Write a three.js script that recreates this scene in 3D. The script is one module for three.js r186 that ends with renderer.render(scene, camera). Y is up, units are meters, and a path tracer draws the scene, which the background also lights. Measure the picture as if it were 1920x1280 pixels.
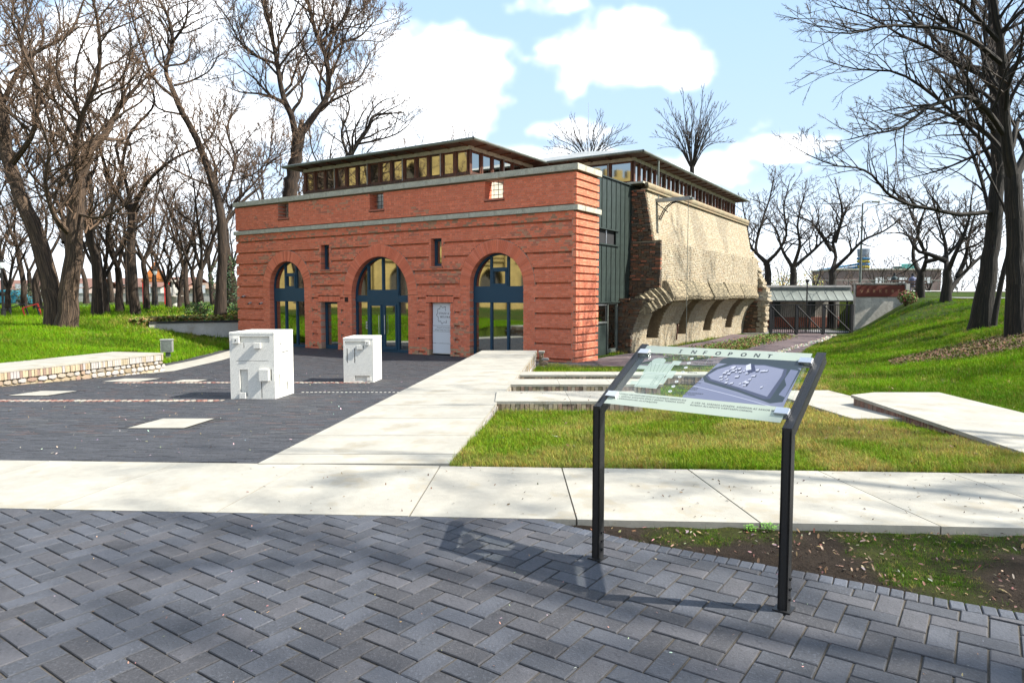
import * as THREE from 'three';
import { mergeGeometries } from 'three/addons/utils/BufferGeometryUtils.js';
import { MarchingCubes } from 'three/addons/objects/MarchingCubes.js';

// ---------------------------------------------------------------- camera, sky, sun, exposure
const scene = new THREE.Scene();
const CAMERA_HEIGHT = 1.65, FOCAL = 1280, TILT = Math.atan(85 / FOCAL);
const camera = new THREE.PerspectiveCamera(2 * Math.atan(640 / FOCAL) * 180 / Math.PI, 1920 / 1280, 0.05, 1500);
camera.position.set(0, CAMERA_HEIGHT, 0);
camera.rotation.x = -TILT;
const renderer = new THREE.WebGLRenderer({ antialias: true });
renderer.toneMapping = THREE.LinearToneMapping;
renderer.toneMappingExposure = 3.45;
renderer.shadowMap.enabled = true;

function rng(seed) { let s = seed >>> 0; return () => { s = (s + 0x6d2b79f5) | 0; let t = Math.imul(s ^ (s >>> 15), 1 | s); t = (t + Math.imul(t ^ (t >>> 7), 61 | t)) ^ t; return ((t ^ (t >>> 14)) >>> 0) / 4294967296; }; }
const clamp = (v, a = 0, b = 1) => Math.min(b, Math.max(a, v)), lerp = (a, b, t) => a + (b - a) * t;
const smooth = (a, b, v) => { const t = clamp((v - a) / (b - a)); return t * t * (3 - 2 * t); };
function hash3(x, y, z) { let h = Math.imul(x, 374761393) ^ Math.imul(y, 668265263) ^ Math.imul(z, 2147483647 - 1640531527); h = Math.imul(h ^ (h >>> 13), 1274126177); return ((h ^ (h >>> 16)) >>> 0) / 4294967296; }
function vnoise(x, y, z = 0) {
  const xi = Math.floor(x), yi = Math.floor(y), zi = Math.floor(z), u = x - xi, v = y - yi, w = z - zi;
  const a = u * u * (3 - 2 * u), b = v * v * (3 - 2 * v), c = w * w * (3 - 2 * w);
  const p = (i, j, k) => hash3(xi + i, yi + j, zi + k);
  return lerp(lerp(lerp(p(0, 0, 0), p(1, 0, 0), a), lerp(p(0, 1, 0), p(1, 1, 0), a), b), lerp(lerp(p(0, 0, 1), p(1, 0, 1), a), lerp(p(0, 1, 1), p(1, 1, 1), a), b), c);
}
function fbm(x, y, z = 0, n = 5) { let s = 0, a = 0.5, f = 1; for (let i = 0; i < n; i++) { s += a * vnoise(x * f, y * f, z * f + i * 7.3); a *= 0.5; f *= 2.03; } return s; }

{ // the sky: pale blue with broken white cloud, thickening towards the horizon
  const W = 2048, Hh = 1024, data = new Float32Array(W * Hh * 4);
  const clouds = [[-5.6, 16.6, 5.2, 4.2, 0.95], [-9, 12, 6, 4, 0.9], [8.6, 18.8, 5.2, 2.2, 0.95], [12.5, 17.6, 3.6, 1.1, 0.6], [4.2, 13.2, 3.2, 0.8, 0.62], [0, 10.6, 8, 1.7, 0.85], [21, 11.2, 3, 0.7, 0.5], [14, 10, 4, 1.2, 0.6], [-16, 23, 7, 3.6, 0.55], [-27, 14, 10, 8, 0.75], [0.8, 22.4, 3, 0.7, 0.4]];
  for (let j = 0; j < Hh; j++) {
    const el = ((j + 0.5) / Hh - 0.5) * Math.PI, ed = el * 180 / Math.PI;
    for (let i = 0; i < W; i++) {
      const ph = ((i + 0.5) / W - 0.5) * 2 * Math.PI, ce = Math.cos(el);
      const x = Math.cos(ph) * ce, y = Math.sin(el), z = Math.sin(ph) * ce;
      const az = Math.atan2(x, -z) * 180 / Math.PI;
      const yy = Math.max(0, y);
      let c = fbm(x * 2.6 + 11, y * 4.6 + 3, z * 2.6 + 5, 6);
      const fine = 0.72 * fbm(x * 12 + 3, y * 18, z * 12, 4) + 0.28 * fbm(x * 46, y * 60 + 5, z * 46, 4);
      let d = smooth(0.5, 0.68, c) * 0.8;
      const front = smooth(50, 34, Math.abs(az)) * smooth(44, 30, ed);
      let m = -0.55;
      for (const [ca, ce2, ra, re, k] of clouds) { const q = ((az - ca) / ra) ** 2 + ((ed - ce2) / re) ** 2; if (q < 6) m = Math.max(m, k * (1 - q * 0.62)); }
      const dm = smooth(-0.12, 0.85, m + (fine - 0.47) * 3.6);
      d = lerp(d, dm, front);
      d = Math.max(d, smooth(11, 0, ed + (fine - 0.5) * 9) * 0.62);
      const t = Math.pow(yy, 0.55);
      let r = lerp(0.27, 0.092, t), gg = lerp(0.325, 0.184, t), b = lerp(0.365, 0.33, t);
      const cl = 0.62 + 0.4 * (fine - 0.5) + 0.15 * (c - 0.5);
      r = lerp(r, cl, d); gg = lerp(gg, cl * 1.01, d); b = lerp(b, cl * 1.03, d);
      if (y < 0) { r = 0.3; gg = 0.29; b = 0.24; }
      const o = (j * W + i) * 4; data[o] = r; data[o + 1] = gg; data[o + 2] = b; data[o + 3] = 1;
    }
  }
  const sky = new THREE.DataTexture(data, W, Hh, THREE.RGBAFormat, THREE.FloatType);
  sky.mapping = THREE.EquirectangularReflectionMapping; sky.magFilter = sky.minFilter = THREE.LinearFilter; sky.needsUpdate = true;
  scene.background = sky; scene.environment = sky;
}
const sun = new THREE.DirectionalLight(new THREE.Color(1, 0.955, 0.87), 3.5);
sun.position.set(71, 69.5, 11.5).multiplyScalar(1.2); sun.target.position.set(0, 0, -18);
sun.position.add(sun.target.position); sun.castShadow = true; sun.shadow.radius = 1.2; sun.shadow.mapSize.set(4096, 4096);
Object.assign(sun.shadow.camera, { left: -60, right: 60, top: 60, bottom: -60, near: 1, far: 260 });
scene.add(sun, sun.target);

// ---------------------------------------------------------------- helpers
const V = (x, y, z) => new THREE.Vector3(x, y, z);
function ray(px, py) { const x = (px - 960) / FOCAL, y = (640 - py) / FOCAL, c = Math.cos(TILT), s = Math.sin(TILT); return [x, y * c - s, c + y * s]; }
function at(px, py, depth) { const r = ray(px, py), t = depth / r[2]; return V(r[0] * t, CAMERA_HEIGHT + r[1] * t, -depth); }   // depth comes from the ground or thing it touches
const taken = {};
function numbered(name) { const n = taken[name] = (taken[name] ?? -1) + 1; return n ? name + '_' + String(n).padStart(3, '0') : name; }
function tag(o, label, category, group) { o.userData.label = label; o.userData.category = category; if (group) o.userData.group = group; return o; }
function thing(name, label, category, p = [0, 0, 0], turn = 0, group) {
  const o = new THREE.Group(); o.name = numbered(name); o.position.set(...p); o.rotation.y = turn; scene.add(o); return tag(o, label, category, group);
}
function ground(name, label, category) { const o = new THREE.Group(); o.name = numbered(name); scene.add(o); tag(o, label, category); o.userData.kind = 'structure'; return o; }
function mesh(name, geo, mat, parent = scene) { const m = new THREE.Mesh(geo, mat); m.name = parent === scene ? numbered(name) : name; m.castShadow = m.receiveShadow = true; parent.add(m); return m; }
const FACES = [[0, 1, 1, [1, 0, 0]], [0, -1, 1, [-1, 0, 0]], [1, 1, 1, [0, 1, 0]], [1, -1, 1, [0, -1, 0]], [2, 1, 1, [0, 0, 1]], [2, -1, 1, [0, 0, -1]]];
class Geo {   // collects boxes, prisms, tubes and loose triangles into one geometry with uv in metres and optional colours
  constructor(seed = 1) { this.p = []; this.n = []; this.u = []; this.c = []; this.ix = []; this.r = rng(seed); this.hasColor = false; }
  get count() { return this.p.length / 3; }
  vert(x, y, z, nx, ny, nz, u, v, col) { this.p.push(x, y, z); this.n.push(nx, ny, nz); this.u.push(u, v); if (col) { this.hasColor = true; this.c.push(col[0], col[1], col[2]); } else this.c.push(1, 1, 1); return this.p.length / 3 - 1; }
  quad(a, b, c, d, col, uo = [0, 0], uvs) {   // corners in order; flat normal
    const e1 = [b[0] - a[0], b[1] - a[1], b[2] - a[2]], e2 = [d[0] - a[0], d[1] - a[1], d[2] - a[2]];
    let n = [e1[1] * e2[2] - e1[2] * e2[1], e1[2] * e2[0] - e1[0] * e2[2], e1[0] * e2[1] - e1[1] * e2[0]]; const l = Math.hypot(...n) || 1; n = n.map((v) => v / l);
    const w = Math.hypot(...e1), h = Math.hypot(...e2), q = uvs || [[0, 0], [w, 0], [w, h], [0, h]];
    const i = [a, b, c, d].map((p, k) => this.vert(p[0], p[1], p[2], n[0], n[1], n[2], q[k][0] + uo[0], q[k][1] + uo[1], col));
    this.ix.push(i[0], i[1], i[2], i[0], i[2], i[3]);
  }
  box(cx, cy, cz, sx, sy, sz, col, { m = null, skip = '', bevel = 0, uo = null } = {}) {
    const h = [sx / 2, sy / 2, sz / 2]; uo = uo || [this.r() * 7, this.r() * 7];
    const tr = (x, y, z) => { if (m) { const e = m.elements; return [e[0] * x + e[4] * y + e[8] * z + cx, e[1] * x + e[5] * y + e[9] * z + cy, e[2] * x + e[6] * y + e[10] * z + cz]; } return [x + cx, y + cy, z + cz]; };
    const key = ['+x', '-x', '+y', '-y', '+z', '-z'];
    if (!bevel) {
      const Q = [[[1, -1, 1], [1, -1, -1], [1, 1, -1], [1, 1, 1]], [[-1, -1, -1], [-1, -1, 1], [-1, 1, 1], [-1, 1, -1]], [[-1, 1, 1], [1, 1, 1], [1, 1, -1], [-1, 1, -1]], [[-1, -1, -1], [1, -1, -1], [1, -1, 1], [-1, -1, 1]], [[-1, -1, 1], [1, -1, 1], [1, 1, 1], [-1, 1, 1]], [[1, -1, -1], [-1, -1, -1], [-1, 1, -1], [1, 1, -1]]];
      for (let k = 0; k < 6; k++) if (!skip.includes(key[k])) this.quad(...Q[k].map((q) => tr(q[0] * h[0], q[1] * h[1], q[2] * h[2])), col, uo);
      return;
    }
    // top with a chamfer round it (for pavers and slabs): sides go down to the base
    const b = bevel, T = [[-1, 1], [1, 1], [1, -1], [-1, -1]];
    const top = T.map(([x, z]) => tr(x * (h[0] - b), h[1], z * (h[2] - b))), mid = T.map(([x, z]) => tr(x * h[0], h[1] - b, z * h[2])), low = T.map(([x, z]) => tr(x * h[0], -h[1], z * h[2]));
    this.quad(...top, col, uo);
    for (let k = 0; k < 4; k++) { const l = (k + 1) % 4; this.quad(mid[k], mid[l], top[l], top[k], col, uo); if (!skip.includes('side')) this.quad(low[k], low[l], mid[l], mid[k], col, uo); }
  }
  prism(poly, y0, y1, col, uo = [0, 0]) {   // polygon in [x, z] seen from above, extruded up
    const sh = THREE.ShapeUtils.triangulateShape(poly.map(([x, z]) => new THREE.Vector2(x, z)), []);
    const b = poly.map(([x, z]) => this.vert(x, y1, z, 0, 1, 0, x + uo[0], z + uo[1], col));
    for (const t of sh) { const [A, B, C] = t.map((i) => poly[i]), up = (B[1] - A[1]) * (C[0] - A[0]) - (B[0] - A[0]) * (C[1] - A[1]) > 0; this.ix.push(b[t[0]], ...(up ? [b[t[1]], b[t[2]]] : [b[t[2]], b[t[1]]])); }
    for (let k = 0; k < poly.length; k++) { const a = poly[k], c = poly[(k + 1) % poly.length]; this.quad([c[0], y0, c[1]], [a[0], y0, a[1]], [a[0], y1, a[1]], [c[0], y1, c[1]], col, uo); }
  }
  tube(pts, rad, sides, col, vscale = 1, cap = true) {
    const n = pts.length; let up = V(0.13, 0.02, 0.99), rings = [], len = 0;
    for (let i = 0; i < n; i++) {
      const d = (i === 0 ? pts[1].clone().sub(pts[0]) : i === n - 1 ? pts[n - 1].clone().sub(pts[n - 2]) : pts[i + 1].clone().sub(pts[i - 1])).normalize();
      if (Math.abs(d.dot(up)) > 0.97) up = V(1, 0, 0.1).normalize();
      const s = d.clone().cross(up).normalize(), t = s.clone().cross(d); up = t;
      if (i) len += pts[i].distanceTo(pts[i - 1]);
      const ring = [];
      for (let k = 0; k <= sides; k++) { const a = k / sides * Math.PI * 2, c = Math.cos(a), q = Math.sin(a), nx = s.x * c + t.x * q, ny = s.y * c + t.y * q, nz = s.z * c + t.z * q, r = typeof rad[i] === 'function' ? rad[i](a) : rad[i];
        ring.push(this.vert(pts[i].x + nx * r, pts[i].y + ny * r, pts[i].z + nz * r, nx, ny, nz, k / sides * Math.max(0.25, Math.round(Math.PI * 2 * (typeof rad[0] === 'function' ? rad[0](0) : rad[0]) * 2) / 2), len * vscale, col)); }
      rings.push(ring);
    }
    for (let i = 0; i < n - 1; i++) for (let k = 0; k < sides; k++) { const a = rings[i][k], b = rings[i][k + 1], c = rings[i + 1][k + 1], d = rings[i + 1][k]; this.ix.push(a, c, b, a, d, c); }
    if (cap) for (const [ring, sgn, i] of [[rings[0], -1, 0], [rings[n - 1], 1, n - 1]]) for (let k = 1; k < sides - 1; k++) this.ix.push(ring[0], ring[k], ring[k + 1]);
  }
  twig(a, b, c, r, col) {   // a thin three-sided bent stick that ends in a point
    const d = c.clone().sub(a).normalize(), up = Math.abs(d.y) > 0.9 ? V(1, 0, 0) : V(0, 1, 0), s = d.clone().cross(up).normalize(), t = s.clone().cross(d);
    const ring = (p, q) => [0, 1, 2].map((k) => { const g = k * 2.0944, x = Math.cos(g), y = Math.sin(g), nx = s.x * x + t.x * y, ny = s.y * x + t.y * y, nz = s.z * x + t.z * y; return this.vert(p.x + nx * q, p.y + ny * q, p.z + nz * q, nx, ny, nz, k * 0.1, p.y, col); });
    const A = ring(a, r), B = ring(b, r * 0.75), e = this.vert(c.x, c.y, c.z, d.x, d.y, d.z, 0, c.y, col);
    for (let k = 0; k < 3; k++) { const l = (k + 1) % 3; this.ix.push(A[k], B[l], A[l], A[k], B[k], B[l], B[k], e, B[l]); }
  }
  needle(a, c, r) {   // finest straight twig, three faces
    const d = c.clone().sub(a).normalize(), up = Math.abs(d.y) > 0.9 ? V(1, 0, 0) : V(0, 1, 0), s = d.clone().cross(up).normalize(), t = s.clone().cross(d);
    const A = [0, 1, 2].map((k) => { const g = k * 2.0944, x = Math.cos(g), y = Math.sin(g), nx = s.x * x + t.x * y, ny = s.y * x + t.y * y, nz = s.z * x + t.z * y; return this.vert(a.x + nx * r, a.y + ny * r, a.z + nz * r, nx, ny, nz, k * 0.1, a.y); }), e = this.vert(c.x, c.y, c.z, d.x, d.y, d.z, 0, c.y);
    for (let k = 0; k < 3; k++) this.ix.push(A[k], e, A[(k + 1) % 3]);
  }
  build() {
    const g = new THREE.BufferGeometry();
    g.setAttribute('position', new THREE.Float32BufferAttribute(this.p, 3)); g.setAttribute('normal', new THREE.Float32BufferAttribute(this.n, 3)); g.setAttribute('uv', new THREE.Float32BufferAttribute(this.u, 2));
    if (this.hasColor) g.setAttribute('color', new THREE.Float32BufferAttribute(this.c, 3));
    g.setIndex(this.p.length / 3 > 65535 ? new THREE.Uint32BufferAttribute(this.ix, 1) : new THREE.Uint16BufferAttribute(this.ix, 1));
    return g;
  }
}
const one = (f, seed) => { const g = new Geo(seed); f(g); return g.build(); };

// ---------------------------------------------------------------- materials
function texture(size, f, srgb = true, repeat = 1) {   // f(u, v) -> grey or [r, g, b], 0..1, on a tile of 1 x 1
  const d = new Uint8Array(size * size * 4);
  for (let j = 0; j < size; j++) for (let i = 0; i < size; i++) { const c = f(i / size, j / size), o = (j * size + i) * 4, q = Array.isArray(c) ? c : [c, c, c]; for (let k = 0; k < 3; k++) d[o + k] = clamp(q[k]) * 255; d[o + 3] = 255; }
  const t = new THREE.DataTexture(d, size, size, THREE.RGBAFormat); t.wrapS = t.wrapT = THREE.RepeatWrapping; t.magFilter = THREE.LinearFilter; t.minFilter = THREE.LinearMipmapLinearFilter; t.generateMipmaps = true;
  if (srgb) t.colorSpace = THREE.SRGBColorSpace; t.repeat.set(repeat, repeat); t.needsUpdate = true; return t;
}
function tnoise(u, v, per, seed = 0) {   // value noise that wraps on the tile
  const x = u * per, y = v * per, xi = Math.floor(x), yi = Math.floor(y), a = x - xi, b = y - yi, s = a * a * (3 - 2 * a), t = b * b * (3 - 2 * b), w = (q) => ((q % per) + per) % per;
  const p = (i, j) => hash3(w(xi + i), w(yi + j), seed); return lerp(lerp(p(0, 0), p(1, 0), s), lerp(p(0, 1), p(1, 1), s), t);
}
const tfbm = (u, v, per, seed, n = 4) => { let s = 0, a = 0.5; for (let i = 0; i < n; i++) { s += a * tnoise(u, v, per << i, seed + i * 13); a *= 0.5; } return s / (1 - Math.pow(0.5, n)); };
const scaled = (t, r, ry = r) => { const c = t.clone(); c.repeat.set(r, ry); c.needsUpdate = true; return c; };
const lin = (r, g, b) => new THREE.Color().setRGB(r, g, b);
const grainMap = texture(512, (u, v) => { const s = tfbm(u, v, 24, 3, 4), p = tnoise(u, v, 256, 9); return 0.93 + 0.22 * (s - 0.5) + (p > 0.86 ? 0.16 : p < 0.12 ? -0.13 : 0) ; });
const grainBump = texture(512, (u, v) => 0.6 * tfbm(u, v, 32, 5, 4) + 0.4 * tnoise(u, v, 256, 21), false);
const stoneMap = texture(1024, (u, v) => { const s = tfbm(u, v, 6, 31, 6), q = tfbm(u, v, 40, 37, 3), p = tnoise(u, v, 300, 41); const k = 0.9 + 0.18 * (s - 0.5) + 0.08 * (q - 0.5) - (p > 0.93 && q > 0.45 ? 0.14 : 0), st = smooth(0.62, 0.76, tfbm(u, v, 9, 77, 5)) * q; return [k - 0.06 * st, k * 0.99 - 0.085 * st, k * 0.965 - 0.13 * st]; });
const barkMap = texture(512, (u, v) => { const w = tfbm(u, v, 4, 51, 4), r = tnoise(u + 0.05 * w, v * 0.16 + 0.3 * w * 0.2, 28, 55), q = tfbm(u, v, 32, 57, 3); const k = 0.42 + 0.62 * Math.pow(r, 1.2) * (0.6 + 0.6 * q); return [k, k * 0.985, k * 0.95]; });
const barkBump = texture(512, (u, v) => { const w = tfbm(u, v, 4, 51, 4); return tnoise(u + 0.05 * w, v * 0.16 + 0.06 * w, 28, 55) * 0.8 + 0.2 * tfbm(u, v, 32, 57, 2); }, false);
const blotchMap = texture(512, (u, v) => { const s = tfbm(u, v, 5, 61, 5), p = tfbm(u, v, 48, 67, 3); return 0.9 + 0.36 * (s - 0.5) + 0.22 * (p - 0.5); });
const std = (o) => new THREE.MeshStandardMaterial(o);
const paverMap = texture(512, (u, v) => { const s = tfbm(u, v, 6, 81, 5), p = tnoise(u, v, 128, 83), q = tnoise(u, v, 180, 85); return 0.86 + 0.34 * (s - 0.5) + (p > 0.8 ? 0.2 : p < 0.14 ? -0.16 : 0) + (q > 0.9 ? 0.22 : 0); });
const M = {
  brick: std({ color: 0xffffff, vertexColors: true, map: scaled(grainMap, 3), bumpMap: scaled(grainBump, 3), bumpScale: 0.004, roughness: 0.9 }),
  mortar: std({ color: lin(0.5, 0.3, 0.22), map: scaled(grainMap, 2), roughness: 0.95 }),
  mortarOld: std({ color: lin(0.25, 0.195, 0.12), map: scaled(blotchMap, 0.6), roughness: 0.95 }),
  concrete: std({ color: lin(0.48, 0.46, 0.37), map: scaled(blotchMap, 0.5), bumpMap: grainBump, bumpScale: 0.003, roughness: 0.88 }),
  concretePale: std({ color: lin(0.48, 0.455, 0.4), map: scaled(blotchMap, 0.35), bumpMap: grainBump, bumpScale: 0.003, roughness: 0.88 }),
  stone: std({ color: lin(0.365, 0.35, 0.31), map: scaled(stoneMap, 0.45), bumpMap: scaled(grainBump, 2), bumpScale: 0.002, roughness: 0.8 }),
  paver: std({ color: 0xffffff, vertexColors: true, map: scaled(paverMap, 1), bumpMap: scaled(grainBump, 2.5), bumpScale: 0.0035, roughness: 0.72 }),
  joint: std({ color: lin(0.12, 0.1, 0.075), map: scaled(grainMap, 5), bumpMap: scaled(grainBump, 5), bumpScale: 0.008, roughness: 0.98 }),
  jointDark: std({ color: lin(0.03, 0.029, 0.028), map: scaled(grainMap, 5), roughness: 0.95 }),
  blue: std({ color: lin(0.003, 0.038, 0.075), roughness: 0.55 }),
  glass: std({ color: lin(0.4, 0.42, 0.41), roughness: 0.03, metalness: 1 }),   // mirror-coated panes
  wood: std({ color: lin(0.19, 0.058, 0.022), map: scaled(barkMap, 1.4), roughness: 0.6 }),
  woodDark: std({ color: lin(0.11, 0.045, 0.022), map: scaled(barkMap, 1.2), roughness: 0.65 }),
  greyMetal: std({ color: lin(0.16, 0.18, 0.16), map: scaled(blotchMap, 0.5), roughness: 0.5, metalness: 0.3 }),
  paleMetal: std({ color: lin(0.36, 0.36, 0.335), map: scaled(blotchMap, 0.4), roughness: 0.5, metalness: 0.2 }),
  green: std({ color: lin(0.034, 0.05, 0.043), map: scaled(blotchMap, 0.5), roughness: 0.5, metalness: 0.25 }),
  anthracite: std({ color: lin(0.02, 0.02, 0.021), map: scaled(grainMap, 6), bumpMap: scaled(grainBump, 6), bumpScale: 0.0008, roughness: 0.42, metalness: 0.25 }),
  black: std({ color: lin(0.01, 0.01, 0.011), roughness: 0.75 }),
  steel: std({ color: lin(0.55, 0.56, 0.57), roughness: 0.3, metalness: 0.9 }),
  white: std({ color: lin(0.5, 0.49, 0.47), map: scaled(stoneMap, 0.4), roughness: 0.7 }),
  bark: std({ color: lin(0.085, 0.057, 0.039), map: scaled(barkMap, 1, 0.5), bumpMap: scaled(barkBump, 1, 0.5), bumpScale: 0.035, roughness: 0.95 }),
  barkPale: std({ color: lin(0.165, 0.11, 0.073), map: scaled(barkMap, 1, 0.5), bumpMap: scaled(barkBump, 1, 0.5), bumpScale: 0.05, roughness: 0.95 }),
  barkGrey: std({ color: lin(0.038, 0.031, 0.024), map: scaled(barkMap, 1, 0.5), bumpMap: scaled(barkBump, 1, 0.5), bumpScale: 0.025, roughness: 0.95 }),
  twig: std({ color: lin(0.105, 0.064, 0.037), roughness: 0.9 }),
  twigDark: std({ color: lin(0.055, 0.04, 0.03), roughness: 0.9 }),
  soil: new THREE.MeshPhysicalMaterial({ specularIntensity: 0.25, color: 0xffffff, vertexColors: true, map: scaled(blotchMap, 1.2), bumpMap: scaled(grainBump, 2), bumpScale: 0.03, roughness: 1 }),
  corten: std({ color: lin(0.065, 0.017, 0.008), map: scaled(blotchMap, 0.7), roughness: 0.85 }),
  path: std({ color: lin(0.115, 0.08, 0.08), map: scaled(grainMap, 1.4), bumpMap: scaled(grainBump, 2), bumpScale: 0.006, roughness: 0.92 }),
  pathGrey: std({ color: lin(0.18, 0.175, 0.17), map: scaled(grainMap, 1), roughness: 0.92 }),
  red: std({ color: lin(0.6, 0.03, 0.02), roughness: 0.5 }),
  leaf: std({ color: 0xffffff, roughness: 0.9, side: THREE.DoubleSide }),
  blade: new THREE.MeshPhysicalMaterial({ color: 0xffffff, roughness: 0.8, specularIntensity: 0.05, transmission: 0.25, thickness: 0, side: THREE.DoubleSide }),
};

// ---------------------------------------------------------------- the lie of the land (x to the right, d away from the camera)
const courtY = (d) => d < 6.7 ? 0 : d < 19.9 ? -0.56 * (d - 6.7) / 13.2 : d < 25 ? -0.56 - 0.14 * (d - 19.9) / 5.1 : -0.7;
const lawnY = (d) => d < 6.3 ? -0.05 : Math.max(-0.76, -0.01 - 0.042 * (d - 6.5));
const FOOT = [[7.3, -20], [7.25, 9], [7.35, 11.8], [6.55, 14.0], [8.7, 20], [11.8, 29], [17.2, 37], [20.5, 42.5], [21.3, 44.4], [25.3, 45.0], [25.5, 51]];
function footX(d) { for (let i = 1; i < FOOT.length; i++) if (d < FOOT[i][1]) return lerp(FOOT[i - 1][0], FOOT[i][0], clamp((d - FOOT[i - 1][1]) / (FOOT[i][1] - FOOT[i - 1][1]))); return 25.5; }
const levee = (d) => d < 25 ? 0.92 : d < 37 ? lerp(0.92, 1.3, (d - 25) / 12) : d < 44 ? lerp(1.3, 1.55, (d - 37) / 7) : d < 49 ? lerp(1.55, 1.98, (d - 44) / 5) : 1.98 - smooth(58, 75, d) * 1.8;
const leftEdge = (d) => d < 15 ? -12.9 - (15 - d) * 0.22 : d < 21 ? lerp(-12.9, -11.75, (d - 15) / 6) : lerp(-11.75, -12.6, clamp((d - 21) / 9));
function landY(x, d) {
  let y = lawnY(d);
  if (d > 33) y = lerp(-0.76, 0.0, smooth(33, 40, d) * smooth(4, -8, x));
  const s = x - footX(d);
  if (s > 0) { const top = Math.max(levee(d), 0.82), near = smooth(-2, 9, d); y = lerp(y, top, smooth(0, d > 44.85 ? 1.2 : lerp(11, 5.6, smooth(28, 43, d)), s) * near); }
  if (d > 51.2 && x > -2) y = lerp(y, Math.max(0, levee(d)), smooth(51.2, 52.6, d) * smooth(-2, 4, x));
  const l = leftEdge(d) - x;
  if (l > 0) {
    const top = d < 30 ? 0.3 : d < 80 ? lerp(0.3, 0.92, (d - 30) / 50) : 0.92;
    const foot = d < 21 ? -0.03 : lerp(-0.03, courtY(d) - 0.02, smooth(21, 24, d));
    y = lerp(foot, top, smooth(0, d < 21 ? 9 : 7.5, l));
  }
  const w = d - (33.05 + (x + 17.6) * 0.56);
  if (x < -11 && x > -30 && w > 0) y = lerp(y, Math.max(y, 0.36 + 0.006 * (d - 34)), smooth(0, 0.5, w) * smooth(-22, -17.2, x));
  return y + 0.035 * (fbm(x * 0.5, d * 0.5, 2, 3) - 0.45);
}
// ---------------------------------------------------------------- terrain sheet
{
  const axis = (a, b, f) => { const o = []; let v = a; while (v < b) { o.push(v); v += f(v); } o.push(b); return o; };
  const xs = axis(-420, 420, (x) => { const q = Math.max(0, Math.abs(x - 2) - 24); return clamp(0.28 + q * 0.13, 0.28, 45); });
  const ds = axis(-160, 900, (d) => { const q = d < -4 ? -4 - d : Math.max(0, d - 53); return clamp((d > 6 && d < 34 ? 0.26 : 0.36) + q * 0.14, 0.2, 60); });
  const g = new Geo(), W = xs.length;
  for (const d of ds) for (const x of xs) {
    let y = landY(x, d);
    const inCourt = x > leftEdge(d) - 0.02 && d < 40 && d > 6.2 && x < -0.9 + Math.max(0, d - 6.5) * 0.115;
    if (inCourt) y = Math.min(y, courtY(d) - 0.07);
    if (d < 6.6 && d > -9 && x < 7) y = Math.min(y, -0.09);
    const n = fbm(x * 0.35, d * 0.35, 1, 4), q = fbm(x * 1.7, d * 1.7, 4, 3);
    // green turf with straw and bare patches where the photograph shows them
    const straw = clamp(smooth(0.42, 0.58, n) * (x > -1 && x < 7 && d < 13 ? 1 : 0.3) + (q - 0.45) * 0.8);
    let c = [lerp(0.04, 0.09, straw), lerp(0.07, 0.075, straw), lerp(0.006, 0.016, straw)];
    if (d > 19 && x > 8 && x < 30) { const b = smooth(0.4, 0.55, n) * smooth(9, 13, x - footX(d) + 3) * 0.8; c = c.map((v, i) => lerp(v, [0.075, 0.05, 0.028][i], b)); }
    if (x < -11 && d > 33 && d < 40) c = [0.06, 0.05, 0.017];
    g.vert(x, y, -d, 0, 1, 0, x, d, c);
  }
  for (let j = 0; j < ds.length - 1; j++) for (let i = 0; i < W - 1; i++) { const a = j * W + i; g.ix.push(a, a + 1, a + W + 1, a, a + W + 1, a + W); }
  const geo = g.build(); geo.computeVertexNormals();
  const m = mesh('ground', geo, M.soil); m.userData = { kind: 'structure', label: 'wide grassy ground of the park under lawns and paths', category: 'ground' };
}

// ---------------------------------------------------------------- herringbone terrace in the foreground
const PAVER_A = 0.1248, UA = -35.0 * Math.PI / 180, UX = [Math.cos(UA), Math.sin(UA)], UV = [-Math.sin(UA), Math.cos(UA)], P0 = [1.731, 3.463];
const stripNear = (x) => 4.985 - 0.064 * x, stripFar = (x) => 6.505 - 0.053 * x;
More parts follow.
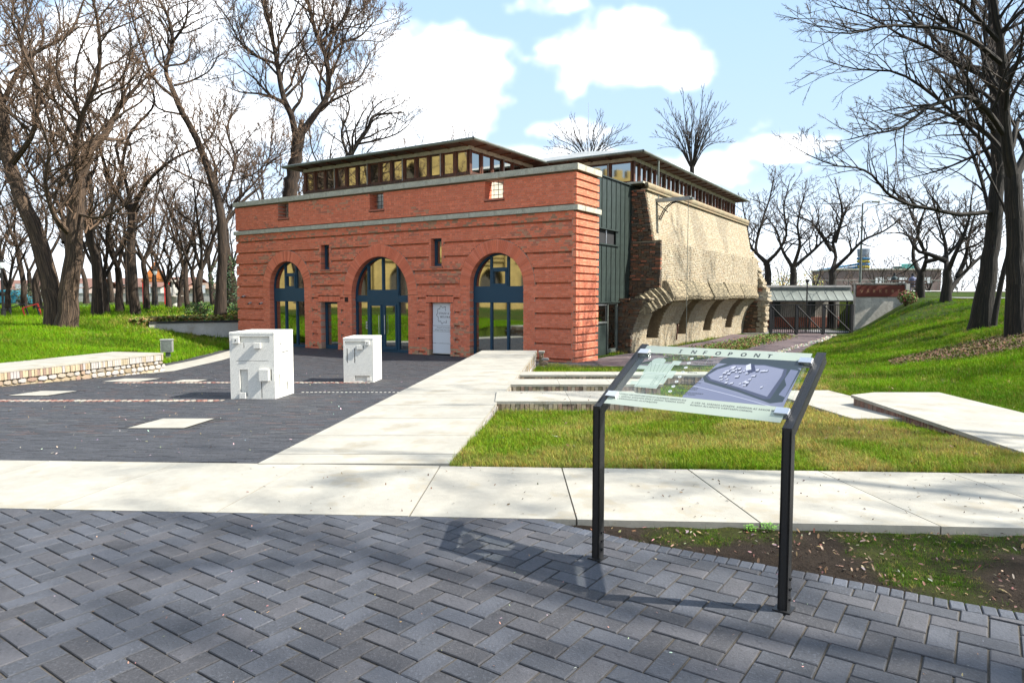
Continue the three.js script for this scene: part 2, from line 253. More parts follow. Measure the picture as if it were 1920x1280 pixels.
// outer edge of the terrace on the right: a gentle arc
const EDGE = [[0.22, 4.97], [0.86, 4.5], [1.63, 4.07], [2.03, 3.84], [2.38, 3.62], [2.7, 3.45], [3.4, 3.1], [4.4, 2.66], [5.6, 2.25]];
function edgeD(x) { if (x < EDGE[0][0]) return 99; for (let i = 1; i < EDGE.length; i++) if (x < EDGE[i][0]) return lerp(EDGE[i - 1][1], EDGE[i][1], (x - EDGE[i - 1][0]) / (EDGE[i][0] - EDGE[i - 1][0])); return 2.2; }
const BORDER = 0.115;
const onTerrace = (x, d) => d < stripNear(x) - 0.004 && d < edgeD(x) - BORDER * 1.12 && d > -7;
{
  const T = ground('terrace', 'dark grey paving bricks in herringbone in front of the pale strip', 'paving');
  mesh('bedding', one((g) => g.prism([[-9, 8], [6, 8], [5.6, -2.2], [4.4, -2.6], [3.4, -3.05], [2.7, -3.4], [2.38, -3.58], [2.03, -3.8], [1.63, -4.03], [0.86, -4.46], [0.22, -4.955], [-9, -5.54]].map(([x, z]) => [x, z]), -0.08, -0.0095)), M.joint, T);
  const tone = (r) => { const k = 0.82 + 0.36 * r(), w = r(); return [0.061 * k * (w > 0.75 ? 1.06 : 0.98), 0.0635 * k, 0.074 * k * (w > 0.75 ? 0.95 : 1.02)]; };
  const r = rng(77), pieces = [];
  const a = PAVER_A, gap = 0.0045;
  for (let i = -100; i < 60; i++) for (let j = -70; j < 70; j++) {
    const s = (((i + j) % 4) + 4) % 4; if (s !== 0 && s !== 2) continue;
    const lu = s === 0 ? 2 : 1, lv = s === 0 ? 1 : 2;
    const u0 = i * a, v0 = j * a, cu = u0 + lu * a / 2, cv = v0 + lv * a / 2;
    const cx = P0[0] + UX[0] * cu + UV[0] * cv, cd = P0[1] + UX[1] * cu + UV[1] * cv;
    if (cd > 5.9 || cd < -3.2 || Math.abs(cx) > 1.0 + Math.max(0, cd) * 0.95 + (cd < 2.3 ? 3 : 0.5)) continue;
    // corners in x, d; cut the piece at the strip and at the border
    const P = [[0, 0], [lu, 0], [lu, lv], [0, lv]].map(([p, q]) => { const uu = u0 + p * a + (p ? -gap : gap), vv = v0 + q * a + (q ? -gap : gap); return [P0[0] + UX[0] * uu + UV[0] * vv, P0[1] + UX[1] * uu + UV[1] * vv]; });
    let poly = P;
    const clip = (poly, f) => { const o = []; for (let k = 0; k < poly.length; k++) { const A = poly[k], B = poly[(k + 1) % poly.length], fa = f(A), fb = f(B); if (fa >= 0) o.push(A); if (fa * fb < 0) { const t = fa / (fa - fb); o.push([lerp(A[0], B[0], t), lerp(A[1], B[1], t)]); } } return o; };
    poly = clip(poly, ([x, d]) => stripNear(x) - 0.006 - d); if (poly.length < 3) continue;
    poly = clip(poly, ([x, d]) => edgeD(x) - BORDER * 1.15 - d); if (poly.length < 3) continue;
    let area = 0; for (let k = 0; k < poly.length; k++) { const A = poly[k], B = poly[(k + 1) % poly.length]; area += A[0] * B[1] - A[1] * B[0]; } if (Math.abs(area) < 0.003) continue;
    pieces.push({ poly, whole: poly.length === 4 && Math.abs(area) > 0.052, s, cx, cd, u0, v0 });
  }
  const bev = 0.0045;
  function paver(g, poly, cx, cd, col, tx, tz, dy) {   // chamfered top following the polygon
    let area = 0; for (let k = 0; k < poly.length; k++) { const A = poly[k], B = poly[(k + 1) % poly.length]; area += A[0] * B[1] - A[1] * B[0]; }
    const pl = area < 0 ? poly.slice().reverse() : poly;
    const n = pl.length, mx = pl.reduce((s, p) => s + p[0], 0) / n, md = pl.reduce((s, p) => s + p[1], 0) / n;
    const h = (x, d, y) => [x, y + (x - cx) * tx + (d - cd) * tz + dy, -d], uo = [g.r() * 5, g.r() * 5];
    const inner = pl.map(([x, d]) => { const l = Math.hypot(x - mx, d - md) || 1, k = Math.max(0, 1 - bev * 1.5 / l); return [mx + (x - mx) * k, md + (d - md) * k]; });
    const top = inner.map(([x, d]) => { const p = h(x, d, 0); return g.vert(p[0], p[1], p[2], 0, 1, 0, x + uo[0], d + uo[1], col); });
    for (let k = 1; k < n - 1; k++) g.ix.push(top[0], top[k], top[k + 1]);
    for (let k = 0; k < n; k++) { const l = (k + 1) % n; g.quad(h(...pl[k], -bev), h(...pl[l], -bev), h(...inner[l], 0), h(...inner[k], 0), col, uo); g.quad(h(...pl[k], -0.03), h(...pl[l], -0.03), h(...pl[l], -bev), h(...pl[k], -bev), col, uo); }
  }
  pieces.sort((p, q) => Math.hypot(p.cx, p.cd) - Math.hypot(q.cx, q.cd));
  const vis = (p) => p.cd > 2.15 && Math.abs(p.cx) < p.cd * 0.78 + 0.1;
  const protos = {}, variants = 6;
  for (const s of [0, 2]) for (let k = 0; k < variants; k++) {   // shared geometries of the whole pieces
    const q = pieces.find((p) => p.whole && p.s === s), rr = rng(500 + s * 10 + k), col = tone(rr);
    protos[s + '_' + k] = one((g) => paver(g, q.poly.map(([x, d]) => [x - q.cx, d - q.cd]), 0, 0, col, 0, 0, 0), 900 + k + s);
  }
  const rest = new Geo(5); let n = 0;
  for (const p of pieces) {
    const tx = (r() - 0.5) * 0.016, tz = (r() - 0.5) * 0.016, dy = (r() - 0.5) * 0.0035;
    if (p.whole && n < 290 && vis(p)) { const m = mesh('paver', protos[p.s + '_' + Math.floor(r() * variants)], M.paver, T); m.position.set(p.cx, dy, -p.cd); m.rotation.set(tz, 0, tx); n++; }
    else paver(rest, p.poly, p.cx, p.cd, tone(r), tx, tz, dy);
  }
  const st = mesh('pavers', rest.build(), M.paver, T); st.userData.kind = 'stuff';
  // border of small bricks along the arc
  let acc = 0; const rb = rng(8);
  for (let i = 1; i < EDGE.length; i++) {
    const [x0, d0] = EDGE[i - 1], [x1, d1] = EDGE[i], L = Math.hypot(x1 - x0, d1 - d0), cnt = Math.round(L / 0.071), ang = Math.atan2(d1 - d0, x1 - x0);
    for (let k = 0; k < cnt; k++) {
      const t = (k + 0.5) / cnt, x = lerp(x0, x1, t) + Math.sin(ang) * BORDER / 2, d = lerp(d0, d1, t) - Math.cos(ang) * BORDER / 2, c = tone(rb).map((v, q) => v * [1.15, 1.2, 1.25][q]);
      const m = mesh('border_brick', one((g) => g.box(0, -0.02, 0, L / cnt - 0.006, 0.044, BORDER - 0.006, c, { bevel: 0.005 }), acc++), M.paver, T); m.position.set(x, (rb() - 0.5) * 0.004, -d); m.rotation.y = ang;
    }
  }
}

// ---------------------------------------------------------------- pale strip of large slabs
{
  const S = ground('pale_walkway', 'pale limestone slab strip running across in front of the court', 'walkway');
  const joints = [-11.5, -9.7, -7.8, -6.1, -4.65, -3.3, -2.05, -0.7, 0.48, 1.68, 2.9, 4.1, 5.4, 6.8], skew = [0, 0.3, 0.3, 0.3, 0.45, 0.5, 0.35, 0.12, 0.0, -0.22, -0.3, -0.35, -0.35, 0];
  const r = rng(31);
  for (let i = 0; i < joints.length - 1; i++) {
    const xa = joints[i] + 0.006, xb = joints[i + 1] - 0.006, y = 0.001 + r() * 0.003, k = 0.94 + 0.1 * r();
    const mt = M.stone.clone(); mt.color.multiplyScalar(k);
    mesh('slab', one((g) => g.prism([[xa - skew[i] * 0.6, -stripNear(xa)], [xb - skew[i + 1] * 0.6, -stripNear(xb)], [xb, -stripFar(xb)], [xa, -stripFar(xa)]], -0.07, y, null, [r() * 4, r() * 4])), mt, S);
  }
  mesh('slab_bed', one((g) => g.prism([[-12, -5.82], [7, -4.6], [7, -6.1], [-12, -7.1]], -0.12, -0.012)), M.joint, S);
}

// ---------------------------------------------------------------- the court of dark clinker
const rampL = (d) => lerp(-2.5, -0.96, (d - 6.6) / 15.2), rampR = (d) => lerp(-0.62, 0.8, (d - 6.6) / 15.2);
{
  const C = ground('court', 'dark clinker court sloping down to the brick building', 'court');
  const left = (d) => d < 15 ? -11.2 - (15 - d) * 0.15 : d < 20 ? lerp(-11.25, -9.95, (d - 15) / 5) : lerp(-10.0, -11.3, clamp((d - 20) / 10));
  mesh('court_bed', one((g) => {
    const ds = []; for (let d = 6.45; d < 36; d += 0.5) ds.push(d);
    for (let i = 0; i < ds.length - 1; i++) { const a = ds[i], b = ds[i + 1], R = (d) => d < 21.8 ? rampL(d) + 0.25 : 3; g.quad([left(a) - 1.5, courtY(a) - 0.008, -a], [R(a), courtY(a) - 0.008, -a], [R(b), courtY(b) - 0.008, -b], [left(b) - 1.5, courtY(b) - 0.008, -b], null, [0, a]); }
  }), M.jointDark, C);
  const SQ = [[-5.09, -4.34, 8.93, 9.85], [-9.75, -9.0, 13.1, 14.02], [-9.9, -9.0, 16.35, 17.35], [-8.2, -7.6, 16.3, 16.95]];
  SQ.forEach(([x0, x1, d0, d1], i) => mesh('inlaid_slab', one((g) => g.quad([x0, courtY(d0) + 0.006, -d0], [x1, courtY(d0) + 0.006, -d0], [x1, courtY(d1) + 0.006, -d1], [x0, courtY(d1) + 0.006, -d1], null, [i, i])), M.stone, C));
  const BANDS = [[12.12, 12.36, -11, -5.25], [16.02, 16.24, -9.4, -3.4]];
  const blocked = (x, d, h) => SQ.some(([a, b, c, e]) => x > a - 0.1 && x < b + 0.1 && d > c - 0.05 && d < e + 0.05) || BANDS.some(([a, b, x0, x1]) => d > a - 0.04 && d < b + 0.04 && x > x0 && x < x1);
  const r = rng(91), rest = new Geo(6); let n = 0; const protos = [];
  const tone = () => { const k = 0.78 + 0.44 * r(), w = r(); return w > 0.93 ? [0.066 * k, 0.045 * k, 0.042 * k] : w > 0.86 ? [0.068 * k, 0.068 * k, 0.068 * k] : [0.042 * k, 0.043 * k, 0.049 * k]; };
  for (let k = 0; k < 8; k++) { const c = tone(); protos.push(one((g) => g.box(0, -0.02, 0, 0.212, 0.04, 0.068, c, { bevel: 0.003 }), 40 + k)); }
  let row = 0;
  for (let d = 6.62; d < 35.5; d += 0.075, row++) {
    const y = courtY(d), sl = (courtY(d + 0.1) - courtY(d)) / 0.1;
    for (let x = left(d) - 0.1 + (row % 2) * 0.11 - r() * 0.03; x < (d < 21.8 ? rampL(d) : Math.min(2.9, -11 + (35 - d) * 1.4)); x += 0.218) {
      if (d < stripFar(x) + 0.045 || blocked(x, d)) continue;
      if (Math.abs(x) > d * 0.8 + 1) continue;
      const dy = (r() - 0.5) * 0.005, t = (r() - 0.5) * 0.02;
      if (n < 290 && d < 8.4 && x > -d * 0.76) { const m = mesh('clinker', protos[Math.floor(r() * 8)], M.paver, C); m.position.set(x, y + dy, -d); m.rotation.set(sl + t, 0, t * 0.4); n++; }
      else { const c = tone(); rest.box(x, y + dy - 0.02, -d, 0.212, 0.04, 0.068, c, d < 13 ? { bevel: 0.003, m: new THREE.Matrix4().makeRotationX(sl + t) } : { skip: '-y-z', m: new THREE.Matrix4().makeRotationX(sl + t) }); }
    }
  }
  const st = mesh('clinkers', rest.build(), M.paver, C); st.userData.kind = 'stuff';
  // two bands of pale and pink bricks set on a slant, and a dotted line of small white cubes
  const rb = rng(14), pal = [[0.36, 0.3, 0.24], [0.3, 0.17, 0.13], [0.4, 0.36, 0.3], [0.24, 0.1, 0.075]];
  BANDS.forEach(([d0, d1, x0, x1]) => { for (let k = 0; k < 2; k++) { const d = lerp(d0, d1, 0.28 + 0.44 * k); for (let x = x0 + k * 0.05; x < x1; x += 0.105) { const m = mesh('band_brick', one((g) => g.box(0, -0.02, 0, 0.06, 0.044, 0.105, pal[Math.floor(rb() * 4)], { bevel: 0.003 }), Math.floor(rb() * 1e6)), M.paver, C); m.position.set(x, courtY(d) + 0.004, -d); m.rotation.y = -0.25; } } });
  for (let x = -4.25; x < -1.85; x += 0.088) { const m = mesh('white_cube', one((g) => g.box(0, -0.02, 0, 0.045, 0.044, 0.06, [0.42, 0.4, 0.35], { bevel: 0.004 }), 3), M.paver, C); m.position.set(x, courtY(13.75) + 0.005, -13.75); }
  // pale kerb strip along the lawn on the left
  mesh('edge_strip', one((g) => { const ds = []; for (let d = 19.1; d < 31; d += 1) ds.push(d); for (let i = 0; i < ds.length - 1; i++) { const a = ds[i], b = ds[i + 1]; g.quad([left(a) - 0.9, courtY(a) + 0.03, -a], [left(a), courtY(a) + 0.008, -a], [left(b), courtY(b) + 0.008, -b], [left(b) - 0.9, courtY(b) + 0.03, -b], null, [0, a]); } }), M.stone, C);
}

// ---------------------------------------------------------------- raised walls capped with pale slabs
const OCHRE = [[0.33, 0.238, 0.119], [0.304, 0.198, 0.112], [0.363, 0.284, 0.158], [0.284, 0.158, 0.092], [0.33, 0.264, 0.185]];
const REDDISH = [[0.225, 0.075, 0.038], [0.27, 0.105, 0.053], [0.188, 0.068, 0.041], [0.3, 0.15, 0.075], [0.21, 0.12, 0.075]];
function stoneGeo(w, h, depth, seed, col) {   // one rubble stone: a bevelled irregular lump, flat on its back
  const r = rng(seed), g = new Geo(seed), n = 7, P = [];
  for (let k = 0; k < n; k++) { const a = k / n * Math.PI * 2 + r() * 0.3, c = Math.cos(a), s = Math.sin(a), q = 1 / Math.pow(Math.pow(Math.abs(c), 3.2) + Math.pow(Math.abs(s), 3.2), 1 / 3.2); P.push([c * q * w / 2 * (0.86 + 0.14 * r()), s * q * h / 2 * (0.86 + 0.14 * r())]); }
  const f = P.map(([x, y]) => [x * 0.8, y * 0.8, depth * (0.8 + 0.3 * r())]), uo = [r() * 3, r() * 3], c = [0, 0, depth * 1.1];
  for (let k = 0; k < n; k++) { const l = (k + 1) % n; g.quad([...P[k], 0], [...P[l], 0], f[l], f[k], col, uo); g.quad(f[k], f[l], c, c, col, uo); }
  return g.build();
}
// a wall face from A to B (x, d) with top heights and bottom heights: soldier bricks under the cap, rubble below
function wallFace(T, A, B, top, botA, botB, palette, seed, rubble = true, soldierH = 0.16, whiten = 0) {
  const r = rng(seed), L = Math.hypot(B[0] - A[0], B[1] - A[1]), ang = Math.atan2(B[1] - A[1], B[0] - A[0]);
  const put = (geo, name, mat, s, y, out = 0) => { const t = s / L, m = mesh(name, geo, mat, T); m.position.set(lerp(A[0], B[0], t) + Math.sin(ang) * out, y, -(lerp(A[1], B[1], t) - Math.cos(ang) * out)); m.rotation.y = ang; return m; };
  const bot = (s) => lerp(botA, botB, s / L), variants = {};
  const pick = () => { const p = palette[Math.floor(r() * palette.length)], k = 0.8 + 0.4 * r(), w = whiten && r() < whiten ? 0.6 : 0; return p.map((v) => lerp(lerp(v * k, 0.36, 0.2), 0.45, w)); };
  const SG = [0, 1, 2, 3, 4, 5].map((k) => { const c = pick(); return one((g) => g.box(0, 0, 0, 0.066, soldierH, 0.06, c, { skip: '-z' }), seed + k); });
  for (let s = 0.04; s < L; s += 0.0745) { const h = Math.min(soldierH, top - bot(s) + 0.02); const m = put(SG[Math.floor(r() * 6)], 'soldier_brick', M.brick, s, top - h / 2, 0.012 + 0.016 * (r() - 0.5)); m.scale.y = h / soldierH; m.rotation.z = (r() - 0.5) * 0.05; }
  if (!rubble) return;
  let y = top - soldierH - 0.01;
  const low = Math.min(botA, botB);
  while (y > low) { const h = 0.085 + 0.05 * r(); for (let s = 0.05; s < L;) { const w = 0.12 + 0.16 * r(); if (y - h / 2 > bot(s) - 0.06) put(stoneGeo(w * 1.02, h * 1.06, 0.016, Math.floor(r() * 1e6), pick()), 'rubble_stone', M.brick, s + w / 2, y - h / 2, -0.012 + 0.018 * r()); s += w + 0.012; } y -= h + 0.008; }
}
{ // long raised walkway leading to the building
  const T = thing('raised_walkway', 'long pale slab walkway on a stone wall leading towards the right arch', 'walkway');
  const ys = (d) => lerp(0.012, -0.085, clamp((d - 6.6) / 15.2)), r = rng(3);
  let d = stripFar(-1.6) + 0.012; const cuts = [d, d + 0.42, 8.0, 9.2, 10.35, 11.6, 12.9, 14.3, 15.8, 17.3, 18.8, 20.3, 21.8];
  for (let i = 0; i < cuts.length - 1; i++) { const a = cuts[i] + 0.008, b = cuts[i + 1] - 0.008, mt = M.stone.clone(); mt.color.multiplyScalar(0.95 + 0.09 * r());
    const pa = [[rampL(a), -a - (i ? 0 : 0.0)], [rampR(a), -a]], pb = [[rampR(b), -b], [rampL(b), -b]]; const k = r() * 5;
    mesh('slab', one((g) => { const A = [pa[0][0], ys(a), -a], B = [pa[1][0], ys(a), -a], C = [pb[0][0], ys(b), -b], D = [pb[1][0], ys(b), -b]; g.quad(A, B, C, D, null, [k, k]); const dn = (p) => [p[0], p[1] - 0.05, p[2]]; g.quad(dn(B), dn(C), C, B, null); g.quad(dn(D), dn(A), A, D, null); g.quad(dn(C), dn(D), D, C, null); g.quad(dn(A), dn(B), B, A, null); }), mt, T); }
  mesh('wall_core', one((g) => { for (let a = 6.5; a < 21.7; a += 0.5) { const b = Math.min(21.72, a + 0.5), L = (q) => rampL(q) + 0.05, R = (q) => rampR(q) - 0.05; g.quad([R(a), -1, -a], [R(b), -1, -b], [R(b), ys(b) - 0.051, -b], [R(a), ys(a) - 0.051, -a]); g.quad([L(b), -1, -b], [L(a), -1, -a], [L(a), ys(a) - 0.051, -a], [L(b), ys(b) - 0.051, -b]); } g.quad([rampR(21.72) - 0.05, -1, -21.72], [rampL(21.72) + 0.05, -1, -21.72], [rampL(21.72) + 0.05, -0.13, -21.72], [rampR(21.72) - 0.05, -0.13, -21.72]); g.quad([rampL(6.6), -0.05, -6.62], [rampR(6.6), -0.05, -6.62], [rampR(6.6), -0.03, -6.62], [rampL(6.6), -0.03, -6.62]); }), M.mortarOld, T);
  wallFace(T, [rampR(7.4) - 0.03, 7.4], [rampR(10.6) - 0.03, 10.6], -0.06, lawnY(7.4), lawnY(10.6), OCHRE, 21, true, 0.12, 0.5);
  wallFace(T, [rampR(10.6) - 0.03, 10.6], [rampR(16) - 0.03, 16], -0.085, lawnY(11), lawnY(16), OCHRE, 22, true, 0.15, 0.5);
  wallFace(T, [rampR(16) - 0.03, 16], [rampR(21.75) - 0.03, 21.75], -0.12, lawnY(16), lawnY(21.7), OCHRE, 23, true, 0.15, 0.5);
}
{ // the low stub at the far end of the walkway
  const T = thing('stone_stub', 'short low stone stub beside the end of the raised walkway', 'stone wall');
  mesh('cap_slab', one((g) => g.prism([[0.84, -21.55], [1.02, -21.5], [1.06, -21.9], [0.88, -21.95]], -0.15, -0.1)), M.stone, T);
  mesh('wall_core', one((g) => g.prism([[0.86, -21.58], [0.98, -21.55], [1.02, -21.88], [0.9, -21.9]], -0.8, -0.151)), M.mortarOld, T);
  wallFace(T, [0.87, 21.56], [0.98, 21.53], -0.16, -0.64, -0.64, OCHRE, 24, true, 0.12, 0.3);
}
function lowPlatform(label, x0, x1, d0, d1, y, bot, pal, seed) {
  const T = thing('brick_platform', label, 'platform', [0, 0, 0], 0, 'low slab platforms beside the walkway'); const n = Math.max(2, Math.round((x1 - x0) / 1.15)), r = rng(seed);
  for (let i = 0; i < n; i++) { const a = lerp(x0, x1, i / n) + 0.003, b = lerp(x0, x1, (i + 1) / n) - 0.003, k = r() * 5; mesh('slab', one((g) => g.prism([[a, -d0], [b, -d0], [b, -d1], [a, -d1]], y - 0.045, y, null, [k, k])), M.stone, T); }
  mesh('wall_core', one((g) => g.prism([[x0 + 0.1, -d0 - 0.06], [x1 - 0.05, -d0 - 0.06], [x1 - 0.05, -d1 + 0.05], [x0 + 0.1, -d1 + 0.05]], y - 0.6, y - 0.046)), M.mortarOld, T);
  wallFace(T, [x0 + 0.02, d0 + 0.045], [x1 - 0.04, d0 + 0.045], y - 0.045, bot, bot, pal, seed, false, 0.15);
}
lowPlatform('pale slab platform on upright bricks, the one closest to the info board', rampR(11) - 0.06, 2.12, 10.66, 11.8, 0.0, lawnY(10.66), OCHRE, 61);
lowPlatform('pale slab platform, middle one of the three beside the walkway', rampR(13) - 0.06, 2.9, 12.95, 13.8, -0.03, lawnY(12.9), OCHRE, 62);
lowPlatform('long narrow pale platform, the one closest to the brick building', rampR(15) - 0.06, 4.45, 14.85, 15.5, -0.07, lawnY(14.8), OCHRE, 63);
{ // wall on the left side of the court
  const T = thing('stone_wall', 'low rubble wall with pale slab top along the left lawn', 'stone wall');
  const A = [-12.3, 11.0], B = [-10.22, 19.85], r = rng(9), n = 7, nx = -0.973, nd = 0.23;
  for (let i = 0; i < n; i++) { const t0 = i / n, t1 = (i + 1) / n, P = (t, o) => [lerp(A[0], B[0], t) + nx * o, -(lerp(A[1], B[1], t) + nd * o)], k = r() * 5; mesh('cap_slab', one((g) => g.prism([P(t0 + 0.0006, -0.05), P(t1 - 0.0006, -0.05), P(t1 - 0.0006, 1.7), P(t0 + 0.0006, 1.7)], -0.045, 0.0, null, [k, k])), M.stone, T); }
  const P = (t, o) => [lerp(A[0], B[0], t) + nx * o, -(lerp(A[1], B[1], t) + nd * o)];
  mesh('wall_core', one((g) => g.prism([P(0, 0.02), P(0.995, 0.02), P(0.995, 1.6), P(0, 1.6)], -1.0, -0.046)), M.mortarOld, T);
  const Q = (t) => [lerp(A[0], B[0], t), lerp(A[1], B[1], t)];
  wallFace(T, Q(0.2), Q(0.72), -0.05, courtY(12.8), courtY(17.4), OCHRE, 71, true, 0.16, 0.3);
  wallFace(T, Q(0.72), Q(1), -0.05, courtY(17.4), courtY(19.8), OCHRE, 72, true, 0.16, 0.6);
  const E = [B[0] + nx * 1.6, B[1] + nd * 1.6]; wallFace(T, [B[0], B[1] + 0.02], [E[0], E[1] + 0.02], -0.05, -0.56, -0.4, OCHRE, 73, true, 0.16, 0.3);
}
{ // walkway on the right: a raised slab with brick side, and the lower strip behind it
  const T = thing('brick_sided_walkway', 'raised pale slab walkway with a red brick side by the grass bank', 'walkway');
  const cut = [3.6, 5.2, 6.5, 7.75, 9.0, 10.2, 11.38], L = (d) => lerp(5.42, 5.7, (d - 7.1) / 4.3), R = (d) => lerp(7.15, 7.36, (d - 7.1) / 4.5), yy = (d) => lerp(-0.03, 0.0, clamp((d - 5) / 4)), r = rng(10);
  for (let i = 0; i < cut.length - 1; i++) { const a = cut[i] + 0.003, b = cut[i + 1] - 0.003, k = r() * 4; mesh('slab', one((g) => g.prism(i === cut.length - 2 ? [[L(a), -a], [R(a), -a], [R(11.68), -11.68], [6.25, -11.68], [L(b), -b]] : [[L(a), -a], [R(a), -a], [R(b), -b], [L(b), -b]], -0.05, 0.0 - i * 0.0005, null, [k, k])), M.stone, T); }
  mesh('wall_core', one((g) => g.prism([[L(3.7) + 0.1, -3.7], [R(3.7) - 0.05, -3.7], [R(11.5) - 0.05, -11.5], [6.2, -11.6], [L(11.2) + 0.1, -11.2]], -0.7, -0.051)), M.mortarOld, T);
  // the side faces left: run the face from far to near so that its outside looks left
  wallFace(T, [L(11.3) + 0.06, 11.3], [L(5.0) + 0.06, 5.0], -0.05, lawnY(11.3) - 0.05, lawnY(5.5) - 0.02, REDDISH, 81, false, 0.2);
  wallFace(T, [6.2, 11.62], [L(11.3) + 0.06, 11.3], -0.05, lawnY(11.3) - 0.05, lawnY(11.3) - 0.05, REDDISH, 82, false, 0.2);
}
{
  const S = ground('lower_walkway', 'flush pale slab path continuing behind the brick sided walkway', 'walkway'); const y = (d) => lawnY(d) + 0.045;
  const pts = [[4.88, 9.95, 6.3, 11.5], [4.95, 11.3, 6.42, 12.6], [5.02, 12.6, 6.5, 13.9]];
  const L = (d) => lerp(4.9, 5.15, (d - 9.9) / 4.4), R = (d) => lerp(6.25, 6.5, (d - 11) / 3), cut = [9.7, 11.1, 12.5, 13.9];
  for (let i = 0; i < 3; i++) mesh('slab', one((g) => { const a = cut[i] + 0.003, b = cut[i + 1] - 0.003; g.quad([L(a), y(a), -a], [R(a), y(a), -a], [R(b), y(b), -b], [L(b), y(b), -b], null, [i, i]); g.quad([L(a), y(a) - 0.06, -a], [L(b), y(b) - 0.06, -b], [L(b), y(b), -b], [L(a), y(a), -a]); g.quad([R(a), y(a) - 0.06, -a], [L(a), y(a) - 0.06, -a], [L(a), y(a), -a], [R(a), y(a), -a]); }), M.stone, S);
}
{ // reddish path by the old wall, grey path and strips in the park
  function ribbon(name, label, pts, w, mat, lift = 0.05, fixed) {
    const g = new Geo(2), cv = new THREE.CatmullRomCurve3(pts.map(([x, d]) => V(x, 0, -d))), N = pts.length * 12; let prev = null;
    for (let i = 0; i <= N; i++) { const p = cv.getPoint(i / N), t = cv.getTangent(i / N), s = V(-t.z, 0, t.x).multiplyScalar(w / 2); const row = []; for (let k = 0; k <= 4; k++) { const x = p.x + s.x * (k / 2 - 1), z = p.z + s.z * (k / 2 - 1); row.push([x, (fixed ?? landY(x, -z)) + lift, z]); } if (prev) for (let k = 0; k < 4; k++) g.quad(prev[k], prev[k + 1], row[k + 1], row[k], null, [row[k][0], row[k][2]], [[0, 0], [w / 4, 0], [w / 4, 0.3], [0, 0.3]]); prev = row; }
    const m = mesh(name, g.build(), mat); m.userData = { kind: 'structure', label, category: 'path' };
  }
  ribbon('red_path', 'reddish path along the foot of the old bastion wall', [[2.9, 23.2], [4.9, 26.5], [7.2, 29.5], [11.5, 36], [14.6, 42]], 2.0, M.path, 0.03, -0.74);
  ribbon('red_path', 'reddish path between the planted strip and the grass bank', [[4.2, 22.2], [7.5, 24.2], [10.6, 28.3], [14.3, 35], [18.3, 42], [19, 49]], 2.4, M.path, 0.022, -0.74);
  ribbon('yard', 'grey paved yard behind the black gate', [[15, 46.6], [23, 46.6]], 6, M.pathGrey, 0.012, -0.76);
  ribbon('park_path', 'pale path crossing the park behind the twin trunk tree', [[-60, 39.5], [-40, 39.8], [-28, 41], [-20, 42], [-13, 44.5]], 1.6, M.pathGrey, 0.05);
  ribbon('park_path', 'distant pale path curving past the fountain', [[-60, 66], [-42, 64], [-34, 58], [-26, 64], [-18, 63]], 2, M.pathGrey, 0.06);
  ribbon('levee_path', 'pale promenade path on top of the grassy levee', [[26.5, 49.2], [32, 48.8], [45, 48.4], [70, 48]], 1.2, M.concretePale, 0.06);
  ribbon('levee_path', 'grey path below the levee promenade beside the trees', [[27.5, 42.8], [34, 41.5], [48, 39.5], [70, 37]], 1.7, M.pathGrey, 0.06);
}
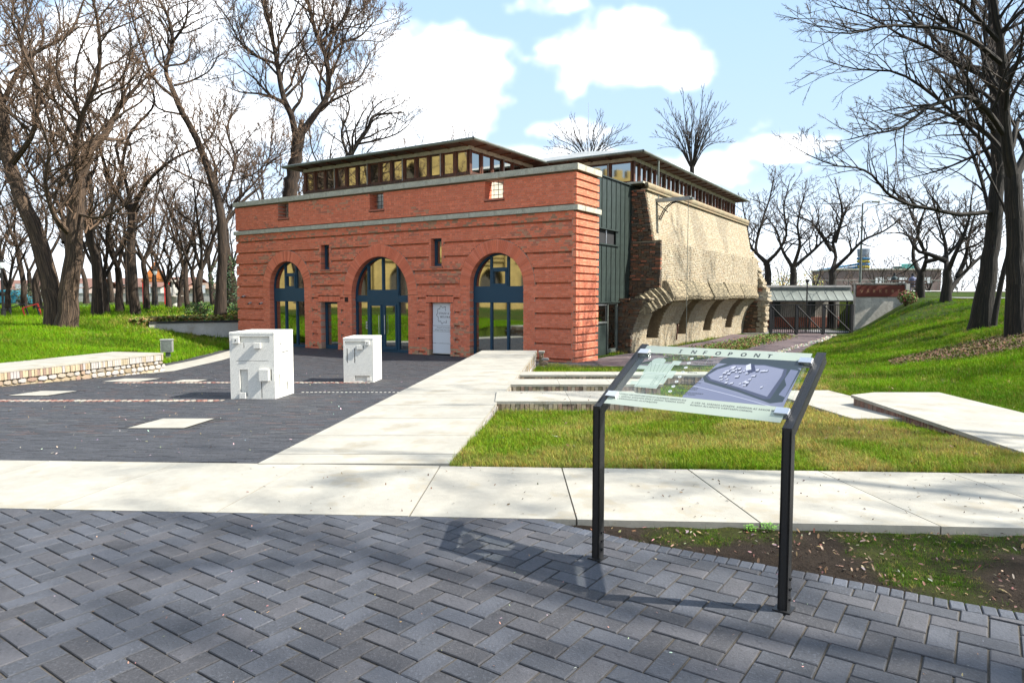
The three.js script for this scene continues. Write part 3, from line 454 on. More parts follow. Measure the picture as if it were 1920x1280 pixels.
// ---------------------------------------------------------------- the red brick building (local frame: x to the right along the front, z out of the front, y up from its foot)
const BPOS = [2.222, -0.7, -23.7], BTURN = -0.5664;
const bw = (x, y, z) => V(x, y, z).applyAxisAngle(V(0, 1, 0), BTURN).add(V(...BPOS));   // local to world
{
  const B = thing('brick_building', 'red brick museum building with three arched doorways and low glazed roof pavilions', 'building', BPOS, BTURN);
  const C = 0.0769, Y0 = 0.15 - 2 * C, XL = -18.7, XR = -0.11, RING = 0.49, TOP = 6.67;
  const ARCH = [{ c: -15.05, R: 1.2, s: 2.76 }, { c: -9.25, R: 1.6, s: 2.4 }, { c: -3.35, R: 1.2, s: 2.76 }];
  const DOOR = [{ c: -12.25, w: 1.06, h: 2.1 }, { c: -6.03, w: 1.06, h: 2.1 }];
  const SLIT = [{ c: -12.45, w: 0.53, y0: 3.53, y1: 4.61 }, { c: -6.17, w: 0.53, y0: 3.53, y1: 4.61 }];
  const LOOP = [{ c: -15.16, w: 0.72 }, { c: -9.32, w: 0.78 }, { c: -3.42, w: 0.82 }];
  const r = rng(4242);
  const RED = [[0.749, 0.199, 0.102], [0.707, 0.177, 0.09], [0.78, 0.222, 0.12], [0.666, 0.165, 0.084], [0.738, 0.205, 0.114], [0.718, 0.182, 0.09]];
  const tone = (x, y) => {   // mottled: buff and sooty bricks gather in patches, paler repairs near the ground
    let p = RED[Math.floor(r() * 6)]; const k = 0.9 + 0.2 * r();
    if (x !== undefined) { const q = fbm(x * 0.55, y * 0.9, 4, 4); if (r() < smooth(0.5, 0.72, q) * 0.55) p = r() < 0.5 ? [0.5, 0.24, 0.14] : [0.46, 0.15, 0.09]; if (y < 0.3 && r() < 0.35) p = [0.46, 0.29, 0.17]; if (y > 4.95 && y < 5.3 && r() < 0.2) p = [0.36, 0.2, 0.12]; }
    return p.map((v) => v * k); };
  // ---- core of the front wall with its openings
  const sh = new THREE.Shape([[XL + 0.03, -0.3], [XR - 0.02, -0.3], [XR - 0.02, TOP], [XL + 0.03, TOP]].map((p) => new THREE.Vector2(...p))), e = 0.014;
  for (const a of ARCH) { const h = new THREE.Path(); h.moveTo(a.c - a.R - e, -0.2); h.lineTo(a.c - a.R - e, a.s); h.absarc(a.c, a.s, a.R + e, Math.PI, 0, true); h.lineTo(a.c + a.R + e, -0.2); h.closePath(); sh.holes.push(h); }
  const rect = (x0, x1, y0, y1) => { const h = new THREE.Path(); h.moveTo(x0, y0); h.lineTo(x0, y1); h.lineTo(x1, y1); h.lineTo(x1, y0); h.closePath(); sh.holes.push(h); };
  for (const d of DOOR) rect(d.c - d.w / 2 - e, d.c + d.w / 2 + e, -0.2, d.h + e);
  for (const s of SLIT) rect(s.c - s.w / 2 - e, s.c + s.w / 2 + e, s.y0, s.y1);
  for (const l of LOOP) rect(l.c - l.w / 2 - e, l.c + l.w / 2 + e, 5.95, 6.64);
  const core = new THREE.ExtrudeGeometry(sh, { depth: 0.36, bevelEnabled: false, curveSegments: 24 }); core.translate(0, 0, -0.5);
  mesh('wall', core, M.mortar, B);
  // ---- courses
  const slabs = new Geo(1), rest = new Geo(2); let n = 0;
  const protoS = [], protoH = []; for (let k = 0; k < 7; k++) { const c = tone(); protoS.push(one((g) => g.box(0, 0, -0.04, 0.25, 0.0655, 0.1, c, { skip: '-z' }), k)); protoH.push(one((g) => g.box(0, 0, -0.04, 0.12, 0.0655, 0.1, c, { skip: '-z' }), k + 20)); }
  const sub = (segs, a, b) => segs.flatMap(([x0, x1, l, rr]) => b <= x0 || a >= x1 ? [[x0, x1, l, rr]] : [[x0, a, l, true], [b, x1, true, rr]].filter((s) => s[1] - s[0] > 0.02));
  const rows = Math.floor((TOP - Y0) / C);
  for (let i = 0; i < rows; i++) {
    const y0 = Y0 + i * C, y1 = y0 + C, ym = y0 + C / 2, rel = (((i - 2) % 7) + 7) % 7;
    if (ym > 5.29 && ym < 5.5) continue;
    let segs = [[XL, XR, true, false]];
    for (const a of ARCH) { const RO = a.R + RING; if (ym < a.s) segs = sub(segs, a.c - a.R, a.c + a.R); else if (ym < a.s + RO) { const w = Math.sqrt(RO * RO - (ym - a.s) ** 2) + 0.008; segs = sub(segs, a.c - w, a.c + w); } }
    for (const d of DOOR) { if (ym < d.h) segs = sub(segs, d.c - d.w / 2, d.c + d.w / 2); else if (ym < d.h + 0.245) segs = sub(segs, d.c - d.w / 2 - 0.16, d.c + d.w / 2 + 0.16); }
    for (const s of SLIT) { if (ym > s.y0 && ym < s.y1) segs = sub(segs, s.c - s.w / 2, s.c + s.w / 2); else if (ym < s.y0 && ym > s.y0 - 0.08) segs = sub(segs, s.c - s.w / 2 - 0.06, s.c + s.w / 2 + 0.06); }
    for (const l of LOOP) if (ym > 5.95) segs = sub(segs, l.c - l.w / 2, l.c + l.w / 2); else if (ym > 5.87) segs = sub(segs, l.c - l.w / 2 - 0.05, l.c + l.w / 2 + 0.05);
    const groove = ym < 5.0 && (rel === 6 || rel === 5);
    const inset = rel === 6 ? 0.115 : 0.03;
    let parts = segs.map((s) => [...s, 0]);
    if (groove) {
      const plain = []; for (const a of ARCH) if (ym < a.s + 0.02) plain.push([a.c - a.R - RING, a.c - a.R], [a.c + a.R, a.c + a.R + RING]);
      for (const d of DOOR) if (ym < d.h) plain.push([d.c - d.w / 2 - 0.2, d.c - d.w / 2], [d.c + d.w / 2, d.c + d.w / 2 + 0.2]);
      for (const s of SLIT) if (ym > s.y0 - 0.1 && ym < s.y1) plain.push([s.c - s.w / 2 - 0.1, s.c - s.w / 2], [s.c + s.w / 2, s.c + s.w / 2 + 0.1]);
      parts = [];
      for (const [x0, x1, l, rr] of segs) {
        const cuts = [x0, x1]; for (const p of plain) for (const v of p) if (v > x0 + 0.02 && v < x1 - 0.02) cuts.push(v); cuts.sort((a, b) => a - b);
        for (let k = 0; k < cuts.length - 1; k++) { const m = (cuts[k] + cuts[k + 1]) / 2, pl = plain.some((p) => m > p[0] && m < p[1]); parts.push([cuts[k], cuts[k + 1], k === 0 && l, k === cuts.length - 2 && rr, pl ? 0 : inset]); }
      }
    }
    for (const [x0, x1, openL, openR, ins] of parts) {
      const zf = -ins; const sx0 = x0 + (openL ? 0.004 : 0), sx1 = x1 - (openR ? 0.004 : 0);
      slabs.box((sx0 + sx1) / 2, ym, (zf - 0.008 - 0.16) / 2, sx1 - sx0, C, 0.16 - ins - 0.008, null, { skip: '-z' });
      let x = x0, k = 0; const header = i % 2 === 1;
      const step = header ? 0.13 : 0.262, off = ((Math.floor(i / 2) % 2) * 0.131 + (header ? 0.065 : 0)) ;
      const base = Math.floor((x0 - XL) / step) * step + XL - off;
      for (let q = base; q < x1; q += step) {
        const a = Math.max(q, x0), b = Math.min(q + step - 0.012, x1 - (openR ? 0 : 0.006)); if (b - a < 0.025) continue;
        const isEnd = (openL && a <= x0 + 0.001 && x0 > XL + 0.1) || (openR && b >= x1 - 0.001), dz = (r() - 0.5) * 0.006;
        const full = Math.abs(b - a - (step - 0.012)) < 0.002;
        if (full && !isEnd && n < 295 && (a > -1.75) && y0 < 2.6) { const m = mesh('brick', (header ? protoH : protoS)[Math.floor(r() * 7)], M.brick, B); m.position.set((a + b) / 2, ym, zf - 0.01 + dz); n++; }
        else { const dep = isEnd ? 0.42 : ins > 0.1 ? 0.03 : 0.12; rest.box((a + b) / 2, ym + (r() - 0.5) * 0.003, zf + dz - dep / 2, b - a, 0.0655, dep, tone((a + b) / 2, ym), { skip: '-z' }); }
      }
    }
  }
  mesh('mortar_bed', slabs.build(), M.mortar, B);
  mesh('bricks', rest.build(), M.brick, B).userData.kind = 'stuff';
  // ---- arch rings of radial bricks
  for (const a of ARCH) {
    const N = Math.round(Math.PI * (a.R + RING / 2) / 0.0765); mesh('arch_mortar', (() => { const s = new THREE.Shape(); s.absarc(a.c, a.s, a.R + RING, 0, Math.PI, false); s.absarc(a.c, a.s, a.R + 0.008, Math.PI, 0, true); const g = new THREE.ExtrudeGeometry(s, { depth: 0.4, bevelEnabled: false, curveSegments: 40 }); g.translate(0, 0, -0.408); return g; })(), M.mortar, B);
    const th = Math.PI / N, vr = [0, 1, 2, 3, 4, 5].map((k) => { const c = tone(); return one((g) => { const r0 = a.R, r1 = a.R + RING - 0.012, f = th / 2 - 0.006 / (a.R + RING), z0 = -0.42, z1 = 0.002, P = (rr, t, z) => [Math.sin(t) * rr, Math.cos(t) * rr, z], f0 = th / 2 - 0.0045 / a.R; g.quad(P(r0, f0, z1), P(r1, f, z1), P(r1, -f, z1), P(r0, -f0, z1), c, [k, k]); g.quad(P(r0, -f0, z0), P(r0, f0, z0), P(r0, f0, z1), P(r0, -f0, z1), c, [k, 0]); g.quad(P(r0, f0, z0 * 0.2), P(r1, f, z0 * 0.2), P(r1, f, z1), P(r0, f0, z1), c); g.quad(P(r1, -f, z0 * 0.2), P(r0, -f0, z0 * 0.2), P(r0, -f0, z1), P(r1, -f, z1), c); }, 60 + k); });
    for (let k = 0; k < N; k++) { const m = mesh('arch_brick', vr[Math.floor(r() * 6)], M.brick, B); m.position.set(a.c, a.s, (r() - 0.5) * 0.006); m.rotation.z = Math.PI / 2 - (k + 0.5) * th; }
  }
  for (const d of DOOR) { const w = d.w + 0.32, N = Math.round(w / 0.077); for (let k = 0; k < N; k++) { const c = tone(); mesh('lintel_brick', one((g) => g.box(0, 0, -0.2, w / N - 0.011, 0.235, 0.4, c), k), M.brick, B).position.set(d.c - w / 2 + (k + 0.5) * w / N, d.h + 0.12, (r() - 0.5) * 0.005); } }
  for (const s of SLIT) mesh('sill', one((g) => g.box(0, 0, 0, s.w + 0.1, 0.07, 0.4, [0.4, 0.16, 0.1])), M.brick, B).position.set(s.c, s.y0 - 0.04, -0.17);
  for (const l of LOOP) mesh('sill', one((g) => g.box(0, 0, 0, l.w + 0.08, 0.07, 0.46, [0.42, 0.14, 0.085])), M.brick, B).position.set(l.c, 5.915, -0.2);
  // ---- ribbed right-hand corner: fins of three courses with a recessed course between
  {
    const g = new Geo(7), mb = new Geo(8), RH = 0.0672, depth = 1.81; let k = 0;
    for (let y = -0.05; y < TOP - 0.03; y += RH, k++) {
      const low = k % 4 === 3, o = low ? 0.098 : 0, ym = y + RH / 2; if (ym > 5.3 && ym < 5.5) continue;
      mb.box(-0.09 - o / 2 - 0.005, ym, -depth / 2 - o / 2, 0.17 - o, RH, depth - o - 0.012, null, {});
      const header = Math.floor(k / 4) % 2 === k % 2, st = header ? 0.13 : 0.26; let z = -o;
      for (let q = 0; z > -depth + 0.02; q++) { const L = Math.min(st, z + depth); if (L > 0.03) g.box(-0.075 - o / 2, ym, z - L / 2 + 0.006, 0.15 - o, RH - 0.0095, L - 0.012, tone().map((v, i) => v * [1.02, 1.12, 1.16][i]), { skip: q === 0 ? '-x' : '-x+z-z' }); z -= L; }
    }
    mesh('corner_mortar', mb.build(), M.mortar, B); const m = mesh('corner_bricks', g.build(), M.brick, B); m.userData.kind = 'stuff';
    mesh('pier', one((h) => h.box(-0.66, 3.2, -0.5 - 0.65, 1.02, 6.9, 1.28)), M.mortar, B);
  }
  // ---- stone string course and coping
  const stones = (y0, y1, out, name) => { const h = y1 - y0; for (let x = XL - 0.06, k = 0; x < 0.05; k++) { const L = Math.min(1.0 + 0.25 * r(), 0.09 - x); mesh(name, one((g) => g.box(0, 0, 0, L - 0.008, h, 0.5 + out, null)), M.concrete, B).position.set(x + L / 2, (y0 + y1) / 2, -0.25 + out / 2 - r() * 0.004); x += L; }
    for (let z = -0.52; z > -1.8; z -= 0.66) mesh(name, one((g) => g.box(0, 0, 0, 0.62, h - 0.004, 0.65, null)), M.concrete, B).position.set(-0.22 , (y0 + y1) / 2, z - 0.33); };
  stones(5.31, 5.49, 0.09, 'string_stone'); stones(6.67, 6.88, 0.1, 'coping_stone');
  // ---- arched windows
  const frameRing = (R, s, t, z0, z1, y0) => { const sp = new THREE.Shape(); sp.moveTo(-R, y0); sp.lineTo(-R, s); sp.absarc(0, s, R, Math.PI, 0, true); sp.lineTo(R, y0); sp.lineTo(R - t, y0); sp.lineTo(R - t, s); sp.absarc(0, s, R - t, 0, Math.PI, false); sp.lineTo(-R + t, y0); sp.closePath(); const g = new THREE.ExtrudeGeometry(sp, { depth: z1 - z0, bevelEnabled: false, curveSegments: 28 }); g.translate(0, 0, z0); return g; };
  const halfDisc = (x0, x1, y0, R, s) => { const P = []; const N = 14; P.push([x1, y0], [x0, y0]); const top = []; for (let k = 0; k <= N; k++) { const x = lerp(x0, x1, k / N); top.push([x, s + Math.sqrt(Math.max(0, R * R - x * x))]); } const g = new THREE.ShapeGeometry(new THREE.Shape([...P, ...top].map((p) => new THREE.Vector2(...p)))); return g; };
  const plane = (w, h) => new THREE.PlaneGeometry(w, h);
  for (const [ai, a] of ARCH.entries()) {
    const mid = ai === 1, R = a.R, Z = -0.3;
    const F = mesh('arched_window', frameRing(R + 0.01, a.s, 0.085, Z - 0.04, Z + 0.05, -0.02), M.blue, B); F.position.x = a.c;
    const bar = (x0, x1, y0, y1, z = 0.03, name = 'mullion') => mesh(name, one((g) => g.box((x0 + x1) / 2, (y0 + y1) / 2, Z + z / 2, x1 - x0, y1 - y0, 0.06 + z)), M.blue, F);
    const pane = (geo, x, y, tilt = 0) => { const m = mesh('pane', geo, M.glass, F); m.position.set(x, y, Z); m.rotation.set((r() - 0.5) * 0.008, (r() - 0.5) * 0.008 + tilt, 0); return m; };
    const I = R - 0.08;
    if (!mid) {
      bar(-I, I, 2.1, 2.72, 0.045, 'transom_panel'); const q = 0.37;
      bar(-q - 0.05, -q + 0.03, 0, 2.1); bar(q - 0.03, q + 0.05, 0, 2.1); bar(-I, I, 0, 0.1, 0.025, 'bottom_rail');
      bar(-q - 0.05, -q + 0.03, 2.72, a.s + Math.sqrt(I * I - q * q)); bar(q - 0.03, q + 0.05, 2.72, a.s + Math.sqrt(I * I - q * q)); bar(-q, q, 3.32, 3.42); bar(-q, q, 2.72, 2.82, 0.05, 'sash_rail'); bar(-q + 0.02, -q + 0.1, 2.8, 3.36, 0.055, 'sash_stile'); bar(q - 0.1, q - 0.02, 2.8, 3.36, 0.055, 'sash_stile'); bar(-q, q, 3.27, 3.33, 0.055, 'sash_rail');
      pane(plane(I - q, 2.0), -(I + q) / 2, 1.1); pane(plane(2 * q, 2.0), 0, 1.1); pane(plane(I - q, 2.0), (I + q) / 2, 1.1);
      pane(halfDisc(-I, -q, 2.72, I + 0.02, a.s), 0, 0); pane(halfDisc(q, I, 2.72, I + 0.02, a.s), 0, 0); pane(halfDisc(-q, q, 3.4, I + 0.02, a.s), 0, 0); pane(plane(2 * q, 0.5), 0, 3.06);
    } else {
      const q = 0.84;
      bar(-q - 0.05, q + 0.05, 2.1, 2.62, 0.05, 'transom_panel'); bar(-I, -q, 2.1, 2.38, 0.045, 'transom_panel'); bar(q, I, 2.1, 2.38, 0.045, 'transom_panel');
      bar(-q - 0.06, -q + 0.06, 0, 2.1); bar(q - 0.06, q + 0.06, 0, 2.1); bar(-0.06, 0.06, 0, 2.1); bar(-I, I, 0, 0.12, 0.025, 'bottom_rail'); bar(-q, q, 2.0, 2.12, 0.04);
      for (const x of [-q, 0, q]) bar(x - 0.045, x + 0.045, x ? 2.38 : 2.62, a.s + Math.sqrt(I * I - x * x));
      const D = [-1, 1].map((s) => { const m = mesh('door', one((g) => { for (const x of [s * 0.1, s * 0.74]) g.box(x, 1.05, Z + 0.06, 0.075, 1.9, 0.06); g.box(s * 0.42, 0.17, Z + 0.06, 0.7, 0.13, 0.055); g.box(s * 0.42, 1.97, Z + 0.06, 0.7, 0.075, 0.055); }), M.blue, B); m.position.x = a.c; const p = mesh('pane', plane(0.6, 1.72), M.glass, m); p.position.set(s * 0.42, 1.08, Z + 0.05); p.rotation.y = s > 0 ? 0.006 : -0.02; const h = mesh('handle', one((g) => g.tube([V(s * 0.16, 0.75, Z + 0.15), V(s * 0.16, 1.55, Z + 0.15)], [0.016, 0.016], 8)), M.steel, m); return m; });
      pane(plane(I - q, 2.0), -(I + q) / 2, 1.1); pane(plane(I - q, 2.0), (I + q) / 2, 1.1);
      pane(halfDisc(-I, -q, 2.38, I + 0.02, a.s), 0, 0); pane(halfDisc(q, I, 2.38, I + 0.02, a.s), 0, 0); pane(halfDisc(-q, 0, 2.6, I + 0.02, a.s), 0, 0); pane(halfDisc(0, q, 2.6, I + 0.02, a.s), 0, 0);
      mesh('notice', one((g) => { for (let k = 0; k < 3; k++) g.box(-1.0, 0.98 + k * 0.12, Z + 0.02, 0.09, 0.09, 0.006); }), M.white, F);
    }
  }
  { const d = DOOR[0]; const m = mesh('door', one((g) => { for (const s of [-1, 1]) g.box(s * (d.w / 2 - 0.05), 1.05, -0.3, 0.1, 2.1, 0.08); g.box(0, 2.05, -0.3, d.w - 0.2, 0.1, 0.08); g.box(0, 0.08, -0.3, d.w - 0.2, 0.17, 0.08); }), M.blue, B); m.position.x = d.c; const p = mesh('pane', plane(d.w - 0.18, 1.9), M.glass, m); p.position.set(0, 1.1, -0.31); }
  { const d = DOOR[1]; mesh('door', one((g) => g.box(0, 1.05, -0.36, d.w + 0.02, 2.12, 0.06)), M.blue, B).position.x = d.c; }
  for (const s of SLIT) { const w = mesh('slit_window', one((g) => { const h = s.y1 - s.y0; for (const q of [-1, 1]) g.box(q * (s.w / 2 - 0.045), 0, -0.28, 0.09, h, 0.08); g.box(0, h / 2 - 0.05, -0.28, s.w - 0.18, 0.1, 0.08); g.box(0, -h / 2 + 0.05, -0.28, s.w - 0.18, 0.1, 0.08); }), M.blue, B); w.position.set(s.c, (s.y0 + s.y1) / 2, 0); const p = mesh('pane', plane(s.w - 0.17, s.y1 - s.y0 - 0.18), M.glass, w); p.position.set(0, 0, -0.29); }
  for (const l of LOOP) mesh('window_grille', one((g) => { for (let k = 1; k < 4; k++) g.tube([V(-l.w / 2 + k * l.w / 4, 5.93, -0.3), V(-l.w / 2 + k * l.w / 4, 6.68, -0.3)], [0.011, 0.011], 5); for (let k = 1; k < 4; k++) g.tube([V(-l.w / 2, 5.95 + k * 0.18, -0.3), V(l.w / 2, 5.95 + k * 0.18, -0.3)], [0.011, 0.011], 5); }), M.black, B).position.x = l.c;
  // ---- body behind, flat roof deck
  mesh('rear_body', one((g) => { g.box(-9.9, 2.9, -6.6, 17.2, 6.0, 12.1); g.box(-9.9, 2.6, -19, 17.0, 6.6, 13); g.box(-0.85 - 0.35, 2.9, -1.3, 0.5, 5.9, 1.0); }), M.mortar, B);
  // ---- green standing-seam cladding on the right return
  const GX = -0.92, GZ0 = -1.2, GZ1 = -7.35, GTOP = 7.1;
  {
    let z = GZ0, k = 0;
    mesh('clad_backing', one((g) => g.box(GX - 0.4, GTOP / 2 - 0.1, (GZ0 + GZ1) / 2, 0.7, GTOP - 0.1, GZ0 - GZ1)), M.black, B);
    for (; z > GZ1 + 0.05; k++) { const w = Math.min(0.46, z - GZ1), top = GTOP; const zc = z - w / 2, inWin = zc < -3.2 && zc > -5.55;
      const pieces = inWin ? [[2.12, 4.42], [5.08, top]] : zc < -5.55 ? [[2.12, top]] : [[0.0, top]];
      for (const [a, b] of pieces) { const m = mesh('clad_panel', one((g) => { g.box(0, (a + b) / 2, zc, 0.03, b - a, w - 0.03); g.box(0.012, (a + b) / 2, zc + w / 2 - 0.012, 0.055, b - a, 0.022); }), M.green, B); m.position.x = GX; }
      z -= w; }
    for (const [y, z0, z1] of [[GTOP + 0.03, GZ0, GZ1], [5.06, -3.2, -5.6], [4.44, -3.2, -5.6], [2.1, -3.2, GZ1]]) mesh('trim', one((g) => g.box(0.03, y, (z0 + z1) / 2, 0.1, 0.05, z0 - z1)), M.green, B).position.x = GX;
    { const w = mesh('ribbon_window', one((g) => { for (const q of [-3.3, -4.5, -5.5]) g.box(0, 4.75, q, 0.06, 0.6, 0.07); }), M.steel, B); w.position.x = GX - 0.05; for (const q of [-3.9, -5.0]) { const p = mesh('pane', plane(1.1, 0.6), M.glass, w); p.position.set(-0.02, 4.75, q); p.rotation.y = Math.PI / 2; } }
    { const w = mesh('side_window', one((g) => { g.box(0, 1.28, -3.9, 0.14, 0.06, 1.2); g.box(0, 2.0, -3.9, 0.05, 0.06, 1.2); }), M.steel, B); w.position.x = GX; const p = mesh('pane', plane(1.2, 0.75), M.glass, w); p.position.set(-0.04, 1.66, -3.9); p.rotation.y = Math.PI / 2; mesh('sill_panel', one((g) => g.box(-0.02, 0.6, -3.9, 0.03, 1.3, 1.25)), M.green, w); }
    { const w = mesh('side_door', one((g) => { g.box(0, 1.05, -4.65, 0.08, 2.1, 0.08); g.box(0, 1.05, -5.6, 0.08, 2.1, 0.08); g.box(0, 0.08, -5.12, 0.08, 0.16, 0.95); g.box(0, 2.05, -5.12, 0.08, 0.08, 0.95); }), M.greyMetal, B); w.position.x = GX - 0.02; const p = mesh('pane', plane(0.88, 1.9), M.glass, w); p.position.set(-0.01, 1.1, -5.12); p.rotation.y = Math.PI / 2; }
    mesh('door_recess', one((g) => g.box(GX - 0.1, 1.05, -6.5, 0.05, 2.1, 1.7)), M.green, B);
  }
  // ---- low glazed pavilions on the roof
  function pavilion(x0, x1, z0, z1, eave, sides) {   // x0 < x1, z0 in front of z1; walls at that rectangle, eaves beyond it
    const sill = eave - 1.22, head = eave - 0.27, ov = 0.7, W = x1 - x0, D = z0 - z1, cx = (x0 + x1) / 2, cz = (z0 + z1) / 2;
    mesh('pavilion_base', one((g) => g.box(cx, sill - 1.1, cz, W, 2.2, D)), M.concrete, B);
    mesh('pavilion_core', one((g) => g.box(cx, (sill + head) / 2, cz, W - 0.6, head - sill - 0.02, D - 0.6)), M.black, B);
    mesh('head_beam', one((g) => { g.box(cx, head + 0.07, cz, W + 0.06, 0.15, D + 0.06); }), M.concrete, B);
    mesh('sill_beam', one((g) => { g.box(cx, sill - 0.02, cz, W + 0.1, 0.09, D + 0.1); }), M.woodDark, B);
    const run = (n, P, turn) => { for (let k = 0; k <= n; k++) { const t = k / n, p = P(t), wide = k % 3 === 0; mesh('post', one((g) => g.box(0, 0, 0, wide ? 0.16 : 0.11, head - sill - 0.02, 0.12)), M.wood, B).position.set(p[0], (sill + head) / 2, p[1]); B.children.at(-1).rotation.y = turn;
      if (k < n) { const q = P((k + 0.5) / n), w = Math.hypot(P(1 / n)[0] - P(0)[0], P(1 / n)[1] - P(0)[1]); const f = mesh('clerestory_window', one((g) => { for (const s of [-1, 1]) { g.box(s * (w / 2 - 0.085), 0, 0, 0.06, head - sill - 0.06, 0.05); g.box(0, s * ((head - sill) / 2 - 0.05), 0, w - 0.2, 0.06, 0.05); } }), k % 3 === 2 ? M.woodDark : M.wood, B); f.position.set(q[0], (sill + head) / 2, q[1]); f.rotation.y = turn; const g2 = mesh('pane', plane(w - 0.18, head - sill - 0.14), M.glass, f); g2.position.z = -0.01; g2.rotation.y = (r() - 0.5) * 0.01; if (k % 3 === 2) mesh('blind_rail', one((g) => g.box(w / 2 - 0.02, 0, 0.09, 0.035, head - sill, 0.03)), M.paleMetal, f); } } };
    if (sides.front) run(sides.front, (t) => [lerp(x0 + 0.05, x1 - 0.05, t), z0 - 0.03], 0);
    if (sides.right) run(sides.right, (t) => [x1 - 0.03, lerp(z0 - 0.05, z1 + 0.05, t)], Math.PI / 2);
    // eaves: wooden soffit, grey gutter, shallow hipped metal roof
    const ex0 = x0 - ov, ex1 = x1 + ov, ez0 = z0 + ov, ez1 = z1 - ov;
    mesh('soffit', one((g) => { const a = [[ex0, ez0], [ex1, ez0], [ex1, ez1], [ex0, ez1]], b = [[x0, z0], [x1, z0], [x1, z1], [x0, z1]]; for (let k = 0; k < 4; k++) { const l = (k + 1) % 4; g.quad([a[k][0], eave - 0.09, a[k][1]], [b[k][0], head + 0.145, b[k][1]], [b[l][0], head + 0.145, b[l][1]], [a[l][0], eave - 0.09, a[l][1]]); } }), M.woodDark, B);
    mesh('rafter', one((g) => { for (let x = x0 + 0.3; x < x1; x += 0.95) g.box(x, eave - 0.125, z0 + 0.32, 0.07, 0.06, 0.56); for (let z = z0 - 0.3; z > z1; z -= 0.95) g.box(x1 + 0.32, eave - 0.125, z, 0.56, 0.06, 0.07); }), M.wood, B);
    mesh('gutter', one((g) => { const P = (x, z) => V(x, eave - 0.05, z); g.tube([P(ex0, ez0), P(ex1, ez0)], [0.065, 0.065], 8); g.tube([P(ex1, ez0 + 0.03), P(ex1, ez1)], [0.065, 0.065], 8); g.tube([P(ex0, ez0), P(ex0, ez1)], [0.065, 0.065], 8); }), M.greyMetal, B);
    const rise = 0.25 * Math.min(W, D) / 2 + 0.15, ins = Math.min(W, D) / 2;
    mesh('roof', one((g) => { const y0 = eave, y1 = eave + rise, a = [[ex0, ez0], [ex1, ez0], [ex1, ez1], [ex0, ez1]], b = W > D ? [[ex0 + ins, cz], [ex1 - ins, cz], [ex1 - ins, cz], [ex0 + ins, cz]] : [[cx, ez0 - ins], [cx, ez0 - ins], [cx, ez1 + ins], [cx, ez1 + ins]]; for (let k = 0; k < 4; k++) { const l = (k + 1) % 4; g.quad([a[k][0], y0, a[k][1]], [a[l][0], y0, a[l][1]], [b[l][0], y1, b[l][1]], [b[k][0], y1, b[k][1]]); g.quad([a[k][0], y0 - 0.09, a[k][1]], [a[l][0], y0 - 0.09, a[l][1]], [a[l][0], y0, a[l][1]], [a[k][0], y0, a[k][1]]); } }), M.paleMetal, B);
  }
  pavilion(-15.6, -5.72, -1.65, -6.6, 8.57, { front: 14, right: 6 });
  pavilion(-9, -0.98, -7.4, -24.4, 8.57, { front: 7, right: 26 });
  mesh('downpipe', one((g) => g.tube([V(-0.3, 8.4, -8.6), V(-0.3, 6.6, -8.6)], [0.05, 0.05], 8)), M.greyMetal, B);
  mesh('lightning_rod', one((g) => g.tube([V(-4, 9.0, -9), V(-4, 11.6, -9)], [0.02, 0.008], 5)), M.steel, B);
}
{ // the banner hanging in the right-hand doorway
  const c = document.createElement('canvas'); c.width = 380; c.height = 880; const x = c.getContext('2d');
  x.fillStyle = '#d9dde3'; x.fillRect(0, 0, 380, 880); x.strokeStyle = '#2b2c30'; x.fillStyle = '#2b2c30'; x.lineWidth = 7; x.lineJoin = 'round';
  x.beginPath(); [[255, 140], [243, 90], [250, 66], [225, 70], [200, 85], [178, 66], [160, 52], [142, 84], [140, 104], [100, 108], [92, 140], [96, 180], [66, 205], [84, 235], [106, 250], [100, 300], [112, 325], [150, 318], [178, 366], [205, 340], [230, 334], [268, 345], [265, 300]].forEach((p, i) => i ? x.lineTo(...p) : x.moveTo(...p)); x.stroke();
  x.font = 'bold 44px serif'; x.fillText('UTAZZ A', 118, 196); x.fillText('MÚLTBA!', 140, 258);
  x.lineWidth = 4; x.beginPath(); x.moveTo(0, 398); x.lineTo(380, 398); x.moveTo(0, 500); x.lineTo(380, 500); x.stroke();
  x.font = 'italic 32px serif'; x.fillText('Szeged történelme,', 70, 440); x.fillText('ahogy még nem láttad!', 32, 480);
  x.font = '24px serif'; 'VÁRMÚZEUM'.split('').forEach((l, i) => x.fillText(l, 84 + i * 25, 712)); x.lineWidth = 6; x.beginPath(); x.moveTo(0, 704); x.lineTo(68, 704); x.moveTo(322, 704); x.lineTo(380, 704); x.stroke();
  const t = new THREE.CanvasTexture(c); t.colorSpace = THREE.SRGBColorSpace;
  const p = bw(-6.0, 0, -0.16), T = thing('banner', 'white museum banner with black lettering hanging in a narrow doorway', 'banner', [p.x, p.y, p.z], BTURN);
  const geo = new THREE.PlaneGeometry(0.98, 2.0, 12, 24); const q = geo.attributes.position; for (let i = 0; i < q.count; i++) q.setZ(i, 0.012 * Math.sin(q.getX(i) * 7 + q.getY(i) * 2)); geo.computeVertexNormals();
  mesh('cloth', geo, std({ map: t, color: lin(0.8, 0.8, 0.8), roughness: 0.9, side: THREE.DoubleSide }), T).position.y = 1.08; mesh('bottom_bar', one((g) => g.tube([V(-0.51, 0.07, 0), V(0.51, 0.07, 0)], [0.02, 0.02], 8)), M.white, T); mesh('top_bar', one((g) => g.tube([V(-0.5, 2.08, 0), V(0.5, 2.08, 0)], [0.015, 0.015], 8)), M.white, T);
}
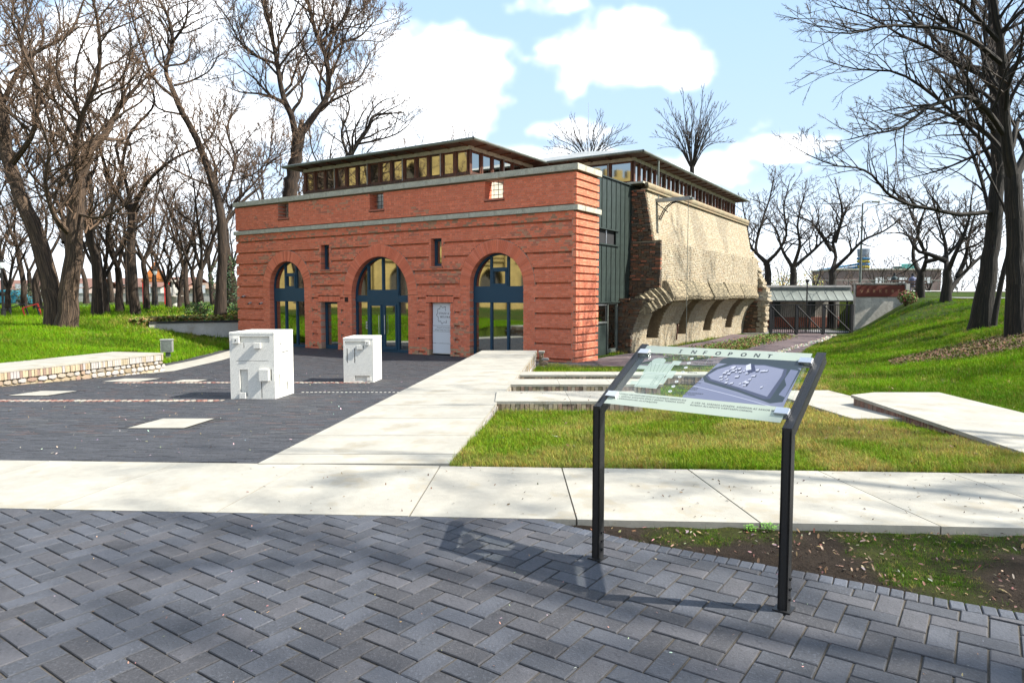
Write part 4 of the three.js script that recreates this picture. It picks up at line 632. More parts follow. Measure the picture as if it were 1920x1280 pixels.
{ // small fittings on the front
  for (const [lx, y, label] of [[-18.05, 2.35, 'small white security camera highest on the brick wall'], [-17.6, 2.02, 'small grey security camera nearest the corner of the brick wall'], [-16.75, 2.02, 'small grey security camera nearest the arched window']]) { const p = bw(lx, y, 0.0), T = thing('security_camera', label, 'camera', [p.x, p.y, p.z], BTURN); mesh('bracket', one((g) => g.box(0, 0.02, 0.04, 0.03, 0.03, 0.08)), M.steel, T); mesh('housing', one((g) => g.tube([V(-0.02, 0, 0.06), V(0.05, -0.04, 0.24)], [0.05, 0.045], 10)), M.white, T); mesh('lens', one((g) => g.tube([V(0.05, -0.04, 0.24), V(0.052, -0.041, 0.25)], [0.036, 0.034], 10)), M.black, T); }
  const p = bw(-11.15, 2.2, 0.004), T = thing('wall_vent', 'small dark square vent on the brick wall beside the middle arch', 'vent', [p.x, p.y, p.z], BTURN); mesh('frame', one((g) => g.box(0, 0, 0.005, 0.2, 0.2, 0.03)), M.corten, T); mesh('slat', one((g) => { for (let k = -2; k < 3; k++) g.box(0, k * 0.032, 0.024, 0.15, 0.012, 0.014); }), M.black, T);
}

// ---------------------------------------------------------------- the old bastion wall of ochre brick (same local frame)
{
  const B = thing('bastion_ruin', 'ruined ochre brick bastion wall with broken vault and deep niches', 'ruin', BPOS, BTURN);
  const T0 = 7.0, T1 = 24.8, r = rng(777), base = -0.35;
  const TV = 5.9, VAULT = [[-0.38, base], [-0.37, 0.3], [-0.34, 0.7], [-0.27, 1.05], [-0.16, 1.38], [-0.02, 1.68], [0.14, 1.92], [0.32, 2.1], [0.5, 2.24]];
  const MID = [[0.52, 2.24], [0.5, 3.0], [0.42, 4.72]], UP = [[0.1, 4.74], [-0.33, 6.98]];
  const OCH = [[0.393, 0.324, 0.213], [0.439, 0.372, 0.257], [0.361, 0.283, 0.177], [0.408, 0.349, 0.266], [0.338, 0.243, 0.151], [0.471, 0.421, 0.318], [0.377, 0.324, 0.23]], OLD = [[0.105, 0.068, 0.043], [0.136, 0.087, 0.05], [0.081, 0.062, 0.046], [0.174, 0.081, 0.043], [0.124, 0.099, 0.068]];
  const pick = (pal) => { const p = pal[Math.floor(r() * pal.length)], k = 0.91 + 0.18 * r(); return p.map((v, i) => lerp(v, [0.395, 0.335, 0.23][i], pal === OCH ? 0.45 : 0) * k); };
  const NICHE = [[7.55, 9.05], [11.6, 13.0], [15.9, 17.35], [20.3, 21.8]], SILL = 0.42;
  const solid = (name, prof, t0, t1, mat = M.mortarOld, off = 0.02) => { const s = new THREE.Shape(prof.map(([o, y], i) => new THREE.Vector2(o - off, y))); const g = new THREE.ExtrudeGeometry(s, { depth: t1 - t0, bevelEnabled: false }); g.translate(0, 0, -t1); return mesh(name, g, mat, B); };
  // piers between the niches, sills below them, wall above
  let t = TV; for (const [a, b] of [...NICHE, [T1, T1]]) { solid('pier', [...VAULT, [-2.3, 2.24], [-2.3, base]], t, a); if (b > a) solid('niche_sill', [[-0.38, base], [-0.36, SILL], [-2.3, SILL + 0.05], [-2.3, base]], a, b); t = b; }
  solid('wall', [...MID, [-0.8, 4.72], [-0.8, 2.24]], T0, T1); solid('upper_wall', [...UP, [-0.95, 6.98], [-0.95, 4.72]], T0 + 0.15, T1);
  mesh('niche_back', one((g) => g.box(-1.7, 1, -(T0 + T1) / 2, 0.1, 3, T1 - T0)), M.mortarOld, B);
  // brick skin laid in courses along each profile
  const rest = new Geo(3); let n = 0;
  const skin = (prof, tA, tB, pal, holes, rough) => {
    let L = 0; const seg = []; for (let i = 1; i < prof.length; i++) { const l = Math.hypot(prof[i][0] - prof[i - 1][0], prof[i][1] - prof[i - 1][1]); seg.push([L, l, prof[i - 1], prof[i]]); L += l; }
    const rows = Math.round(L / 0.077);
    for (let k = 0; k < rows; k++) {
      const s = (k + 0.5) * L / rows, q = seg.find((v) => s <= v[0] + v[1]) || seg.at(-1), f = (s - q[0]) / q[1], o = lerp(q[2][0], q[3][0], f), y = lerp(q[2][1], q[3][1], f), a = Math.atan2(-(q[3][0] - q[2][0]), q[3][1] - q[2][1]);
      if (y < -0.2) continue;
      const head = k % 2; let z = tA + (head ? 0 : 0.06) - r() * 0.03;
      while (z < tB) { const w = head ? 0.125 : 0.25, mid = z + w / 2; z += w + 0.012; if (holes && y > SILL && holes.some(([p, e2]) => mid > p && mid < e2)) continue; if (mid + w / 2 > tB + 0.03) continue;
        const stain = vnoise(mid * 0.9, y * 0.25 + 9, 3), c = pick(pal).map((v) => v * (stain > 0.68 ? 0.8 : 1)), m = new THREE.Matrix4().makeRotationZ(a);
        const d = (r() - 0.5) * rough;
        if (n < 295 && mid < 12.2 && pal === OCH && y > 4.8) { n++; const b = mesh('brick', one((g) => g.box(0, 0, 0, 0.07, 0.0645, w, c, { skip: '-x' }), n), M.brick, B); b.position.set(o - 0.03 + d, y, -mid); b.rotation.z = a; }
        else rest.box(o - 0.03 + d, y, -mid, 0.07, 0.0645, w, c, { m, skip: '-x-z' }); }
    }
  };
  skin(VAULT, TV, T1, OCH, NICHE, 0.012); skin(MID.slice(1), T0 + 0.05, T1, OCH, null, 0.02); skin(UP, T0 + 0.2, T1, OCH, null, 0.008);
  // broken near end: rough dark brickwork
  for (let y = -0.2; y < 6.9; y += 0.078) { const outer = y < 2.24 ? (() => { for (let i = 1; i < VAULT.length; i++) if (y < VAULT[i][1]) return lerp(VAULT[i - 1][0], VAULT[i][0], (y - VAULT[i - 1][1]) / (VAULT[i][1] - VAULT[i - 1][1])); return 0.5; })() : y < 4.72 ? 0.48 : lerp(0.08, -0.33, (y - 4.72) / 2.26); const back = -1.0;
    for (let o = outer - 0.005; o > back; ) { const w = r() < 0.5 ? 0.125 : 0.25, tt = y < 2.24 ? TV : T0, dz = r() * 0.09 + (y > 4.7 ? -0.12 : 0) + (y < 3.2 ? r() * 0.1 : 0); rest.box(o - w / 2, y, -tt + dz / 2 - 0.05 , w - 0.012, 0.066, 0.16 + dz, y > 2.9 && r() < 0.12 ? [0.36, 0.13, 0.07] : pick(OLD), { skip: '-z' }); o -= w; } }
  mesh('bricks', rest.build(), M.brick, B).userData.kind = 'stuff';
  // rounded cornice
  for (let z = T0 + 0.1; z < T1; z += 1.0) { const L = Math.min(1.0, T1 - z + 0.1); mesh('cornice_stone', one((g) => { g.tube([V(-0.32, 7.12, -z - 0.006), V(-0.32, 7.12, -z - L + 0.006)], [0.17, 0.17], 12, null, 1); g.box(-0.36, 6.96, -z - L / 2, 0.3, 0.07, L - 0.006); }), std({ color: lin(0.3 + 0.04 * r(), 0.255, 0.155), map: scaled(blotchMap, 0.8), roughness: 0.95 }), B); }
  mesh('cornice_top', one((g) => g.box(-0.7, 7.24, -(T0 + T1) / 2, 0.75, 0.08, T1 - T0 + 0.3)), M.concrete, B);
  // overhanging broken vault slabs
  const slabMats = [0, 1, 2].map((k) => std({ color: lin(0.4 + 0.04 * k, 0.34 + 0.03 * k, 0.225 + 0.02 * k), map: scaled(barkMap, 1.3, 0.35), bumpMap: scaled(barkBump, 1.3, 0.35), bumpScale: 0.05, roughness: 0.95 }));
  let z = TV - 0.1, k = 0; const LEN = [0.22, 0.2, 0.24, 0.2, 0.3, 2.1, 2.3, 0.7, 1.2, 2.9, 2.6, 0.6, 1.5, 1.4, 0.9];
  for (const L0 of LEN) {
    if (z > T1 - 0.3) break; const L = Math.min(L0, T1 - z), frag = k < 5, push = frag ? -0.42 + 0.1 * k : (r() - 0.5) * 0.12, dy = frag ? -0.42 + 0.1 * k : (r() - 0.5) * 0.08;
    const g = new Geo(k + 30), N = Math.max(2, Math.round(L / 0.16)), P = frag ? [[0.2, 2.75], [0.45, 2.8], [0.75, 2.5], [0.98, 2.16], [0.9, 2.06], [0.6, 2.02], [0.2, 2.1]] : [[0.35, 3.06], [0.58, 3.04], [0.72, 2.74], [0.9, 2.36], [0.84, 2.2], [0.6, 2.14], [0.3, 2.16]]; let prev = null;
    const jag = Array.from({ length: N + 1 }, () => (r() - 0.5) * 0.06);
    for (let i = 0; i <= N; i++) { const zz = -(z + 0.01 + (L - 0.02) * i / N), row = P.map(([o, y], q) => [o + push + (q > 0 && q < 5 ? jag[i] + (r() - 0.5) * 0.025 : 0), y + dy + (r() - 0.5) * 0.03, zz]); if (prev) for (let q = 0; q < P.length; q++) { const e2 = (q + 1) % P.length; g.quad(prev[q], prev[e2], row[e2], row[q], null, [zz, q * 0.3]); } else { const c = row.reduce((s, p) => s.map((v, j) => v + p[j] / P.length), [0, 0, 0]); for (let q = 0; q < P.length; q++) g.quad(row[q], row[(q + 1) % P.length], c, c, null); } prev = row; }
    { const c = prev.reduce((s, p) => s.map((v, j) => v + p[j] / P.length), [0, 0, 0]); for (let q = 0; q < P.length; q++) g.quad(prev[(q + 1) % P.length], prev[q], c, c, null); }
    mesh('vault_fragment', g.build(), slabMats[k % 3], B); z += L + (frag ? 0.05 : r() < 0.4 ? 0.07 : 0.012); k++;
  }
  // broken pillar at the far end
  const pil = new Geo(44); for (let y = -0.2; y < 5.3; y += 0.08) { const out = y < 2.9 ? 0.75 + 0.3 * vnoise(y * 1.8, 3) + (y > 2 ? 0.2 : 0) : lerp(0.95, -0.1, (y - 2.9) / 2.4) + 0.25 * (vnoise(y * 3, 8) - 0.5); for (let o = out + (r() - 0.5) * 0.14; o > -0.7; o -= 0.26) for (let q = 0; q < 4; q++) pil.box(o - 0.12, y, -T1 - 0.15 - q * 0.27 + (r() - 0.5) * (q ? 0.05 : 0.12), 0.24, 0.068, 0.25, pick(o > out - 0.3 ? OCH : r() < 0.6 ? OLD : [[0.36, 0.16, 0.09], [0.3, 0.2, 0.12]]), { m: new THREE.Matrix4().makeRotationY((r() - 0.5) * 0.12) }); }
  const pm = mesh('broken_pillar', pil.build(), M.brick, B); pm.userData.kind = 'stuff';
  // grilles in the niches
  for (const [a, b] of NICHE) mesh('niche_grille', one((g) => { for (let q = 0; q < 5; q++) g.tube([V(-0.85, SILL + 0.1 + q * 0.19, -a), V(-0.85, SILL + 0.1 + q * 0.19, -b)], [0.013, 0.013], 5); for (let q = 0; q < 7; q++) g.tube([V(-0.85, SILL, -lerp(a, b, (q + 0.5) / 7)), V(-0.85, 1.9, -lerp(a, b, (q + 0.5) / 7))], [0.01, 0.01], 5); }), M.black, B);
  mesh('downpipe', one((g) => g.tube([V(-0.3, 0.2, -11.4), V(-0.24, 1.0, -11.4)], [0.035, 0.035], 8)), M.corten, B);
}
{ // projecting lamp beam on the bastion
  const p = bw(-0.3, 6.6, -8.3), T = thing('crane_beam', 'grey steel beam projecting from the bastion wall on curved brackets', 'beam', [p.x, p.y, p.z], BTURN);
  mesh('beam', one((g) => g.box(0.75, 0, 0, 1.7, 0.16, 0.22, null)), M.paleMetal, T);
  mesh('end_cap', one((g) => g.box(1.65, -0.02, 0, 0.12, 0.1, 0.26, null)), M.greyMetal, T);
  for (const z of [-0.1, 0.1]) mesh('bracket', one((g) => g.tube([0, 1, 2, 3, 4, 5, 6].map((k) => V(0.12 + 0.85 * (1 - Math.cos(k / 6 * 1.57)), -1.5 + 1.4 * Math.sin(k / 6 * 1.57), z)), Array(7).fill(0.025), 6)), M.black, T);
  mesh('brace', one((g) => g.tube([V(0.05, -0.1, 0.1), V(0.62, -0.55, 0.1)], [0.02, 0.02], 6)), M.black, T);
  mesh('chain', one((g) => g.tube([V(1.5, -0.1, 0), V(1.5, -7.2, 0)], [0.012, 0.012], 5)), M.greyMetal, T);
}
// ---------------------------------------------------------------- the info board
{
  const PL = [0.542, 4.211], PR = [1.437, 3.504], ang = Math.atan2(PR[1] - PL[1], PR[0] - PL[0]), Wd = Math.hypot(PR[0] - PL[0], PR[1] - PL[1]);
  const T = thing('info_board', 'slanted glass information board on two dark steel posts', 'information board', [PL[0], 0, -PL[1]], ang);
  // local: x from the left to the right post, z towards the reader, y up
  const HT = 0.955, RUN = 0.62, RISE = 0.35, sl = Math.atan2(RISE, RUN), AL = Math.hypot(RISE, RUN);
  for (const x of [0, Wd]) {
    const post = mesh('post', one((g) => { for (const s of [-1, 1]) g.box(s * 0.0195, HT / 2, 0, 0.01, HT, 0.062); g.box(0, HT / 2 + 0.008, 0.027, 0.049, HT + 0.016, 0.008); }), M.anthracite, T); post.position.x = x;
    for (const s of [-1, 1]) for (let k = 0; k < 3; k++) mesh('bolt', one((g) => { const y = 0.06 + k * 0.055; g.tube([V(s * 0.023, y, -0.005), V(s * 0.034, y, -0.005)], [0.0095, 0.0095], 6); }), M.black, post);
    const arm = mesh('arm', one((g) => { const m = new THREE.Matrix4().makeRotationX(sl); for (const s of [-1, 1]) g.box(s * 0.02, 0, 0, 0.01, 0.062, AL, null, { m }); g.box(0, 0.028, 0, 0.05, 0.008, AL + 0.004, null, { m }); }), M.anthracite, T); arm.position.set(x, HT + RISE / 2 - 0.016, -RUN / 2 + 0.012);
    mesh('base_plate', one((g) => g.box(0, 0.004, 0, 0.09, 0.008, 0.1)), M.anthracite, post);
  }
  // the printed glass pane: local plane coordinates u along x, v up the slope
  const pw = Wd - 0.075, ph = AL * 0.93, c = document.createElement('canvas'); c.width = 2000; c.height = Math.round(2000 * ph / pw); const x = c.getContext('2d'), Hc = c.height;
  x.clearRect(0, 0, c.width, Hc);
  const mint = 'rgba(214,226,208,0.92)', ink = '#1d2020';
  x.fillStyle = mint; x.fillRect(0, 0, 2000, Hc * 0.13); x.fillRect(0, Hc * 0.80, 2000, Hc * 0.2);
  x.fillStyle = ink; x.font = 'bold 104px sans-serif'; 'INFOPONT'.split('').forEach((l, i) => x.fillText(l, 470 + i * 152, Hc * 0.105));
  // photo of the model on the right
  { const X = 930, Y = Hc * 0.13, W2 = 2000 - X - 40, H2 = Hc * 0.67; x.save(); x.beginPath(); x.moveTo(X + 130, Y + 40); x.lineTo(X + 190, Y); x.lineTo(X + W2, Y); x.lineTo(X + W2, Y + H2); x.lineTo(X - 60, Y + H2); x.lineTo(X - 60, Y + H2 * 0.95); x.closePath(); x.clip();
    x.fillStyle = '#8f94ab'; x.fillRect(X - 60, Y, W2 + 80, H2); x.fillStyle = '#38444a'; x.fillRect(X, Y, W2, H2 * 0.16);
    const q = (p, f) => { x.fillStyle = f; x.beginPath(); p.forEach(([a, b], i) => i ? x.lineTo(X + a * W2, Y + b * H2) : x.moveTo(X + a * W2, Y + b * H2)); x.closePath(); x.fill(); };
    q([[0.02, 0.5], [0.1, 0.28], [0.24, 0.12], [0.62, 0.08], [0.94, 0.14], [1.0, 0.2], [0.97, 0.9], [0.86, 0.95], [0.5, 0.78], [0.08, 0.62]], '#37454b'); q([[0.0, 0.62], [0.4, 0.78], [0.86, 0.99], [0.9, 1.02], [-0.1, 1.02]], '#878da8');
    q([[0.05, 0.48], [0.13, 0.3], [0.27, 0.16], [0.62, 0.13], [0.86, 0.2], [0.88, 0.34], [0.84, 0.86], [0.78, 0.88], [0.48, 0.72], [0.12, 0.58]], '#50566f'); q([[0.07, 0.46], [0.14, 0.31], [0.28, 0.18], [0.61, 0.145], [0.83, 0.21], [0.84, 0.36], [0.8, 0.82], [0.48, 0.68], [0.13, 0.54]], '#9a9eb6');
    q([[0.9, 0.2], [0.98, 0.22], [0.97, 0.8], [0.9, 0.76], [0.93, 0.55], [0.885, 0.42]], '#848aa6');
    const rr = rng(12); for (let k = 0; k < 34; k++) { const a = 0.2 + rr() * 0.55, b = 0.22 + rr() * 0.42, w = 0.015 + rr() * 0.035, h = 0.03 + rr() * 0.045; q([[a, b], [a + w, b - 0.02], [a + w, b + h - 0.02], [a, b + h]], '#2c3148'); q([[a - 0.01, b], [a + w * 0.7, b - 0.025], [a + w * 0.7, b + h * 0.3], [a - 0.01, b + h * 0.4]], '#dfe1f0'); }
    q([[0.43, 0.16], [0.5, 0.13], [0.56, 0.3], [0.48, 0.34]], '#3c4262'); q([[0.42, 0.17], [0.46, 0.12], [0.5, 0.26], [0.45, 0.29]], '#e6e8f4');
    x.strokeStyle = '#d6d8e8'; x.lineWidth = 8; x.beginPath(); x.moveTo(X - 40, Y + H2 * 0.72); x.quadraticCurveTo(X + W2 * 0.5, Y + H2 * 0.86, X + W2, Y + H2 * 1.05); x.stroke(); x.restore(); }
  // ground plan in mint on the clear part
  { x.fillStyle = 'rgba(208,226,210,0.82)'; const f = (a, b, w, h) => x.fillRect(a, b, w, h); const Y = Hc * 0.25; x.beginPath(); x.ellipse(300, Y + 20, 90, 70, 0, 0, 7); x.fill(); f(200, Y + 50, 330, Hc * 0.2); f(220, Y + Hc * 0.2, 290, Hc * 0.26); f(90, Y + 130, 130, 80); f(520, Y + Hc * 0.16, 90, 150); f(480, Y - 10, 110, 90); f(140, Y + Hc * 0.37, 90, 70); f(500, Y + Hc * 0.28, 60, 120);
    x.strokeStyle = '#5c7a6e'; x.lineWidth = 4; x.strokeRect(220, Y + 60, 290, Hc * 0.17); x.strokeRect(240, Y + Hc * 0.24, 250, Hc * 0.2); x.strokeRect(105, Y + 142, 100, 56); x.beginPath(); for (let k = 0; k < 5; k++) { x.moveTo(230 + k * 56, Y + 70); x.lineTo(286 + k * 40, Y + Hc * 0.2); } x.stroke(); for (let k = 0; k < 4; k++) x.strokeRect(400, Y + Hc * 0.27 + k * 46, 34, 30); x.strokeStyle = 'rgba(225,235,228,0.8)'; x.strokeRect(330, Hc * 0.15, 560, Hc * 0.12); x.strokeRect(540, Hc * 0.16, 90, 40); }
  { const L = [['GÓTIKUS', 'VÁRTEMPLOM'], ['VÍZI RONDELLA'], ['DÉLI KAPUTORONY'], ['BÁSTYA'], ['DÉLNYUGATI', 'SAROKTORONY'], ['NYUGATI KAPU', 'BUDAI KAPU'], ['ÉSZAKNYUGATI', 'SAROKTORONY'], ['ÉSZAKI KAPUTORONY', 'SZOLNOKI KAPU']]; L.forEach((t, i) => { const X = 690, Y = Hc * (0.195 + i * 0.077); x.fillStyle = 'rgba(240,246,240,0.95)'; x.beginPath(); x.arc(X, Y - 8, 22, 0, 7); x.fill(); x.fillStyle = '#141615'; x.font = 'bold 26px sans-serif'; x.fillText(String(i + 1), X - 8, Y + 1); x.font = 'bold 33px sans-serif'; t.forEach((s, k) => x.fillText(s, X + 55, Y + k * 31)); }); }
  x.fillStyle = '#26302b'; x.font = 'bold 38px sans-serif'; ['A GÓTIKUS VÁRTEMPLOM HITELES ALAPRAJZI ÁBRÁZOLÁSA', 'A 18. SZÁZAD KÖZEPÉN ÉPÜLT MÁRIA TERÉZIA KAPU', '(MA VÁRMÚZEUM) ALAPRAJZÁN'].forEach((s, i) => x.fillText(s, 60, Hc * 0.85 + i * 44, 880)); ['A VÁR 18. SZÁZADI LÁTKÉPE, KÖZÉPEN AZ AKKOR MÁR', 'ROMOS ÁLLAPOTÚ VÁRTEMPLOMMAL'].forEach((s, i) => x.fillText(s, 1010, Hc * 0.87 + i * 44, 930));
  const tex = new THREE.CanvasTexture(c); tex.colorSpace = THREE.SRGBColorSpace;
  const place = (m, lift) => { m.rotation.x = -(Math.PI / 2 - sl); m.position.set(Wd / 2, HT + RISE / 2 + 0.018 + lift * Math.cos(sl), -RUN / 2 + 0.03 + lift * Math.sin(sl)); return m; };
  const gl = place(mesh('glass_pane', new THREE.BoxGeometry(pw, ph, 0.01), new THREE.MeshPhysicalMaterial({ color: lin(0.97, 1, 0.98), transmission: 1, thickness: 0, roughness: 0.02, ior: 1.3 }), T), 0);
  const pr = place(mesh('print', new THREE.PlaneGeometry(pw - 0.004, ph - 0.004), std({ map: tex, color: lin(0.45, 0.45, 0.45), transparent: true, roughness: 0.35, side: THREE.DoubleSide }), T), 0.0065);
  for (const px of [0.055, Wd - 0.055]) for (const t of [0.16, 0.84]) { const m = mesh('clamp', one((g) => { g.box(0, 0.014, 0, 0.07, 0.012, 0.05, null, {}); g.box(0, -0.014, 0, 0.07, 0.012, 0.05, null, {}); g.box(px < 0.3 ? -0.032 : 0.032, 0, 0, 0.012, 0.03, 0.05); }), M.steel, T); m.position.set(px, HT + 0.018 + RISE * t, 0.03 - RUN * t); m.rotation.x = sl; }
}

// ---------------------------------------------------------------- carved pale stone blocks
const REL = (B, w, h, list, mat) => { for (const [x, y, ww, hh, out] of list) mesh('relief_panel', one((g) => g.box(0, 0, 0, ww, hh, Math.abs(out)), 5), mat, B).position.set(x, y, out / 2); };
function block(label, x0, x1, d0, d1, h, front, side, hole, seed) {
  const y = courtY((d0 + d1) / 2) - 0.02, T = thing('stone_block', label, 'stone block', [(x0 + x1) / 2, y, -d0], 0, 'carved pale stone blocks on the court'), W = x1 - x0, D = d1 - d0;
  const mt = std({ color: lin(0.7, 0.685, 0.625), map: scaled(grainMap, 4), bumpMap: scaled(grainBump, 3), bumpScale: 0.003, roughness: 0.85 });
  const rects = front.filter((f) => f[4] < 0), P = [[-W / 2, 0], [W / 2, 0], [W / 2, h], [-W / 2, h]].map((p) => new THREE.Vector2(...p)), cut = new THREE.Shape(P);
  for (const [x, yy, w, hh] of rects) { const q = new THREE.Path(); q.moveTo(x - w / 2, yy - hh / 2); q.lineTo(x - w / 2, yy + hh / 2); q.lineTo(x + w / 2, yy + hh / 2); q.lineTo(x + w / 2, yy - hh / 2); q.closePath(); cut.holes.push(q); }
  const skin = 0.06, fg = new THREE.ExtrudeGeometry(cut, { depth: skin, bevelEnabled: false }); fg.translate(0, 0, -skin);
  mesh('front_face', fg, mt, T);
  const cs = new THREE.Shape([[0, 0], [D - skin, 0], [D - skin, h], [0, h]].map((p) => new THREE.Vector2(...p))); for (const [s, yy, w, hh, out] of side) if (out < 0) { const q = new THREE.Path(); q.moveTo(s - w / 2, yy - hh / 2); q.lineTo(s - w / 2, yy + hh / 2); q.lineTo(s + w / 2, yy + hh / 2); q.lineTo(s + w / 2, yy - hh / 2); q.closePath(); cs.holes.push(q); }
  const sg = new THREE.ExtrudeGeometry(cs, { depth: skin, bevelEnabled: false }); sg.translate(0, 0, -skin); const sm = mesh('side_face', sg, mt, T); sm.rotation.y = Math.PI / 2; sm.position.set(W / 2, 0, -skin - 0.001);
  mesh('body', one((g) => g.box(-skin / 2 - 0.002, h / 2 - 0.002, -D / 2 - skin / 2, W - skin - 0.008, h - 0.004, D - skin - 0.035), seed), mt, T);
  mesh('top_slab', one((g) => g.box(0, h + 0.02, -D / 2, W + 0.006, 0.04, D + 0.006, null, { bevel: 0.008 })), mt, T);
  for (const [x, yy, w, hh, out, name] of front) { if (out > 0) mesh(name || 'relief_panel', one((g) => g.box(0, 0, 0, w, hh, out + 0.01)), mt, T).position.set(x, yy, out / 2 - 0.005); else if (-out < skin - 0.004) mesh('recess_panel', one((g) => g.box(0, 0, 0, w - 0.004, hh - 0.004, 0.02)), mt, T).position.set(x, yy, out - 0.01); }
  for (const [s, yy, w, hh, out] of side) if (out > 0) { const m = mesh('relief_panel', one((g) => g.box(0, 0, 0, out + 0.01, hh, w)), mt, T); m.position.set(W / 2 + out / 2 - 0.005, yy, -skin - s); }
  mesh('hole', one((g) => g.tube([V(hole[0], hole[1], hole[2] + 0.001), V(hole[0], hole[1], hole[2] + 0.003)], [0.014, 0.014], 12)), M.black, T);
}
block('large carved pale stone block with stepped reliefs standing on the dark court', -5.2, -4.38, 12.52, 13.6, 1.24,
  [[-0.28, 1.13, 0.11, 0.1, 0.05], [0.05, 1.145, 0.55, 0.11, -0.04], [-0.146, 1.035, 0.012, 0.1, -0.05], [0.11, 1.035, 0.12, 0.1, 0.05], [-0.16, 0.34, 0.15, 0.5, -0.045], [-0.18, 0.11, 0.11, 0.11, 0.04], [0.225, 0.49, 0.17, 0.21, 0.06], [0.345, 0.49, 0.022, 0.21, -0.055], [0.165, 0.21, 0.018, 0.3, -0.055], [0.0, 0.75, 0.6, 0.01, -0.012]],
  [[0.3, 1.1, 0.1, 0.1, 0.02], [0.55, 0.95, 0.35, 0.12, 0.025], [0.2, 0.32, 0.05, 0.3, -0.04], [0.62, 0.2, 0.1, 0.16, -0.05]], [-0.28, 1.13, 0.05], 1);
block('smaller carved pale stone block with slots standing near the doors', -4.02, -3.31, 16.2, 17.25, 1.07,
  [[-0.06, 0.98, 0.5, 0.085, -0.04], [0.22, 0.985, 0.1, 0.09, 0.045], [0.04, 0.885, 0.13, 0.09, 0.045], [0.125, 0.88, 0.02, 0.085, -0.05], [-0.265, 0.68, 0.025, 0.34, -0.055], [-0.085, 0.68, 0.025, 0.34, -0.055], [0.09, 0.14, 0.36, 0.12, -0.05], [0.25, 0.12, 0.09, 0.08, 0.02]],
  [[0.3, 0.9, 0.3, 0.09, 0.02], [0.6, 0.6, 0.3, 0.3, 0.012], [0.3, 0.25, 0.08, 0.2, -0.04]], [0.22, 0.985, 0.045], 2);

// ---------------------------------------------------------------- things on the left
{
  const p = at(312, 630, 25.3), y = landY(p.x, 25.3), T = thing('utility_box', 'small grey utility cabinet on a post in the left lawn', 'utility box', [p.x, y, p.z], 0.35);
  mesh('post', one((g) => g.box(0.03, 0.1, 0, 0.16, 0.4, 0.14)), M.greyMetal, T); mesh('cabinet', one((g) => g.box(0, 0.5, 0, 0.4, 0.44, 0.3)), M.paleMetal, T); mesh('lid', one((g) => g.box(0, 0.735, 0, 0.44, 0.03, 0.34, null, { bevel: 0.008 })), M.paleMetal, T); mesh('door_panel', one((g) => g.box(0, 0.5, 0.154, 0.34, 0.38, 0.008)), M.greyMetal, T);
}
{
  const A = [-17.6, 33.05], Bq = [-12.6, 35.85], L = Math.hypot(Bq[0] - A[0], Bq[1] - A[1]), ang = Math.atan2(Bq[1] - A[1], Bq[0] - A[0]);
  const T = thing('retaining_wall', 'pale rendered retaining wall with black coping beside the building', 'retaining wall', [A[0], -0.8, -A[1]], ang);
  mesh('wall', one((g) => g.box(L / 2, 0.55, -0.1, L, 1.15, 0.2)), M.white, T); for (let k = 0; k < 6; k++) mesh('coping_piece', one((g) => g.box((k + 0.5) * L / 6, 1.165, -0.1, L / 6 - 0.008, 0.08, 0.3)), M.black, T);
}
{ // bicycle stands
  const stand = (px, mat, label) => { const p = at(px, 598, 39.2), T = thing('bicycle_stand', label, 'bicycle stand', [p.x, landY(p.x, 39.2), p.z], 0.25, 'slanted bicycle stands beside the path'); mesh('hoop', one((g) => { const P = [V(-0.3, 0, 0), V(-0.42, 0.55, 0.02), V(0.35, 0.8, -0.02), V(0.55, 0, 0)]; for (let k = 0; k < 3; k++) g.box((P[k].x + P[k + 1].x) / 2, (P[k].y + P[k + 1].y) / 2, 0, 0.06, P[k].distanceTo(P[k + 1]), 0.06, null, { m: new THREE.Matrix4().makeRotationZ(Math.atan2(P[k + 1].y - P[k].y, P[k + 1].x - P[k].x) - Math.PI / 2) }); }), mat, T); mesh('foot', one((g) => { g.box(-0.3, 0.01, 0, 0.14, 0.02, 0.12); g.box(0.55, 0.01, 0, 0.14, 0.02, 0.12); }), M.greyMetal, T); };
  stand(33, M.anthracite, 'dark slanted bicycle stand next to the old street lamp'); stand(58, M.red, 'red slanted bicycle stand between two dark ones'); stand(86, M.anthracite, 'dark slanted bicycle stand beside the twin trunk tree');
}
function lampPost(label, x, d, h, group) {
  const T = thing('street_lamp', label, 'street lamp', [x, landY(x, d), -d], 0, group);
  mesh('pole', one((g) => { g.tube([V(0, 0, 0), V(0, 0.5, 0), V(0, 0.55, 0), V(0, h * 0.84, 0)], [0.13, 0.11, 0.06, 0.045], 10); g.tube([V(0, 0.5, 0), V(0, 0.56, 0)], [0.14, 0.14], 10); }), M.anthracite, T);
  mesh('lantern', one((g) => { g.tube([V(0, h * 0.85, 0), V(0, h * 0.95, 0)], [0.12, 0.2], 6); }), std({ color: lin(0.45, 0.5, 0.48), roughness: 0.3 }), T); mesh('cap', one((g) => g.tube([V(0, h * 0.95, 0), V(0, h, 0)], [0.22, 0.05], 6)), M.anthracite, T);
}
{ const p = at(6, 600, 38); lampPost('old style black street lamp beside the bicycle stands', p.x, 38, 3.3); const q = at(292, 560, 62); lampPost('distant slim street lamp near the park fountain', q.x, 62, 3.4); }
